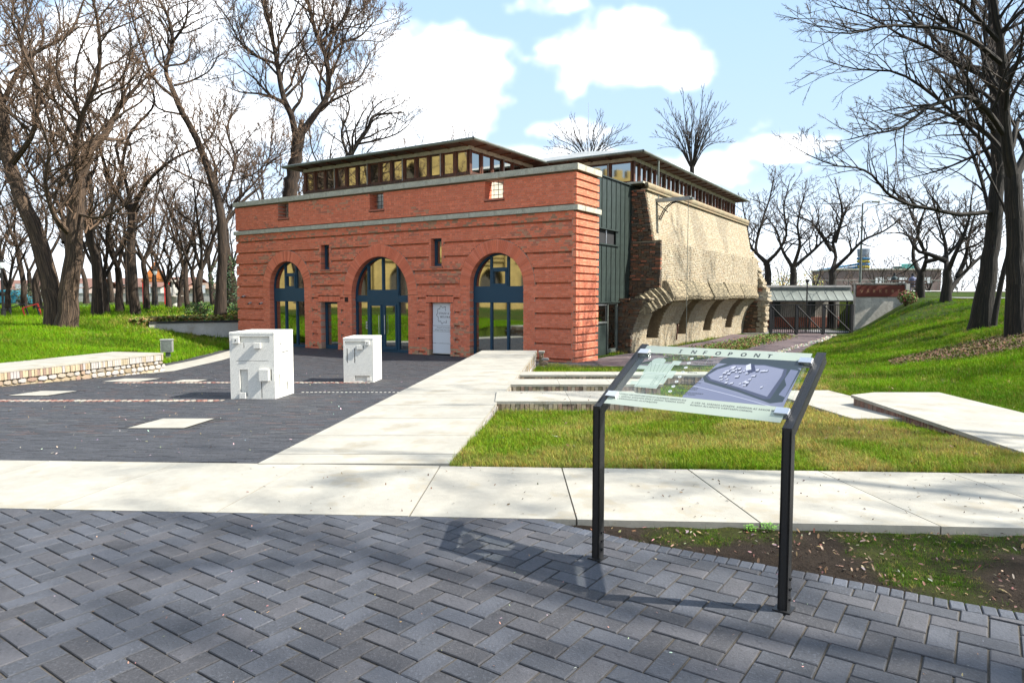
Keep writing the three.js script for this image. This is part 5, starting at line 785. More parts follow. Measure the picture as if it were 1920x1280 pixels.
{ // small fountain far away in the park
  const p = at(325, 562, 58), T = thing('fountain', 'small white tiered fountain far back in the park', 'fountain', [p.x, landY(p.x, 58), p.z]);
  mesh('basin', one((g) => g.tube([V(0, 0, 0), V(0, 0.9, 0), V(0, 0.95, 0), V(0, 1.05, 0)], [0.35, 0.22, 0.3, 0.95], 16)), M.white, T); mesh('stem', one((g) => g.tube([V(0, 1.05, 0), V(0, 2.3, 0)], [0.18, 0.12], 10)), M.white, T); mesh('upper_bowl', one((g) => g.tube([V(0, 2.2, 0), V(0, 2.35, 0)], [0.15, 0.5], 14)), M.white, T);
}
// ---------------------------------------------------------------- far background on the left
function house(name, label, pxa, pxb, pyTop, d, wall, roof, rh, depth = 8) {
  const a = at(pxa, 555, d), b = at(pxb, pyTop, d), base = landY(a.x, d) - 0.3, W = b.x - a.x, h = b.y - base, T = thing(name, label, 'building', [(a.x + b.x) / 2, base, -d]);
  mesh('wall', one((g) => g.box(0, h / 2, -depth / 2, W, h, depth)), wall, T); mesh('roof', one((g) => { const o = 0.4; g.quad([-W / 2 - o, h, o], [W / 2 + o, h, o], [W / 2 + o, h + rh, -depth / 2], [-W / 2 - o, h + rh, -depth / 2]); g.quad([W / 2 + o, h, -depth - o], [-W / 2 - o, h, -depth - o], [-W / 2 - o, h + rh, -depth / 2], [W / 2 + o, h + rh, -depth / 2]); }), roof, T);
  const n = Math.max(2, Math.floor(W / 3.2)); for (let k = 0; k < n; k++) for (let f = 0; f < Math.max(1, Math.floor(h / 3.4)); f++) { const w = mesh('window', one((g) => g.box(0, 0, 0.03, 1.1, 1.5, 0.08)), M.white, T); w.position.set(-W / 2 + (k + 0.5) * W / n, 2.1 + f * 3.2, 0); mesh('pane', new THREE.PlaneGeometry(0.9, 1.3), M.glass, w).position.z = 0.075; }
}
const paint = (r, g, b) => std({ color: lin(r * 0.55, g * 0.55, b * 0.55), map: scaled(blotchMap, 0.12), roughness: 0.9 });
{
  const tile = paint(0.34, 0.17, 0.12);
  house('house', 'white far house with red roof behind the tree trunks', 205, 300, 538, 105, paint(0.7, 0.68, 0.62), tile, 1.5);
  house('house', 'pink far house with red roof beyond the fountain', 306, 352, 534, 112, paint(0.6, 0.3, 0.22), tile, 1.4);
  house('house', 'long cream far house next to the brick building', 356, 450, 541, 110, paint(0.68, 0.6, 0.46), paint(0.45, 0.3, 0.2), 1);
  house('house', 'reddish far house behind the twin trunk tree', 100, 165, 540, 98, paint(0.62, 0.48, 0.42), tile, 1.5);
  house('house', 'pale far house at the far end of the park', -90, 60, 543, 100, paint(0.6, 0.56, 0.5), tile, 1.5);
  const a = at(250, 552, 88), T = thing('garden_wall', 'long low white wall far behind the park trees', 'wall', [a.x, landY(a.x, 88) - 0.2, a.z], 0); mesh('wall', one((g) => g.box(4, 0.6, 0, 34, 1.3, 0.2)), M.white, T); mesh('coping', one((g) => g.box(4, 1.29, 0, 34.2, 0.08, 0.3)), M.concrete, T);
  { const p = at(292, 548, 70), y = landY(p.x, 70), S = thing('playground_roof', 'orange peaked playground roof between far tree trunks', 'playground', [p.x, y, p.z]); mesh('roof', one((g) => { for (let k = 0; k < 4; k++) { const t = k * 1.5708 + 0.5, u = t + 1.5708; g.quad([Math.cos(t) * 1.6, 2.3, Math.sin(t) * 1.6], [Math.cos(u) * 1.6, 2.3, Math.sin(u) * 1.6], [0, 4.4, 0], [0, 4.4, 0]); } }), paint(0.75, 0.25, 0.05), S); for (let k = 0; k < 4; k++) { const t = k * 1.5708 + 0.5; mesh('post', one((g) => g.tube([V(Math.cos(t) * 1.4, 0, Math.sin(t) * 1.4), V(Math.cos(t) * 1.4, 2.35, Math.sin(t) * 1.4)], [0.07, 0.07], 6)), M.red, S); } }
  { const p = at(20, 562, 66), y = landY(p.x, 66), S = thing('parked_car', 'small turquoise car parked far back in the park', 'car', [p.x, y, p.z], 0.1); const cm = paint(0.03, 0.3, 0.4); const sp = new THREE.Shape([[-2, 0.3], [2, 0.3], [2.05, 0.75], [1.1, 0.9], [0.6, 1.4], [-1.2, 1.42], [-1.8, 0.95], [-2.05, 0.85]].map((q) => new THREE.Vector2(...q))); const g = new THREE.ExtrudeGeometry(sp, { depth: 1.6, bevelSize: 0.08, bevelThickness: 0.08, bevelSegments: 2 }); mesh('body', g, cm, S).position.z = -0.8; for (const x of [-1.25, 1.25]) for (const z of [-0.8, 0.85]) mesh('wheel', one((q) => q.tube([V(x, 0.31, z - 0.1), V(x, 0.31, z + 0.1)], [0.31, 0.31], 16)), M.black, S); mesh('side_window', one((q) => q.box(-0.3, 1.12, 0.89, 1.5, 0.36, 0.02)), M.glass, S); }
}
// ---------------------------------------------------------------- gate, gatehouse and levee on the right
{
  const d = 42, a = at(1434, 622, d), b = at(1597, 622, d), y0 = -0.74, T = thing('gate', 'black steel bar gate across the reddish path', 'gate', [a.x, y0, -d]), W = b.x - a.x, h = 1.9, n = 3;
  for (const x of [0.35, 1.95, 3.6, W]) mesh('post', one((g) => g.box(x, h / 2, 0, 0.15, h, 0.12)), M.black, T);
  for (const [x0, x1] of [[0.35, 1.95], [1.95, 3.6], [3.6, W]]) { const leaf = mesh('leaf', one((g) => { g.box((x0 + x1) / 2, h - 0.04, 0, x1 - x0, 0.06, 0.05); g.box((x0 + x1) / 2, 0.12, 0, x1 - x0, 0.06, 0.05); }), M.black, T); mesh('brace', one((g) => g.tube([V(x0, h - 0.1, 0.03), V(x1, 0.15, 0.03)], [0.04, 0.04], 5)), M.black, leaf); for (let x = x0 + 0.12; x < x1 - 0.06; x += 0.125) mesh('bar', one((g) => g.box(x, h / 2 + 0.04, 0, 0.03, h - 0.2, 0.03)), M.black, leaf); }
}
{
  const d = 49.2, xa = 12.5, xb = 22.9, T = thing('gatehouse', 'low sunken building with sloping metal canopy behind the gate', 'building', [xa, -0.78, -d]), W = xb - xa + 1.4;
  mesh('back_wall', one((g) => g.box(W / 2, 1.4, -1.6, W, 2.8, 0.2)), M.concretePale, T); mesh('roof_slab', one((g) => g.box(W / 2, 3.13, -1.0, W, 0.14, 2.4)), M.white, T); mesh('fascia', one((g) => g.box(W / 2, 2.92, 0.1, W, 0.26, 0.1)), M.greyMetal, T);
  for (let x = 0, k = 0; x < W - 0.2; x += 0.62, k++) mesh('canopy_sheet', one((g) => { g.quad([x, 2.12, 1.0], [x + 0.61, 2.12, 1.0], [x + 0.61, 2.8, 0.16], [x, 2.8, 0.16]); g.box(x + 0.615, 2.46, 0.58, 0.03, 0.05, 1.08, null, { m: new THREE.Matrix4().makeRotationX(0.68) }); }), M.greyMetal, T);
  mesh('canopy_edge', one((g) => g.box(W / 2, 2.08, 1.0, W, 0.1, 0.06)), M.black, T);
  for (let k = 0; k < 5; k++) mesh('post', one((g) => g.box(0.8 + k * 2.6, 1.04, 0.9, 0.09, 2.08, 0.09)), M.black, T);
  mesh('brick_plinth', one((g) => g.box(W / 2, 0.5, -1.42, W, 0.75, 0.16, [0.32, 0.12, 0.08])), M.brick, T); for (let k = 0; k < 4; k++) mesh('shutter', one((g) => g.box(1.9 + k * 2.6, 1.45, -1.47, 0.6, 1.1, 0.06)), M.green, T);
  const S = thing('concrete_wall', 'pale board marked concrete wall carrying the rusty steel name band', 'wall', [22.35, -0.8, -44.6]);
  mesh('wall_front', one((g) => { for (let k = 0; k < 3; k++) g.box(0.52 + k * 1.05, 1.2, 0, 1.042, 2.6, 0.3); }), M.concretePale, S); mesh('coping', one((g) => g.box(1.65, 3.27, -0.1, 3.3, 0.07, 0.5)), M.concretePale, S); mesh('wall_side', one((g) => { for (let k = 0; k < 3; k++) g.box(3.32 , 1.62, -0.4 - k * 1.35, 0.24, 3.26, 1.342); }), M.white, S); mesh('wall_upper', one((g) => g.box(1.6, 2.86, -0.14, 3.12, 0.74, 0.2)), M.concretePale, S);
  const c = document.createElement('canvas'); c.width = 1024; c.height = 256; const x = c.getContext('2d'); x.fillStyle = '#5a2213'; x.fillRect(0, 0, 1024, 256); const r = rng(5); for (let k = 0; k < 2500; k++) { x.fillStyle = ['rgba(110,50,25,.25)', 'rgba(50,15,8,.25)'][k % 2]; x.fillRect(r() * 1024, r() * 256, 3 + r() * 14, 2 + r() * 6); } x.fillStyle = '#8d6a4c'; x.font = 'bold 96px sans-serif'; 'VÁRKERT'.split('').forEach((l, i) => x.fillText(l, 82 + i * 132, 165));
  const t = new THREE.CanvasTexture(c); t.colorSpace = THREE.SRGBColorSpace; const nb = thing('name_band', 'rust brown steel name band on the concrete wall', 'sign', [22.35 + 1.58, 1.98, -44.6 + 0.2]); mesh('sheet', one((g) => g.box(0, 0, -0.03, 3.14, 0.76, 0.05)), M.corten, nb); mesh('lettering', new THREE.PlaneGeometry(3.12, 0.74), std({ map: t, roughness: 0.8 }), nb).position.z = -0.001;
}
{ const p = at(1512, 610, 45), T = thing('path_lamp', 'slim dark lamp column in the yard behind the gate', 'street lamp', [p.x, -0.76, -45]); mesh('pole', one((g) => g.tube([V(0, 0, 0), V(0, 3.3, 0)], [0.05, 0.045], 8)), M.anthracite, T); mesh('head', one((g) => g.tube([V(0, 3.3, 0), V(0, 3.5, 0)], [0.1, 0.13], 10)), M.anthracite, T); }
{ const p = at(1613, 535, 54), T = thing('tall_lamp', 'tall pale street lamp mast on the levee behind the gatehouse', 'street lamp', [p.x, 1.9, -54]); mesh('mast', one((g) => g.tube([V(0, 0, 0), V(0, 7.0, 0)], [0.1, 0.06], 8)), M.greyMetal, T); mesh('arm', one((g) => g.tube([V(0, 6.95, 0), V(0.4, 7.15, 0), V(0.9, 7.15, 0)], [0.04, 0.035, 0.03], 6)), M.greyMetal, T); mesh('head', one((g) => g.tube([V(0.75, 7.12, 0), V(1.3, 7.1, 0)], [0.07, 0.1], 8)), M.greyMetal, T); }
{ // railing on the levee
  const T = thing('railing', 'thin grey railing along the levee behind the gatehouse', 'railing', [16, 1.95, -57]); mesh('top_rail', one((g) => g.tube([V(0, 1, 0), V(22, 1, 0)], [0.025, 0.025], 5)), M.greyMetal, T); for (let k = 0; k <= 44; k++) mesh('bar', one((g) => g.box(k * 0.5, 0.5, 0, 0.025, 1, 0.025)), M.greyMetal, T);
}
// two people on benches, seen from behind
function sdfMesh(bones, res, size) {   // bones: [a, b, ra, rb]; smooth union of tapered capsules
  const mc = new MarchingCubes(res, new THREE.MeshBasicMaterial(), false, false, 60000); mc.isolation = 0; const h = size / 2, f = mc.field, half = res / 2, p = V(0, 0, 0), q = V(0, 0, 0), ab = V(0, 0, 0);
  for (let k = 0; k < res; k++) for (let j = 0; j < res; j++) for (let i = 0; i < res; i++) { p.set((i - half) / half * h, (j - half) / half * h, (k - half) / half * h); let d = 9; for (const [a, b, ra, rb] of bones) { ab.subVectors(b, a); const t = clamp(q.subVectors(p, a).dot(ab) / Math.max(1e-6, ab.lengthSq())), e = q.copy(a).addScaledVector(ab, t).distanceTo(p) - lerp(ra, rb, t), kk = 0.04, m = Math.max(kk - Math.abs(d - e), 0) / kk; d = Math.min(d, e) - m * m * kk * 0.25; } f[i + j * res + k * res * res] = -d; }
  mc.update(); const g = new THREE.BufferGeometry(), n = mc.count; g.setAttribute('position', new THREE.BufferAttribute(mc.positionArray.slice(0, n * 3).map((v) => v * h), 3)); g.setAttribute('normal', new THREE.BufferAttribute(mc.normalArray.slice(0, n * 3), 3)); return g;
}
{
  const bones = (() => { const L = []; const a = (x, y, z, X, Y, Z, r, s) => L.push([V(x, y - 0.7, z), V(X, Y - 0.7, Z), r * 0.9, s * 0.9]); a(0, 0.52, 0, 0, 0.75, 0.03, 0.17, 0.15); a(0, 0.75, 0.03, 0, 0.98, 0.03, 0.15, 0.17); a(-0.13, 1.0, 0.03, 0.13, 1.0, 0.03, 0.09, 0.09); a(0, 1.02, 0.02, 0, 1.12, 0, 0.055, 0.05); a(0, 1.2, -0.01, 0, 1.27, 0, 0.09, 0.1); for (const s of [-1, 1]) { a(s * 0.2, 1.0, 0.03, s * 0.25, 0.72, 0.02, 0.06, 0.05); a(s * 0.25, 0.72, 0.02, s * 0.16, 0.58, -0.24, 0.045, 0.035); a(s * 0.16, 0.58, -0.24, s * 0.13, 0.56, -0.32, 0.035, 0.025); a(s * 0.09, 0.52, 0, s * 0.12, 0.52, -0.42, 0.09, 0.065); a(s * 0.12, 0.52, -0.42, s * 0.12, 0.1, -0.42, 0.06, 0.042); a(s * 0.12, 0.07, -0.42, s * 0.12, 0.06, -0.58, 0.045, 0.035); } return L; })();
  const body = sdfMesh(bones, 56, 1.9); body.translate(0, 0.7, 0);
  const spots = [[1711, 542, 47.5, [0.13, 0.14, 0.22], 'person in a pale blue jacket sitting on a bench on the levee', 'dark bench on the levee under the person in pale blue'], [1677, 540, 50.5, [0.05, 0.07, 0.075], 'person in a grey green jacket sitting beyond the concrete wall', 'dark bench on the levee under the person in grey green']];
  for (const [px, py, d, col, label, bl] of spots) {
    const p = at(px, py, d), y = landY(p.x, d);
    const P = thing('person', label, 'person', [p.x, y, p.z]); mesh('body', body, std({ color: lin(...col), roughness: 0.9 }), P); mesh('hair', one((g) => g.tube([V(0, 1.19, 0.035), V(0, 1.27, 0.03), V(0, 1.37, 0.01), V(0, 1.385, 0.0)], [0.085, 0.108, 0.07, 0.01], 10)), M.black, P);
    const Bn = thing('park_bench', bl, 'bench', [p.x, y, p.z]); for (const z of [0.12, 0, -0.12, -0.24]) mesh('seat_slat', one((g) => g.box(0.1, 0.43, z - 0.02, 1.5, 0.035, 0.1)), M.woodDark, Bn); for (const q of [0.6, 0.78]) mesh('back_slat', one((g) => g.box(0.1, q, 0.24 + (q - 0.6) * 0.2, 1.5, 0.12, 0.03)), M.woodDark, Bn); for (const x of [-0.5, 0.7]) for (const z of [0.2, -0.26]) mesh('leg', one((g) => g.box(x, 0.21, z, 0.06, 0.43, 0.06)), M.black, Bn);
  }
}
{ // far brick hall and the striped tower across the river
  const brick = paint(0.42, 0.3, 0.27), d = 150, T = thing('brick_hall', 'long low brown brick hall far beyond the levee', 'building', [71, -2, -d]);
  mesh('wall', one((g) => g.box(11.5, 4.7, -6, 23, 9.4, 12)), brick, T); mesh('roof_edge', one((g) => g.box(11.5, 9.5, -6, 23.6, 0.3, 12.6)), M.concrete, T); for (let k = 0; k < 5; k++) for (let f = 0; f < 2; f++) { const w = mesh('window', one((g) => g.box(9.5 + k * 2.6, 4.3 + f * 2.8, 0.05, 2.1, 1.5, 0.1)), M.greyMetal, T); mesh('pane', new THREE.PlaneGeometry(1.8, 1.2), M.glass, w).position.set(9.5 + k * 2.6, 4.3 + f * 2.8, 0.12); }
  mesh('roof_lantern', one((g) => { g.quad([15.5, 9.6, -2], [18.6, 9.6, -2], [19.2, 10.9, -2.4], [15.5, 10.8, -2.4]); g.box(17, 9.9, -4, 3, 0.8, 3); }), paint(0.05, 0.3, 0.27), T);
  const S = thing('slide_tower', 'round tower wrapped in blue and yellow tubes far beyond the levee', 'tower', [84.5, -0.5, -165]); S.scale.setScalar(0.82); mesh('shaft', one((g) => g.tube([V(0, 0, 0), V(0, 11.6, 0)], [1.6, 1.6], 16)), M.white, S); mesh('cabin', one((g) => g.tube([V(0, 14.2, 0), V(0, 16.4, 0)], [1.6, 1.75], 16)), paint(0.3, 0.36, 0.44), S); mesh('column', one((g) => g.tube([V(0, 11.6, 0), V(0, 14.2, 0)], [1.4, 1.4], 16)), M.white, S);
  const tube = (y, c) => mesh('slide_tube', one((g) => { const P = []; for (let k = 0; k <= 20; k++) { const a = k / 20 * 6.28; P.push(V(Math.cos(a) * 1.5, y + 0.02 * k, Math.sin(a) * 1.5)); } g.tube(P, P.map(() => 0.36), 8); }), c, S); tube(11.0, paint(0.75, 0.6, 0.03)); tube(11.8, paint(0.08, 0.3, 0.6)); tube(12.6, paint(0.75, 0.6, 0.05)); tube(13.4, paint(0.04, 0.25, 0.5));
  mesh('slide_ramp', one((g) => { g.tube([V(-1, 11.2, 0), V(-8, 10.2, 1), V(-14, 9.4, 1)], [0.35, 0.35, 0.35], 8); g.tube([V(-1, 12, 0), V(-8, 11, 1.5), V(-14, 10, 1.5)], [0.3, 0.3, 0.3], 8); }), paint(0.06, 0.28, 0.5), S);
}
{ // the yellow castle across the lawn, outside the frame: the windows mirror it
  const T = thing('yellow_castle', 'tall yellow brick castle front mirrored in the arched windows', 'building', [-62, -0.2, 6], Math.PI / 2);
  const W = 80, h = 20.5, sp = new THREE.Shape([[-W / 2, 0], [W / 2, 0], [W / 2, h], [-W / 2, h]].map((q) => new THREE.Vector2(...q))); const C = []; for (let x = -36; x < 38; x += 6) C.push(x);
  for (const x of C) for (const [y0, y1, w] of [[1.2, 5.2, 1.3], [8.2, 12.2, 1.2], [14.9, 18.4, 1.0]]) { const q = new THREE.Path(); q.moveTo(x - w, y0); q.lineTo(x - w, y1 - w); q.quadraticCurveTo(x - w, y1 - 0.2, x, y1 + 0.7); q.quadraticCurveTo(x + w, y1 - 0.2, x + w, y1 - w); q.lineTo(x + w, y0); q.closePath(); sp.holes.push(q); }
  const yel = std({ color: lin(0.4, 0.28, 0.09), map: scaled(blotchMap, 0.15), roughness: 0.9 }), g = new THREE.ExtrudeGeometry(sp, { depth: 0.8, bevelEnabled: false }); mesh('wall', g, yel, T); mesh('rear_body', one((q) => q.box(0, h / 2, -5.2, W, h, 10)), paint(0.12, 0.1, 0.07), T); for (const y of [6.4, 6.9, 14]) mesh('cornice', one((q) => q.box(0, y, 0.85, W, 0.3, 0.5)), yel, T); for (let x = -39; x < 40; x += 6) mesh('buttress', one((q) => { q.box(x, 7, 1.0, 1.0, 14, 0.9); }), yel, T); for (let x = -39; x < 40; x += 2) mesh('battlement', one((q) => q.box(x, h + 0.6, 0.4, 1.1, 1.2, 0.8)), yel, T);
}
// ---------------------------------------------------------------- bare trees
let triTotal = 0;
function makeTree({ seed, limbs, params = {}, flare = 1.5 }) {   // limbs: [{ pts: [Vector3...], r0, r1, kids }] in tree space, first one starts in the ground
  const r = rng(seed), wood = new Geo(seed), twigs = new Geo(seed + 1), P = { wiggle: 0.22, up: 0.06, dens: [1.1, 2.2, 4.2], lenK: [0.5, 0.5, 0.5], angle: 0.85, twig: 0.55, maxLevel: 3, twigR: 0.0085, minLen: 0.25, start: 0.25, droop: 0, ...params };
  const side = (d) => { const a = Math.abs(d.y) > 0.9 ? V(1, 0, 0) : V(0, 1, 0), s = d.clone().cross(a).normalize(); return s.applyAxisAngle(d, r() * 6.283); };
  function spray(p, d, len, rad) {   // the finest twigs
    const n = 7 + Math.floor(len * 15);
    const q = [p.clone()]; let dd = d.clone(); const seg = 3; for (let k = 0; k < seg; k++) { dd.add(V(r() - 0.5, r() - 0.5 + P.up, r() - 0.5).multiplyScalar(P.wiggle * 1.6)).normalize(); q.push(q[k].clone().addScaledVector(dd, len / seg)); }
    twigs.twig(q[0], q[1].clone(), q[2], rad); twigs.twig(q[2].clone().lerp(q[1], 0.4), q[2].clone().lerp(q[3], 0.4), q[3], rad * 0.7);
    for (let k = 0; k < n; k++) { const t = 0.15 + 0.85 * (k + r()) / n * 0.98, i = Math.min(2, Math.floor(t * 3)), b = q[i].clone().lerp(q[i + 1], t * 3 - i), dir = q[i + 1].clone().sub(q[i]).normalize(), s = side(dir), e = dir.multiplyScalar(0.6 + 0.3 * r()).add(s.multiplyScalar(0.5 + 0.4 * r())).add(V(0, P.up - P.droop, 0)).normalize(), L = len * P.twig * (0.4 + 0.6 * r()) * (1 - t * 0.4); twigs.needle(b, b.clone().addScaledVector(e, L).add(V(r() - 0.5, r() - 0.3, r() - 0.5).multiplyScalar(L * 0.25)), rad * 0.72); }
  }
  function grow(p, d, len, r0, level) {
    if (level >= P.maxLevel || len < P.minLen) return spray(p, d, Math.max(len, P.minLen), Math.max(P.twigR, r0 * 0.55));
    const n = Math.max(3, Math.ceil(len / (level === 0 ? 0.7 : level === 1 ? 0.45 : 0.3))), pts = [p.clone()], dd = d.clone(), w = P.wiggle * (level === 0 ? 0.8 : 1.15);
    for (let k = 0; k < n; k++) { dd.add(V(r() - 0.5, (r() - 0.5) * 0.8, r() - 0.5).multiplyScalar(w * 2)).add(V(0, P.up - (level > 0 ? P.droop : 0), 0)).normalize(); pts.push(pts[k].clone().addScaledVector(dd, len / n)); }
    branch(pts, r0, Math.max(P.twigR * 0.9, r0 * 0.28), level);
  }
  function branch(pts, r0, r1, level, opts = {}) {
    const n = pts.length - 1, rad = pts.map((_, i) => lerp(r0, r1, Math.pow(i / n, 0.85)));
    (level <= 1 ? wood : twigs).tube(pts, rad, level < 0 ? 12 : level === 0 ? 7 : level === 1 ? 5 : 3, null, 1, false);
    let L = 0; const acc = [0]; for (let i = 1; i <= n; i++) { L += pts[i].distanceTo(pts[i - 1]); acc.push(L); }
    const start = opts.start ?? (level <= 0 ? P.start : 0.18), lv = Math.max(level, 0), num = Math.max(1, Math.round(L * (1 - start) * (opts.dens ? opts.dens * (P.more ?? 1) : P.dens[lv] ?? 3)));
    for (let k = 0; k < num; k++) {
      const t = start + (1 - start) * (k + 0.2 + 0.7 * r()) / num, s = t * L; let i = 1; while (i < n && acc[i] < s) i++;
      const f = clamp((s - acc[i - 1]) / (acc[i] - acc[i - 1])), b = pts[i - 1].clone().lerp(pts[i], f), dir = pts[i].clone().sub(pts[i - 1]).normalize(), rr = lerp(rad[i - 1], rad[i], f), ang = P.angle * (0.65 + 0.6 * r());
      const sd = side(dir); if (sd.y < -0.2 && r() < 0.55) sd.negate();
      const e = dir.clone().multiplyScalar(Math.cos(ang)).add(sd.multiplyScalar(Math.sin(ang))).add(V(0, P.up * 1.5, 0)).normalize();
      const len = (opts.kid ? opts.kid * (P.reach ?? 1.5) : L * P.lenK[Math.min(2, lv)]) * (0.5 + 0.6 * r()) * (1 - 0.5 * t);
      grow(b, e, len, Math.min(rr * 0.62, 0.02 + len * 0.026), lv + 1);
    }
    const e = pts[n].clone().sub(pts[n - 1]).normalize(); spray(pts[n], e, clamp(L * 0.2, 0.3, 0.8), Math.max(P.twigR, r1 * 0.8));
  }
  const dense = (pts, n, wob) => { const c = new THREE.CatmullRomCurve3(pts, false, 'centripetal'), o = []; for (let i = 0; i <= n; i++) { const p = c.getPoint(i / n); if (i && i < n) p.add(V(r() - 0.5, r() - 0.5, r() - 0.5).multiplyScalar(wob)); o.push(p); } return o; };
  for (const l of limbs) {
    let L = 0; for (let i = 1; i < l.pts.length; i++) L += l.pts[i].distanceTo(l.pts[i - 1]);
    const n = Math.max(4, Math.ceil(L / 0.55)), pts = dense(l.pts, n, l.r1 * 0.35);
    if (l.trunk) {   // flared, faintly fluted trunk
      const rad = pts.map((_, i) => { const t = i / n, h = t * L, base = lerp(l.r0, l.r1, Math.pow(t, 0.8)) * (1 + (flare - 1) * Math.exp(-h * 2.2)), ph = seed; return (a) => base * (1 + 0.05 * Math.sin(a * 5 + ph + h * 0.4) + 0.045 * Math.sin(a * 9 + ph * 2 - h * 0.7) + 0.08 * Math.exp(-h * 2) * Math.sin(a * 4 + ph)); });
      wood.tube(pts, rad, 24, null, 1, false); if (l.kid) { const save = wood.tube; wood.tube = () => {}; branch(pts, l.r0, l.r1, -1, l); wood.tube = save; }
    } else branch(pts, l.r0, l.r1, l.level ?? -1, l);
  }
  return { wood: wood.build(), twigs: twigs.build(), tris: (wood.ix.length + twigs.ix.length) / 3 };
}
function plantTree(proto, name, label, x, d, { turn = 0, scale = 1, bark = M.bark, twig = M.twig, group, sink = 0.15, y } = {}) {
  const T = thing(name, label, 'tree', [x, (y ?? landY(x, d)) - sink, -d], turn, group); T.scale.setScalar(scale); mesh('trunk', proto.wood, bark, T); mesh('crown', proto.twigs, twig, T); triTotal += proto.tris; return T;
}
// limbs traced as pixel + depth offset, turned into tree space about the foot
function traced(foot, depth, list) { const f = V(...foot); return list.map((l) => ({ ...l, pts: l.p.map(([px, py, dd = 0], i) => { const v = at(px, py, depth + dd).sub(f); if (l.trunk && !i) v.y = Math.min(v.y, -0.35); return v; }) })); }
{ // the twin trunk tree on the left lawn
  const d = 30, p = at(108, 612, d), y = landY(p.x, d), foot = [p.x, y, p.z];
  const L = traced(foot, d, [
    { p: [[104, 618], [98, 560, 0.1], [84, 490, 0.3], [62, 425, 0.5], [34, 360, 0.6], [12, 285, 0.8], [2, 215, 0.9], [-18, 120, 1], [-30, 20, 1.2]], r0: 0.409, r1: 0.172, trunk: 1, kid: 3.2, start: 0.4, dens: 0.75 },
    { p: [[124, 620, -0.4], [128, 560, -0.4], [136, 480, -0.4], [141, 410, -0.3], [146, 345, -0.2], [162, 295, 0]], r0: 0.436, r1: 0.224, trunk: 1, kid: 2.6, start: 0.45, dens: 0.9 },
    { p: [[158, 300, 0], [178, 268, 0.2], [200, 248, 0.4], [214, 215, 0.7], [240, 180, 1], [268, 150, 1.2]], r0: 0.185, r1: 0.059, kid: 2.4, dens: 1.1, start: 0.2 },
    { p: [[146, 350, -0.2], [140, 290, -1], [152, 220, -1.6], [182, 150, -2], [186, 70, -2.2], [170, -20, -2.4]], r0: 0.145, r1: 0.046, kid: 2.4, dens: 1.1, start: 0.2 },
    { p: [[132, 440, -0.4], [112, 420, -1], [96, 392, -1.4], [84, 340, -2], [92, 280, -2.4], [72, 220, -3]], r0: 0.145, r1: 0.04, kid: 2.2, dens: 1.2, start: 0.2 },
    { p: [[120, 455, 0], [118, 410, 0.6], [100, 370, 1.2], [60, 330, 1.8], [30, 262, 2.6]], r0: 0.119, r1: 0.033, kid: 2, dens: 1.2, start: 0.2 },
    { p: [[143, 400, -0.3], [180, 408, -0.8], [220, 395, -1.2], [250, 372, -1.6]], r0: 0.079, r1: 0.02, kid: 1.8, dens: 1.6, start: 0.15 },
    { p: [[146, 340, -0.3], [120, 262, 0.5], [60, 235, 1], [10, 205, 1.5]], r0: 0.099, r1: 0.026, kid: 2.2, dens: 1.3, start: 0.2 },
    { p: [[20, 310, 0.7], [60, 250, 0], [70, 160, -0.6], [40, 80, -1], [60, 0, -1]], r0: 0.132, r1: 0.04, kid: 2.4, dens: 1.2, start: 0.2 },
    { p: [[0, 200, 0.9], [50, 110, 1.6], [130, 60, 2], [160, -10, 2.2]], r0: 0.119, r1: 0.033, kid: 2.4, dens: 1.2, start: 0.2 },
  ]);
  plantTree(makeTree({ seed: 101, limbs: L, params: { more: 2.7, reach: 2.0, wiggle: 0.26, up: 0.03, dens: [1, 2.9, 4.2], maxLevel: 3, twigR: 0.0135 }, flare: 1.3 }), 'twin_trunk_tree', 'large bare tree with two furrowed trunks on the left lawn', foot[0], d, { sink: 0, y, bark: M.barkPale });
}
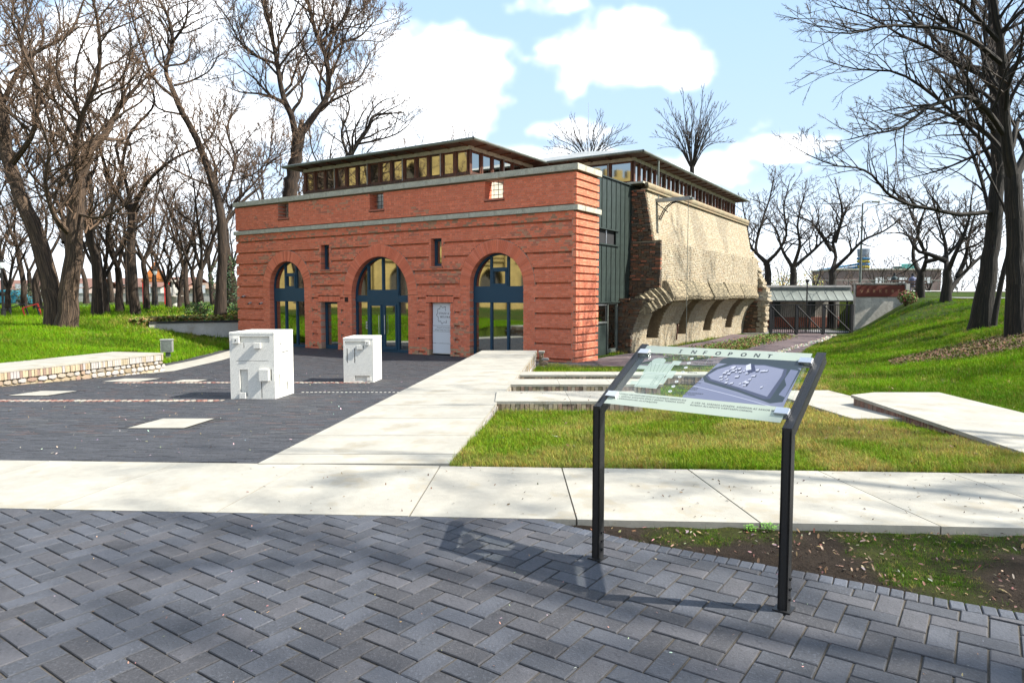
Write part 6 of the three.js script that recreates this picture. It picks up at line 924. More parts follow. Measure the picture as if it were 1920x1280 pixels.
{ // tall leaning tree just left of the building
  const d = 38.2, p = at(412, 596, d), y = landY(p.x, d), foot = [p.x, y, p.z];
  const L = traced(foot, d, [
    { p: [[412, 602], [414, 540], [417, 470], [414, 410], [404, 360], [384, 300], [362, 248], [338, 205], [322, 165]], r0: 0.304, r1: 0.132, trunk: 1, kid: 2.4, start: 0.5, dens: 0.8 },
    { p: [[324, 170], [310, 130, 0.5], [322, 85, 0.8], [318, 40, 1], [292, -10, 1]], r0: 0.132, r1: 0.066, kid: 2.6, dens: 1.1, start: 0.15 },
    { p: [[330, 185], [290, 150, -0.6], [268, 100, -1], [252, 50, -1.2], [240, 0, -1.4]], r0: 0.092, r1: 0.033, kid: 2.4, dens: 1.2, start: 0.2 },
    { p: [[322, 80, 0.8], [348, 40, 0.2], [352, -10, 0]], r0: 0.079, r1: 0.033, kid: 2.2, dens: 1.2, start: 0.2 },
    { p: [[326, 160], [362, 150, 0.8], [395, 130, 1.2], [410, 100, 1.5]], r0: 0.066, r1: 0.02, kid: 1.8, dens: 1.5, start: 0.2 },
    { p: [[416, 450], [438, 380, 0.8], [470, 350, 1.2], [500, 310, 1.6], [510, 250, 2]], r0: 0.086, r1: 0.026, kid: 2.2, dens: 1.3, start: 0.2 },
    { p: [[410, 400], [440, 300, 0.6], [425, 240, 1], [450, 190, 1.4]], r0: 0.086, r1: 0.026, kid: 2.4, dens: 1.4, start: 0.25 },
    { p: [[400, 350], [350, 330, -0.8], [300, 300, -1.2], [270, 262, -1.6]], r0: 0.066, r1: 0.02, kid: 2, dens: 1.4, start: 0.2 },
    { p: [[345, 215], [300, 205, 0.5], [270, 180, 0.8], [230, 175, 1]], r0: 0.066, r1: 0.02, kid: 2, dens: 1.4, start: 0.2 },
  ]);
  plantTree(makeTree({ seed: 202, limbs: L, params: { more: 2.7, reach: 2.0, wiggle: 0.24, up: 0.04, dens: [1, 2.9, 4.2], twigR: 0.013 } }), 'leaning_tree', 'tall bare tree leaning left beside the retaining wall', foot[0], d, { sink: 0, y });
}
{ // great tree behind the left end of the building
  const d = 41, p = at(538, 560, d), y = landY(p.x, d), foot = [p.x, y, p.z];
  const L = traced(foot, d, [
    { p: [[534, 600], [538, 480], [542, 370], [552, 310], [562, 250]], r0: 0.495, r1: 0.317, trunk: 1, kid: 2.5, start: 0.6, dens: 0.6 },
    { p: [[556, 262], [545, 215, -0.4], [530, 180, -0.6], [520, 120, -0.8], [505, 50, -1], [492, -20, -1]], r0: 0.211, r1: 0.079, kid: 3, dens: 0.9, start: 0.15 },
    { p: [[564, 250], [590, 215, 0.3], [612, 180, 0.5], [612, 110, 0.6], [590, 55, 0.6], [572, -20, 0.4]], r0: 0.224, r1: 0.086, kid: 3, dens: 0.9, start: 0.15 },
    { p: [[534, 192, -0.6], [505, 178, -1], [480, 150, -1.4], [455, 130, -1.6]], r0: 0.106, r1: 0.033, kid: 2.2, dens: 1.2, start: 0.2 },
    { p: [[612, 112, 0.6], [640, 80, 1], [672, 70, 1.3], [702, 40, 1.6]], r0: 0.106, r1: 0.033, kid: 2.8, dens: 1.1, start: 0.15 },
    { p: [[604, 190, 0.5], [640, 160, 1], [672, 150, 1.4], [690, 110, 1.8]], r0: 0.086, r1: 0.026, kid: 2.4, dens: 1.2, start: 0.15 },
    { p: [[520, 120, -0.8], [480, 105, -1], [450, 80, -1.3], [430, 40, -1.5], [400, 0, -1.6]], r0: 0.086, r1: 0.026, kid: 2.6, dens: 1.2, start: 0.15 },
    { p: [[600, 80, 0.6], [640, 40, 0.2], [660, -10, 0]], r0: 0.092, r1: 0.033, kid: 2.4, dens: 1.1, start: 0.15 },
    { p: [[515, 100, -0.8], [540, 50, -0.4], [560, 0, -0.2]], r0: 0.086, r1: 0.033, kid: 2.2, dens: 1.1, start: 0.15 },
  ]);
  plantTree(makeTree({ seed: 303, limbs: L, params: { more: 2.7, reach: 2.0, wiggle: 0.24, up: 0.05, dens: [1, 2.9, 4.2], twigR: 0.015 } }), 'great_tree', 'great bare tree rising behind the left end of the brick building', foot[0], d, { sink: 0, y });
}
{ // tree behind the roof with a bent limb
  const d = 46, p = at(640, 560, d), y = -0.6, foot = [p.x, y, p.z];
  const L = traced(foot, d, [
    { p: [[640, 600], [646, 420], [650, 330], [660, 285], [690, 240], [700, 218], [735, 212]], r0: 0.264, r1: 0.066, kid: 2.8, dens: 0.9, start: 0.45 },
    { p: [[655, 300], [640, 250, 0.5], [655, 200, 1], [640, 160, 1]], r0: 0.106, r1: 0.033, kid: 2.4, dens: 1.1, start: 0.2 }, { p: [[670, 270], [710, 262, -0.6], [745, 250, -1], [765, 235, -1]], r0: 0.079, r1: 0.026, kid: 2.2, dens: 1.1, start: 0.2 }]);
  plantTree(makeTree({ seed: 304, limbs: L, params: { more: 2.4, reach: 1.9, wiggle: 0.26, up: 0.03, dens: [1, 2.2, 3.6], twigR: 0.015 } }), 'bent_tree', 'bare tree with a bent limb showing above the roof', foot[0], d, { sink: 0, y, twig: M.twigDark, bark: M.barkGrey });
}
{ // big trees on the right bank
  const d = 21, p = at(1908, 606, d), y = landY(p.x, d), foot = [p.x, y, p.z];
  const L = traced(foot, d, [
    { p: [[1908, 612], [1906, 540], [1904, 460], [1902, 390], [1899, 330]], r0: 0.264, r1: 0.218, trunk: 1 },
    { p: [[1899, 338], [1890, 280, -0.2], [1884, 210, -0.4], [1880, 120, -0.6], [1870, 40, -0.8], [1855, -40, -1]], r0: 0.178, r1: 0.092, kid: 2.6, dens: 1.0, start: 0.1 },
    { p: [[1901, 335], [1920, 300, 0.3], [1945, 240, 0.5], [1960, 150, 0.6]], r0: 0.158, r1: 0.079, kid: 2.2, dens: 0.7, start: 0.2 },
    { p: [[1888, 260, -0.2], [1850, 205, -0.8], [1810, 180, -1.2], [1770, 190, -1.6], [1735, 205, -2], [1690, 240, -2.4], [1640, 250, -2.8], [1590, 262, -3]], r0: 0.092, r1: 0.013, kid: 1.7, dens: 1.7, start: 0.15 },
    { p: [[1886, 200, -0.4], [1840, 140, 0.2], [1790, 118, 0.6], [1740, 88, 0.9], [1690, 66, 1.2], [1630, 30, 1.4], [1560, 10, 1.6]], r0: 0.092, r1: 0.013, kid: 1.8, dens: 1.7, start: 0.12 },
    { p: [[1880, 120, -0.6], [1830, 80, -1.2], [1780, 55, -1.6], [1720, 50, -2], [1660, 48, -2.4], [1600, 62, -2.8], [1545, 60, -3]], r0: 0.079, r1: 0.013, kid: 1.8, dens: 1.7, start: 0.12 },
    { p: [[1876, 80, -0.7], [1820, 20, -1], [1760, -20, -1.4]], r0: 0.079, r1: 0.033, kid: 2, dens: 1.4, start: 0.15 },
    { p: [[1894, 300, -0.2], [1850, 250, 0.5], [1800, 220, 0.9], [1740, 170, 1.2], [1680, 135, 1.5], [1610, 130, 1.8], [1550, 115, 2]], r0: 0.086, r1: 0.013, kid: 1.7, dens: 1.7, start: 0.15 },
  ]);
  plantTree(makeTree({ seed: 404, limbs: L, params: { more: 2.7, wiggle: 0.2, up: 0.0, dens: [1, 2.6, 4.2], twigR: 0.0085, droop: 0.02, angle: 0.75 }, flare: 1.25 }), 'bank_tree', 'tall straight bare tree with furrowed trunk on the right bank', foot[0], d, { sink: 0, y, bark: M.barkGrey, twig: M.twigDark });
}
{
  const d = 25.5, p = at(1846, 592, d), y = landY(p.x, d), foot = [p.x, y, p.z];
  const L = traced(foot, d, [
    { p: [[1843, 600], [1848, 550], [1855, 500], [1862, 440], [1868, 380], [1872, 300], [1868, 200]], r0: 0.343, r1: 0.185, trunk: 1, kid: 2, start: 0.75, dens: 0.6, flare: 1.6 },
    { p: [[1868, 205], [1862, 120, 0.3], [1866, 40, 0.5], [1862, -40, 0.6]], r0: 0.172, r1: 0.106, kid: 2.6, dens: 1, start: 0.1 },
    { p: [[1862, 396, 0], [1800, 402, -0.6], [1750, 392, -1], [1708, 384, -1.3], [1664, 362, -1.6], [1636, 328, -1.9], [1606, 314, -2.1], [1570, 311, -2.3], [1520, 292, -2.6], [1482, 270, -3]], r0: 0.086, r1: 0.009, kid: 1.3, dens: 1.7, start: 0.25 },
    { p: [[1872, 330, 0], [1830, 250, 0.8], [1770, 210, 1.4], [1730, 200, 1.8], [1690, 216, 2.2]], r0: 0.092, r1: 0.02, kid: 1.8, dens: 1.5, start: 0.2 },
    { p: [[1868, 250, 0], [1820, 170, -1], [1800, 120, -1.4], [1740, 60, -2], [1700, 10, -2.2]], r0: 0.099, r1: 0.026, kid: 2.2, dens: 1.3, start: 0.15 },
    { p: [[1870, 270, 0], [1810, 300, 0.6], [1760, 320, 1], [1700, 335, 1.4]], r0: 0.066, r1: 0.013, kid: 1.5, dens: 1.6, start: 0.2 },
    { p: [[1866, 440, 0.2], [1830, 300, 1.4], [1800, 240, 2], [1790, 180, 2.4]], r0: 0.079, r1: 0.02, kid: 2, dens: 1.4, start: 0.25 },
  ]);
  plantTree(makeTree({ seed: 505, limbs: L, params: { more: 2.7, wiggle: 0.2, up: 0.0, dens: [1, 2.6, 4.2], twigR: 0.0085, droop: 0.015, angle: 0.75 }, flare: 1.7 }), 'bank_tree', 'thick leaning dark tree with one long low branch on the right bank', foot[0], d, { sink: 0, y, bark: M.barkGrey, twig: M.twigDark });
  const d2 = 23.5, p2 = at(1866, 602, d2), y2 = landY(p2.x, d2), f2 = [p2.x, y2, p2.z];
  plantTree(makeTree({ seed: 506, limbs: traced(f2, d2, [{ p: [[1864, 610], [1872, 560], [1882, 510], [1892, 470], [1896, 430], [1880, 380, 0.3], [1840, 300, 0.6]], r0: 0.099, r1: 0.04, kid: 1.8, dens: 1.1, start: 0.45 }]), params: { twigR: 0.0085, dens: [1, 2, 3.2] } }), 'bank_tree', 'slim slanting bare stem between the two big bank trees', f2[0], d2, { sink: 0, y: y2, bark: M.barkGrey, twig: M.twigDark });
}
// small forked trees along the levee
[[1439, 532, 52, 1, [[[1439, 545], [1440, 505], [1436, 490]], [[1436, 492], [1418, 470, 1], [1428, 420, 1.5], [1444, 370, 2], [1452, 330, 2]], [[1438, 492], [1460, 470, -1], [1475, 440, -1.4], [1470, 390, -2], [1480, 345, -2]], [[1436, 490], [1408, 462, 0.5], [1400, 420, 0.5], [1392, 380, 0.6]]], 'forked bare tree on the levee nearest the bastion'],
 [1488, 532, 51, 2, [[[1488, 545], [1488, 512], [1487, 497]], [[1486, 500], [1468, 470, 1], [1455, 430, 1.4], [1432, 400, 2]], [[1488, 500], [1500, 460, -1], [1496, 420, -1.5], [1510, 360, -2]], [[1490, 500], [1525, 470, 0.5], [1552, 445, 0.5], [1590, 420, 0.5]]], 'forked bare tree on the levee second from the bastion'],
 [1562, 532, 50, 3, [[[1562, 545], [1561, 518], [1560, 505]], [[1560, 508], [1568, 480, 0.6], [1562, 450, 0.8], [1578, 420, 1], [1588, 390, 1], [1598, 388, 1]], [[1562, 506], [1590, 480, -0.8], [1620, 450, -1], [1660, 432, -1.2], [1690, 410, -1.4]], [[1560, 470, 0.5], [1540, 440, 1], [1520, 415, 1.4], [1490, 405, 1.8]], [[1566, 455, 0.8], [1580, 400, 0.3], [1570, 350, 0]]], 'forked bare tree on the levee in front of the tall lamp mast'],
 [1727, 551, 44.5, 4, [[[1727, 560], [1727, 530], [1728, 510]], [[1726, 512], [1714, 490, 0.6], [1714, 460, 0.8], [1722, 440, 1], [1710, 400, 1.2], [1700, 380, 1.4]], [[1729, 512], [1738, 480, -0.5], [1722, 445, -0.8], [1732, 400, -1], [1745, 370, -1.2]], [[1738, 490, -0.5], [1770, 482, -1], [1790, 465, -1.2], [1810, 430, -1.4]]], 'forked bare tree on the levee beside the person in pale blue'],
 [1776, 558, 38.5, 5, [[[1774, 566], [1776, 530], [1777, 505]], [[1776, 508], [1775, 480, 0.5], [1772, 450, 0.7], [1760, 410, 0.9], [1748, 370, 1]], [[1778, 508], [1790, 480, -0.5], [1806, 445, -0.7], [1818, 410, -0.9], [1822, 370, -1]], [[1779, 550], [1800, 520, 0.5], [1830, 490, 0.8], [1850, 470, 1], [1858, 430, 1.2]], [[1796, 520, 0.5], [1812, 480, 0.7], [1818, 440, 0.9], [1830, 400, 1]], [[1775, 490, 0.3], [1740, 475, 0.6], [1720, 470, 0.8], [1702, 440, 1], [1680, 436, 1.1]]], 'forked bare tree on the grass edge below the levee path'],
].forEach(([px, py, d, k, lines, label]) => {
  const p = at(px, py, d), y = landY(p.x, d), foot = [p.x, y, p.z], L = traced(foot, d, lines.map((q, i) => ({ p: i ? q : [[q[0][0], q[0][1] + 14], ...q.slice(1)], r0: i ? 0.15 : 0.27, r1: i ? 0.035 : 0.2, trunk: i ? 0 : 1, kid: i ? 2.2 : 0, dens: 1.35, start: 0.25 })));
  plantTree(makeTree({ seed: 600 + k, limbs: L, params: { more: 2.3, wiggle: 0.3, up: 0.03, dens: [1, 2.6, 4], twigR: 0.015, angle: 0.95 } }), 'levee_tree', label, foot[0], d, { sink: 0, y, bark: M.barkGrey, twig: M.twigDark, group: 'forked trees along the levee' });
});
{ // vase-shaped pollard and another crown behind the roof
  const mk = (px, py, d, seed, n, h, label, name, spread) => { const p = at(px, py, d), foot = [p.x, 0, p.z], r = rng(seed), top = p.y, L = [{ pts: [V(0, 0, 0), V(0.1, top * 0.5, 0), V(0, top, 0)], r0: 0.264, r1: 0.198, trunk: 1 }]; for (let k = 0; k < n; k++) { const a = k * 2.4 + r() * 0.4, th = Math.acos(1 - (k + 0.5) / n * 1.25) , q = 0.85 + 0.2 * r(), E = V(Math.sin(th) * Math.cos(a) * spread * q, top + h * 0.42 + Math.cos(th) * h * 0.58 * q, Math.sin(th) * Math.sin(a) * spread * q), S = V(Math.cos(a) * 0.1, top - 0.2 + 0.25 * r(), Math.sin(a) * 0.1), m1 = S.clone().lerp(E, 0.35).add(V((r() - 0.5) * 0.3, 0.15 * h * Math.sin(th), (r() - 0.5) * 0.3)), m2 = S.clone().lerp(E, 0.7).add(V((r() - 0.5) * 0.4, 0.1 * h * Math.sin(th), (r() - 0.5) * 0.4)); L.push({ pts: [S, m1, m2, E], r0: 0.06, r1: 0.014, kid: 1.0, dens: 2.6, start: 0.25, level: 0 }); }
    plantTree(makeTree({ seed, limbs: L, params: { wiggle: 0.12, up: 0.08, angle: 0.45, dens: [1, 1.6, 2.6], twigR: 0.015 } }), name, label, foot[0], d, { sink: 0, y: 0, bark: M.barkGrey, twig: M.twigDark }); };
  mk(1298, 312, 62, 701, 22, 6.6, 'vase shaped pollarded bare tree rising behind the right roof', 'pollard_tree', 3.4);
  mk(1103, 310, 66, 702, 18, 4.6, 'rounded bare tree crown showing between the two roofs', 'round_tree', 4.2);
  mk(868, 330, 70, 703, 10, 5.0, 'thin bare tree tip behind the front roof', 'slim_tree', 2.2);
}
// generic park trees, one prototype per habit, copied with their own size and turn
{
  const generic = (seed, h, fork, n, light) => { const r = rng(seed), L = [{ pts: [V(0, -0.3, 0), V((r() - 0.5) * 0.4, h * 0.18, (r() - 0.5) * 0.4), V((r() - 0.5) * 0.8, fork, (r() - 0.5) * 0.6)], r0: 0.277, r1: 0.198, trunk: 1 }], top = L[0].pts[2];
    for (let k = 0; k < n; k++) { const a = k / n * 6.283 + r(), s = h * (0.12 + 0.16 * r()), P = [top.clone()]; for (let q = 1; q <= 4; q++) P.push(V(top.x + Math.cos(a + (r() - 0.5)) * s * q / 3, lerp(fork, h * (0.8 + 0.2 * r()), q / 4), top.z + Math.sin(a + (r() - 0.5)) * s * q / 3)); L.push({ pts: P, r0: 0.132, r1: 0.026, kid: light ? 2.2 : 2.6, dens: light ? 0.8 : 1.0, start: 0.15 }); }
    return makeTree({ seed: seed + 5, limbs: L, params: light ? { wiggle: 0.28, up: 0.04, dens: [1, 1.3, 2.2], twigR: 0.026, twig: 0.7 } : { wiggle: 0.28, up: 0.04, dens: [1, 2.4, 3.8], twigR: 0.019, twig: 0.66 } }); };
  const protos = [generic(801, 13, 3.4, 4), generic(802, 15, 4.6, 4), generic(803, 11, 2.6, 5), generic(804, 14, 6, 3)], lights = [generic(811, 13, 3.4, 4, true), generic(812, 14, 4, 5, true)];
  const list = [[180, 594, 39.5, 1, 1.05, 'thick park tree trunk right behind the twin trunk tree'], [253, 592, 40.5, 3, 1.1, 'straight dark park tree behind the left end of the retaining wall'], [222, 578, 46, 0, 0.95, 'stout park tree in front of the white garden wall'], [196, 585, 43.5, 2, 0.85, 'dark leaning park tree beside the pale path'], [273, 572, 50, 1, 0.8, 'slim park tree close to the distant slim lamp'], [315, 566, 53, 2, 0.8, 'low forked park tree beside the small fountain'], [336, 567, 55, 2, 0.6, 'small crooked park tree just behind the fountain'], [351, 569, 51, 3, 0.75, 'slender upright park tree beyond the flower bed'], [364, 571, 49.5, 1, 0.65, 'curved park tree next to the slender upright one'], [377, 580, 45, 0, 0.9, 'tall slim park tree left of the leaning tree'], [430, 577, 47, 3, 1.0, 'park tree standing close behind the leaning tree'], [73, 573, 50, 0, 0.95, 'broad forked park tree behind the bicycle stands'], [42, 570, 52, 3, 0.8, 'pale trunked park tree left of the broad forked one'], [15, 583, 44, 2, 0.7, 'thin dark young tree beside the old street lamp'], [290, 556, 68, 0, 0.95, 'distant tree beside the orange playground roof'], [240, 557, 66, 1, 0.9, 'distant tree before the white far house'], [130, 560, 62, 3, 1.0, 'distant tree behind the twin trunks'], [-40, 575, 48, 1, 1.1, 'park tree beyond the old street lamp at the path'], [400, 560, 64, 2, 0.9, 'distant tree before the long cream house'], [160, 556, 74, 1, 1.0, 'distant tree before the reddish house'], [340, 555, 76, 3, 1.0, 'distant tree before the pink house'], [60, 556, 76, 0, 1.0, 'distant tree before the pale far house'], [440, 557, 70, 1, 0.9, 'distant tree close beside the brick building'], [210, 555, 80, 2, 1.1, 'distant tree at the white garden wall'], [10, 556, 82, 1, 1.1, 'distant tree behind the turquoise car']];
  const r = rng(31); for (const [px, py, d, k, s, label] of list) { const p = at(px, py, d); plantTree(d > 60 ? lights[k % 2] : protos[k], 'park_tree', label, p.x, d, { turn: r() * 6.28, scale: s * (0.95 + 0.1 * r()), group: 'bare trees of the park' }); }
  // trees behind the building and beyond the levee
  for (const [x, d, k, s, label] of [[-6, 60, 1, 1.0, 'bare tree crown behind the left part of the roof'], [-14, 56, 3, 1.1, 'bare tree behind the great tree'], [-20, 60, 0, 1.1, 'bare tree between the leaning tree and the great tree']]) plantTree(protos[k], 'park_tree', label, x, d, { turn: r() * 6.28, scale: s, group: 'bare trees of the park' });
  const far = [[1425, 62], [1470, 70], [1530, 66], [1640, 78], [1690, 84], [1745, 80], [1800, 74], [1840, 82], [1600, 95], [1780, 98], [1880, 78], [1660, 105], [1720, 110], [1560, 100], [1860, 100]]; far.forEach(([px, d], i) => { const p = at(px, 540, d); plantTree(lights[i % 2], 'riverside_tree', 'hazy bare tree beyond the levee railing', p.x, d, { turn: r() * 6.28, scale: (0.36 + 0.12 * r()) * (d / 90 + 0.2), group: 'bare trees beyond the levee', twig: i % 3 ? M.twig : M.twigDark }); });
  // trees outside the frame on the right, whose soft shadows fall over the paving and the old wall
  for (const [x, d, k, s, label] of [[16.5, 3.4, 1, 1.05, 'bare tree to the right of the terrace'], [17.5, -0.5, 0, 1.4, 'bare tree right of the paved terrace, further along'], [24.5, 13, 3, 1.1, 'bare tree on the bank beyond the brick sided walkway'], [24, 27.5, 1, 1.15, 'bare tree on the bank behind the thick leaning one'], [27, 33, 0, 1.1, 'bare tree on the bank near the lower path']]) plantTree(protos[k], 'bank_tree', label, x, d, { turn: r() * 6.28, scale: s, bark: M.barkGrey, twig: M.twigDark });
  // trees on the left outside the frame, mirrored in the windows
  for (const [x, d, k, s, label] of [[-34, 20, 1, 1.0, 'bare tree on the lawn before the yellow castle'], [-38, 30, 0, 1.0, 'bare tree on the lawn left of the twin trunk tree'], [-42, 10, 3, 1.0, 'bare tree on the lawn at the castle corner']]) plantTree(protos[k], 'park_tree', label, x, d, { turn: r() * 6.28, scale: s, group: 'bare trees of the park' });
}
// ---------------------------------------------------------------- grass, leaves and low plants
{
  const tuft = (seed, n, h, w) => one((g) => { const r = rng(seed); for (let k = 0; k < n; k++) { const a = r() * 6.283, lean = 0.25 + 0.75 * r(), x = (r() - 0.5) * 0.05, z = (r() - 0.5) * 0.05, H = h * (0.6 + 0.6 * r()), dx = Math.cos(a), dz = Math.sin(a), W = w * (0.7 + 0.6 * r()), px = -dz * W, pz = dx * W; const A = [x - px, 0, z - pz], B = [x + px, 0, z + pz], m = 0.55, cx = x + dx * lean * H * 0.35, cz = z + dz * lean * H * 0.35, C = [cx + px * 0.75, H * m, cz + pz * 0.75], D = [cx - px * 0.75, H * m, cz - pz * 0.75], E = [x + dx * lean * H, H * (1 - lean * 0.28), z + dz * lean * H]; g.quad(A, B, C, D); g.quad(D, C, E, E); } }, seed);
  function field(name, label, protos, test, colour, samples, kind = 'grass') {   // samples: [[xmin, xmax, dmin, dmax, perSquareMetre, scale]]
    const spots = protos.map(() => []), r = rng(name.length * 77 + samples.length);
    for (const [x0, x1, d0, d1, den, sc] of samples) { const N = Math.round((x1 - x0) * (d1 - d0) * den); for (let i = 0; i < N; i++) { const x = lerp(x0, x1, r()), d = lerp(d0, d1, r()); if (Math.abs(x) > d * 0.8 + 1.2) continue; const t = test(x, d); if (!t || r() > t) continue; spots[Math.floor(r() * protos.length)].push([x, landY(x, d) - 0.006, d, sc * (0.7 + 0.6 * r()) * (0.55 + 0.95 * fbm(x * 1.3, d * 1.3, 7, 3))]); } }
    const G = new THREE.Group(); G.name = numbered(name); G.userData = { kind: 'stuff', label, category: kind }; scene.add(G);
    const m4 = new THREE.Matrix4(), q = new THREE.Quaternion(), col = new THREE.Color();
    protos.forEach((geo, k) => { const im = new THREE.InstancedMesh(geo, M.blade, spots[k].length); im.name = 'tufts'; im.userData.kind = 'stuff'; spots[k].forEach(([x, y, d, s], i) => { q.setFromEuler(new THREE.Euler((r() - 0.5) * 0.4, r() * 6.28, (r() - 0.5) * 0.4)); m4.compose(V(x, y, -d), q, V(s, s * (0.75 + 0.5 * r()), s)); im.setMatrixAt(i, m4); col.setRGB(...colour(x, d, r)); im.setColorAt(i, col); }); im.castShadow = im.receiveShadow = true; G.add(im); });
  }
  const T = [tuft(1, 7, 0.07, 0.0022), tuft(2, 8, 0.055, 0.0024), tuft(3, 6, 0.085, 0.002)];
  const green = [0.15, 0.24, 0.01], dark = [0.075, 0.15, 0.007], straw = [0.37, 0.3, 0.09], lush = [0.14, 0.265, 0.008];
  const mix = (a, b, t) => a.map((v, i) => lerp(v, b[i], t));
  const offPaths = (x, d) => !(x > 4.85 && x < 6.55 && d > 9.6 && d < 14.0) && !(x > 5.38 && x < 7.3 && d < 11.75);
  const onPlat = (x, d) => (d > 10.64 && d < 11.82 && x < 2.14) || (d > 12.93 && d < 13.82 && x < 2.92) || (d > 14.83 && d < 15.52 && x < 4.47);
  const pathClear = (x, d) => { if (d < 21) return true; const a = [[2.9, 23.2, 4.9, 26.5], [4.9, 26.5, 7.2, 29.5], [7.2, 29.5, 11.5, 36], [11.5, 36, 14.6, 42], [4.2, 22.2, 7.5, 24.2], [7.5, 24.2, 10.6, 28.3], [10.6, 28.3, 14.3, 35], [14.3, 35, 18.3, 42], [18.3, 42, 19, 49]]; for (const [x0, d0, x1, d1] of a) { const t = clamp(((x - x0) * (x1 - x0) + (d - d0) * (d1 - d0)) / ((x1 - x0) ** 2 + (d1 - d0) ** 2)); if (Math.hypot(x - lerp(x0, x1, t), d - lerp(d0, d1, t)) < 1.25) return false; } return true; };
  field('lawn_grass', 'short grass with straw patches on the lawn behind the info board', T, (x, d) => d > stripFar(x) + 0.015 && x > rampR(Math.max(d, 6.6)) + 0.01 && x < footX(d) + 0.4 && offPaths(x, d) && !onPlat(x, d) && pathClear(x, d) ? 1 : 0, (x, d, r) => { const n = fbm(x * 0.9, d * 0.9, 3, 4), s = clamp(smooth(0.38, 0.58, n) * (0.55 + 0.25 * smooth(1.5, 4, x)) + (r() - 0.5) * 0.6 + 0.05); return mix(mix(green, dark, r() * 0.5), straw, s).map((v) => v * (0.75 + 0.5 * r())); }, [[-0.8, 7.5, 6.3, 8.2, 1500, 1], [-0.5, 7.5, 8.2, 10.8, 1000, 1.1], [-0.4, 7.6, 10.8, 16, 500, 1.35], [0.4, 8, 16, 23.5, 260, 1.6], [4, 14, 23, 40, 60, 2]]);
  field('bank_grass', 'bright green grass on the sloping right bank', T, (x, d) => x > footX(d) + 0.05 && offPaths(x, d) && pathClear(x, d) ? (x > 14 && vnoise(x * 0.5, d * 0.5) > 0.62 && d > 16 ? 0.3 : 1) : 0, (x, d, r) => { const n = fbm(x * 0.6, d * 0.6, 8, 4); return mix(mix(lush, dark, clamp((n - 0.34) * 3.2)), straw, clamp((r() - 0.74) * 2 + smooth(0.52, 0.66, fbm(x * 0.9 + 40, d * 0.9, 2, 4)) * 0.5 + (d > 15 && d < 40 ? smooth(1.6, 0, x - footX(d)) * 0.5 : 0))).map((v) => v * (0.75 + 0.5 * r())); }, [[6.5, 15, 7, 14, 620, 1.45], [6.5, 20, 14, 20, 300, 1.8], [8.5, 24, 20, 28, 190, 1.9], [11, 30, 28, 36, 110, 1.9], [16, 36, 36, 41, 90, 1.7]]);
  field('mound_grass', 'bright green grass on the left mound behind the stone wall', T, (x, d) => x < leftEdge(d) - 0.02 && d > 13 ? 1 : 0, (x, d, r) => { const n = fbm(x * 0.5, d * 0.5, 5, 4), dry = d > 30.5 ? smooth(30.5, 33, d) * smooth(-26, -18, x) * 0.6 : 0; return mix(mix(lush, dark, clamp((n - 0.36) * 3)), straw, clamp((r() - 0.82) * 2 + smooth(0.54, 0.68, fbm(x * 0.8 + 40, d * 0.8, 2, 4)) * 0.4 + dry * (0.5 + r()))).map((v) => v * (0.75 + 0.5 * r())); }, [[-20, -11, 14, 22, 320, 1.7], [-25, -11, 22, 28, 190, 2.1], [-29, -12, 28, 34, 120, 2.6], [-36, -12, 34, 42, 42, 3.4], [-48, -12, 42, 60, 16, 4.2]]);
  field('soil_grass', 'sparse short grass on the bare soil beside the terrace', T, (x, d) => d < stripNear(x) - 0.02 && x > 0.25 && d > edgeD(x) + 0.01 ? smooth(0.47, 0.6, fbm(x * 1.6, d * 1.6, 6, 4)) : 0, (x, d, r) => mix(mix([0.08, 0.17, 0.012], [0.05, 0.1, 0.01], r()), straw, r() > 0.85 ? 0.7 : 0), [[0.2, 5, 2.4, 5, 2200, 0.42]]);
  // soil patch
  { const g = new Geo(9), N = 60, K = 34, id = []; for (let i = 0; i <= N; i++) for (let k = 0; k <= K; k++) { const x = lerp(0.22, 6, Math.pow(i / N, 1.2)), a = edgeD(x) - 0.02, b = stripNear(x) - 0.001, d = lerp(a, b, k / K), n = fbm(x * 5, d * 5, 3, 4), moss = smooth(0.46, 0.62, fbm(x * 1.6, d * 1.6, 6, 4)); g.vert(x, -0.045 + 0.06 * (n - 0.45), -d, 0, 1, 0, x, d, mix([0.04, 0.029, 0.021], [0.045, 0.05, 0.012], moss)); } for (let i = 0; i < N; i++) for (let k = 0; k < K; k++) { const a = i * (K + 1) + k; g.ix.push(a, a + K + 1, a + K + 2, a, a + K + 2, a + 1); } const geo = g.build(); geo.computeVertexNormals(); const m = mesh('soil_patch', geo, M.soil); m.userData = { kind: 'structure', label: 'bare mossy soil patch between terrace and pale strip', category: 'soil' }; }
  // dry leaves
  const leafGeo = one((g) => { const P = [[-0.5, 0, 0], [-0.2, 0.04, 0.2], [0.25, 0.1, 0.16], [0.5, 0.02, 0], [0.2, 0.12, -0.18], [-0.25, 0.02, -0.17]]; g.quad(P[0], P[1], P[2], P[3]); g.quad(P[0], P[3], P[4], P[5]); }, 1);
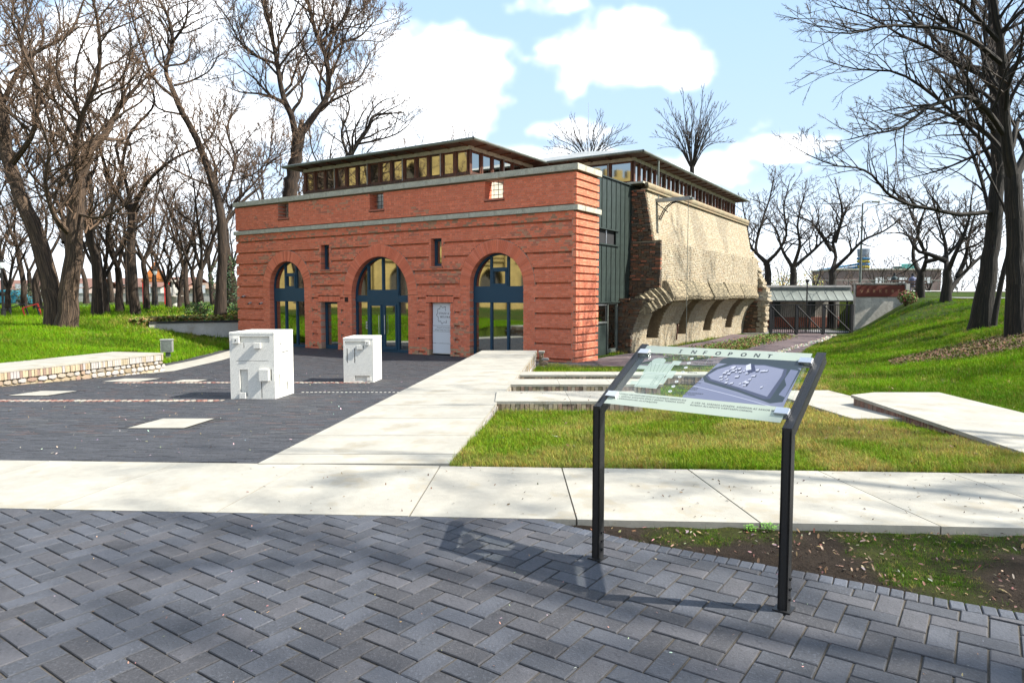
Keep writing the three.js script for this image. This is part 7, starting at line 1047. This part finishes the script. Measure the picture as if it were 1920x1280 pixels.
  function litter(name, label, n, place, size, pal) { const r = rng(n + 3), im = new THREE.InstancedMesh(leafGeo, M.leaf, n), m4 = new THREE.Matrix4(), q = new THREE.Quaternion(), c = new THREE.Color(); for (let i = 0; i < n; i++) { const [x, d, y] = place(r), s = size * (0.5 + r()); q.setFromEuler(new THREE.Euler((r() - 0.5) * 1.4, r() * 6.28, (r() - 0.5) * 1.4)); m4.compose(V(x, y + s * 0.12, -d), q, V(s * (0.7 + 0.6 * r()), s, s * (0.5 + 0.8 * r()))); im.setMatrixAt(i, m4); c.setRGB(...pal[Math.floor(r() * pal.length)].map((v) => v * (0.7 + 0.6 * r()))); im.setColorAt(i, c); } im.name = numbered(name); im.userData = { kind: 'stuff', label, category: 'leaves' }; im.castShadow = im.receiveShadow = true; scene.add(im); }
  const DRY = [[0.15, 0.095, 0.06], [0.24, 0.17, 0.12], [0.11, 0.055, 0.03], [0.09, 0.052, 0.032]];
  litter('dry_leaves', 'dry brown leaves scattered over the bare soil', 900, (r) => { for (;;) { const x = 0.3 + r() * 4, d = 2.6 + r() * 2.3; if (d < stripNear(x) - 0.02 && d > edgeD(x) + 0.01) return [x, d, -0.035]; } }, 0.027, DRY);
  litter('dry_leaves', 'few dry leaves lying on the straw patched lawn', 130, (r) => { for (;;) { const x = -0.5 + r() * 6, d = 6.6 + r() * 5; if (x > rampR(d) + 0.1 && offPaths(x, d)) return [x, d, onPlat(x, d) ? 0.0 : landY(x, d) + 0.03]; } }, 0.045, DRY);
  litter('dry_leaves', 'few dry leaves lying on the right grass bank', 260, (r) => { for (;;) { const x = 7 + r() * 9, d = 8 + r() * 14; if (x > footX(d) + 0.3 && offPaths(x, d)) return [x, d, landY(x, d) + 0.05]; } }, 0.06, DRY);
  litter('brown_litter', 'brown leaf litter under the trees on the right bank', 15000, (r) => { const a = r() * 6.28, q = Math.sqrt(r()), x = 15.2 + Math.cos(a) * q * 4.2, d = 19.6 + Math.sin(a) * q * 2.0; return [x, d, landY(x, d) + 0.02 + r() * 0.14]; }, 0.062, [[0.12, 0.055, 0.03], [0.17, 0.09, 0.05], [0.08, 0.042, 0.025], [0.1, 0.07, 0.03]]);
  litter('planting_strip', 'planted strip of grass and brown leaves between the two reddish paths', 7000, (r) => { const t = r(), x = lerp(6.4, 15.8, t) + (r() - 0.5) * 1.5, d = lerp(26.3, 40, t) + (r() - 0.5) * 2.2; return [x, d, -0.72 + r() * 0.14]; }, 0.1, [[0.15, 0.09, 0.035], [0.09, 0.16, 0.015], [0.2, 0.11, 0.05], [0.1, 0.19, 0.015]]);
  litter('ground_cover', 'yellowish brown ground cover behind the retaining wall', 9000, (r) => { const x = lerp(-18.5, -12.6, r()), d = 33.35 + (x + 17.6) * 0.56 + r() * r() * 6; return [x, d, landY(x, d) + r() * 0.22]; }, 0.16, [[0.2, 0.2, 0.03], [0.24, 0.14, 0.05], [0.14, 0.18, 0.03], [0.3, 0.2, 0.07], [0.08, 0.14, 0.03]]);
  litter('gravel', 'pale gravel edging between the path and the grass bank', 2500, (r) => { const d = 24 + r() * 18, x = footX(d) - 0.15 - r() * 0.4; return [x, d, landY(x, d) + 0.03]; }, 0.11, [[0.5, 0.45, 0.36], [0.4, 0.36, 0.3], [0.58, 0.52, 0.42]]);
  // paving grit in the joints and specks on the court
  litter('grit', 'pale specks of grit lying on the dark court', 420, (r) => { const d = 7 + r() * 13, x = lerp(-d * 0.75, rampL(d), r()); return [x, d, courtY(d) + 0.006]; }, 0.022, [[0.6, 0.56, 0.5], [0.4, 0.3, 0.18]]);
  litter('grit', 'small crumbs and bits of leaf lying on the terrace', 160, (r) => { for (;;) { const d = 2.3 + r() * 2.6, x = (r() - 0.5) * d * 1.5; if (onTerrace(x, d)) return [x, d, 0.002]; } }, 0.011, [[0.5, 0.45, 0.38], [0.3, 0.2, 0.12], [0.55, 0.3, 0.2]]);
  litter('grit', 'dry brown leaf crumbs and specks on the pale strip', 240, (r) => { const x = lerp(-3, 5, Math.pow(r(), 0.6)), d = lerp(stripNear(x) + 0.05, stripFar(x) - 0.05, r()); return [x, d, 0.005]; }, 0.022, [[0.1, 0.06, 0.035], [0.16, 0.1, 0.05], [0.06, 0.04, 0.03]]);
  // clover tufts against the strip
  for (const [px, label] of [[1442, 'small leafy green weed against the pale strip edge'], [1408, 'smaller leafy green weed beside the other one at the strip edge']]) { const p = at(px, 985, 4.82), W = thing('weed', label, 'plant', [p.x, -0.045, -stripNear(p.x) + 0.05]), r = rng(px), s = px === 1442 ? 1 : 0.7; mesh('stems', one((g) => { for (let k = 0; k < 12; k++) { const a = r() * 6.28; g.twig(V(0, 0, 0), V(Math.cos(a) * 0.02 * s, 0.03 * s, Math.sin(a) * 0.02 * s), V(Math.cos(a) * 0.06 * s, 0.06 * s, Math.sin(a) * 0.05 * s), 0.002); } }), std({ color: lin(0.1, 0.22, 0.02), roughness: 0.8 }), W); mesh('leaves', one((g) => { for (let k = 0; k < 90; k++) { const a = r() * 6.28, q = r() * 0.075 * s, x = Math.cos(a) * q, z = Math.sin(a) * q * 0.6, y = (0.02 + 0.06 * r() * (1 - q * 6)) * s, t = r() * 6.28, w = 0.009; g.quad([x - Math.cos(t) * w, y, z - Math.sin(t) * w], [x + Math.sin(t) * w * 0.7, y + 0.004, z - Math.cos(t) * w * 0.7], [x + Math.cos(t) * w, y + 0.003, z + Math.sin(t) * w], [x - Math.sin(t) * w * 0.7, y + 0.004, z + Math.cos(t) * w * 0.7]); } }), std({ color: lin(0.11, 0.27, 0.02), roughness: 0.7, side: THREE.DoubleSide }), W); }
  // shrubs
  const shrub = (x, d, w, h, n, label, cols, seed, y) => { const S = thing('shrub', label, 'shrub', [x, (y ?? landY(x, d)) - 0.05, -d]), r = rng(seed); mesh('stems', one((g) => { for (let k = 0; k < 24; k++) { const a = r() * 6.28, q = r(); g.twig(V(Math.cos(a) * w * 0.15, 0, Math.sin(a) * w * 0.15), V(Math.cos(a) * w * 0.3 * q, h * 0.5, Math.sin(a) * w * 0.3 * q), V(Math.cos(a) * w * 0.5 * q, h * (0.75 + 0.25 * r()), Math.sin(a) * w * 0.5 * q), 0.012); } }), M.twig, S); mesh('leaves', one((g) => { for (let k = 0; k < n; k++) { const a = r() * 6.28, v = r() * 2 - 1, q = Math.pow(r(), 0.4), x0 = Math.cos(a) * Math.sqrt(1 - v * v) * q * w / 2, z0 = Math.sin(a) * Math.sqrt(1 - v * v) * q * w / 2, y0 = h * 0.55 + v * q * h * 0.45, s = 0.05 + 0.05 * r(), e = V(r() - 0.5, r() - 0.5, r() - 0.5).normalize().multiplyScalar(s), f = V(r() - 0.5, r() - 0.5, r() - 0.5).normalize().multiplyScalar(s * 0.6), c = cols[Math.floor(r() * cols.length)].map((t) => t * (0.6 + 0.8 * r())); g.quad([x0 - e.x, y0 - e.y, z0 - e.z], [x0 + f.x, y0 + f.y, z0 + f.z], [x0 + e.x, y0 + e.y, z0 + e.z], [x0 - f.x, y0 - f.y, z0 - f.z], c); } }), std({ vertexColors: true, roughness: 0.8, side: THREE.DoubleSide }), S); };
  { const p = at(1702, 575, 42.5); shrub(p.x, 42.5, 1.15, 1.0, 900, 'red and green leafy shrub at the corner of the concrete wall', [[0.1, 0.2, 0.03], [0.2, 0.05, 0.04], [0.14, 0.22, 0.05]], 4); const q = at(440, 560, 44); shrub(q.x, 44, 3.2, 4.0, 1600, 'dark evergreen shrub beside the corner of the brick building', [[0.03, 0.06, 0.025], [0.05, 0.08, 0.03]], 6); const s = at(57, 570, 54); shrub(s.x, 54, 3.5, 2.2, 900, 'dark low evergreen behind the pale trunked tree', [[0.03, 0.05, 0.02]], 7); const w = at(1450, 520, 66), w2 = at(1500, 520, 70); shrub(w.x, 66, 5, 3.2, 1200, 'yellow spring shrub beyond the levee nearest the bastion', [[0.4, 0.33, 0.05]], 8, 0.9); shrub(w2.x, 70, 5, 3.4, 1200, 'yellow spring shrub beyond the levee by the second tree', [[0.42, 0.35, 0.06]], 9, 0.9); const b = at(383, 600, 39.5); for (const [dx, lb, sd] of [[0, 'low green bush left of the leaning tree', 21], [2.4, 'low green bush right of the leaning tree', 22]]) shrub(b.x + dx, 38.8, 1.6, 1.0, 700, lb, [[0.06, 0.12, 0.03], [0.1, 0.14, 0.04]], sd); }
  { const p = at(310, 583, 45.5), F = thing('flower_bed', 'long low hedge edged flower bed on the far lawn', 'flower bed', [p.x, landY(p.x, 45.5), -45.5]), r = rng(7); mesh('hedge', one((g) => { for (let k = 0; k < 900; k++) { const x = (r() - 0.5) * 2.6, y = r() * 0.16, z = (r() - 0.5) * 0.5, t = r() * 6.28, s = 0.05; g.quad([x - Math.cos(t) * s, y, z - Math.sin(t) * s], [x, y + s, z], [x + Math.cos(t) * s, y, z + Math.sin(t) * s], [x, y - s, z], r() < 0.3 ? [0.4, 0.3, 0.03] : [0.05, 0.07, 0.02]); } }), std({ vertexColors: true, roughness: 0.9, side: THREE.DoubleSide }), F); }
}
renderer.render(scene, camera);
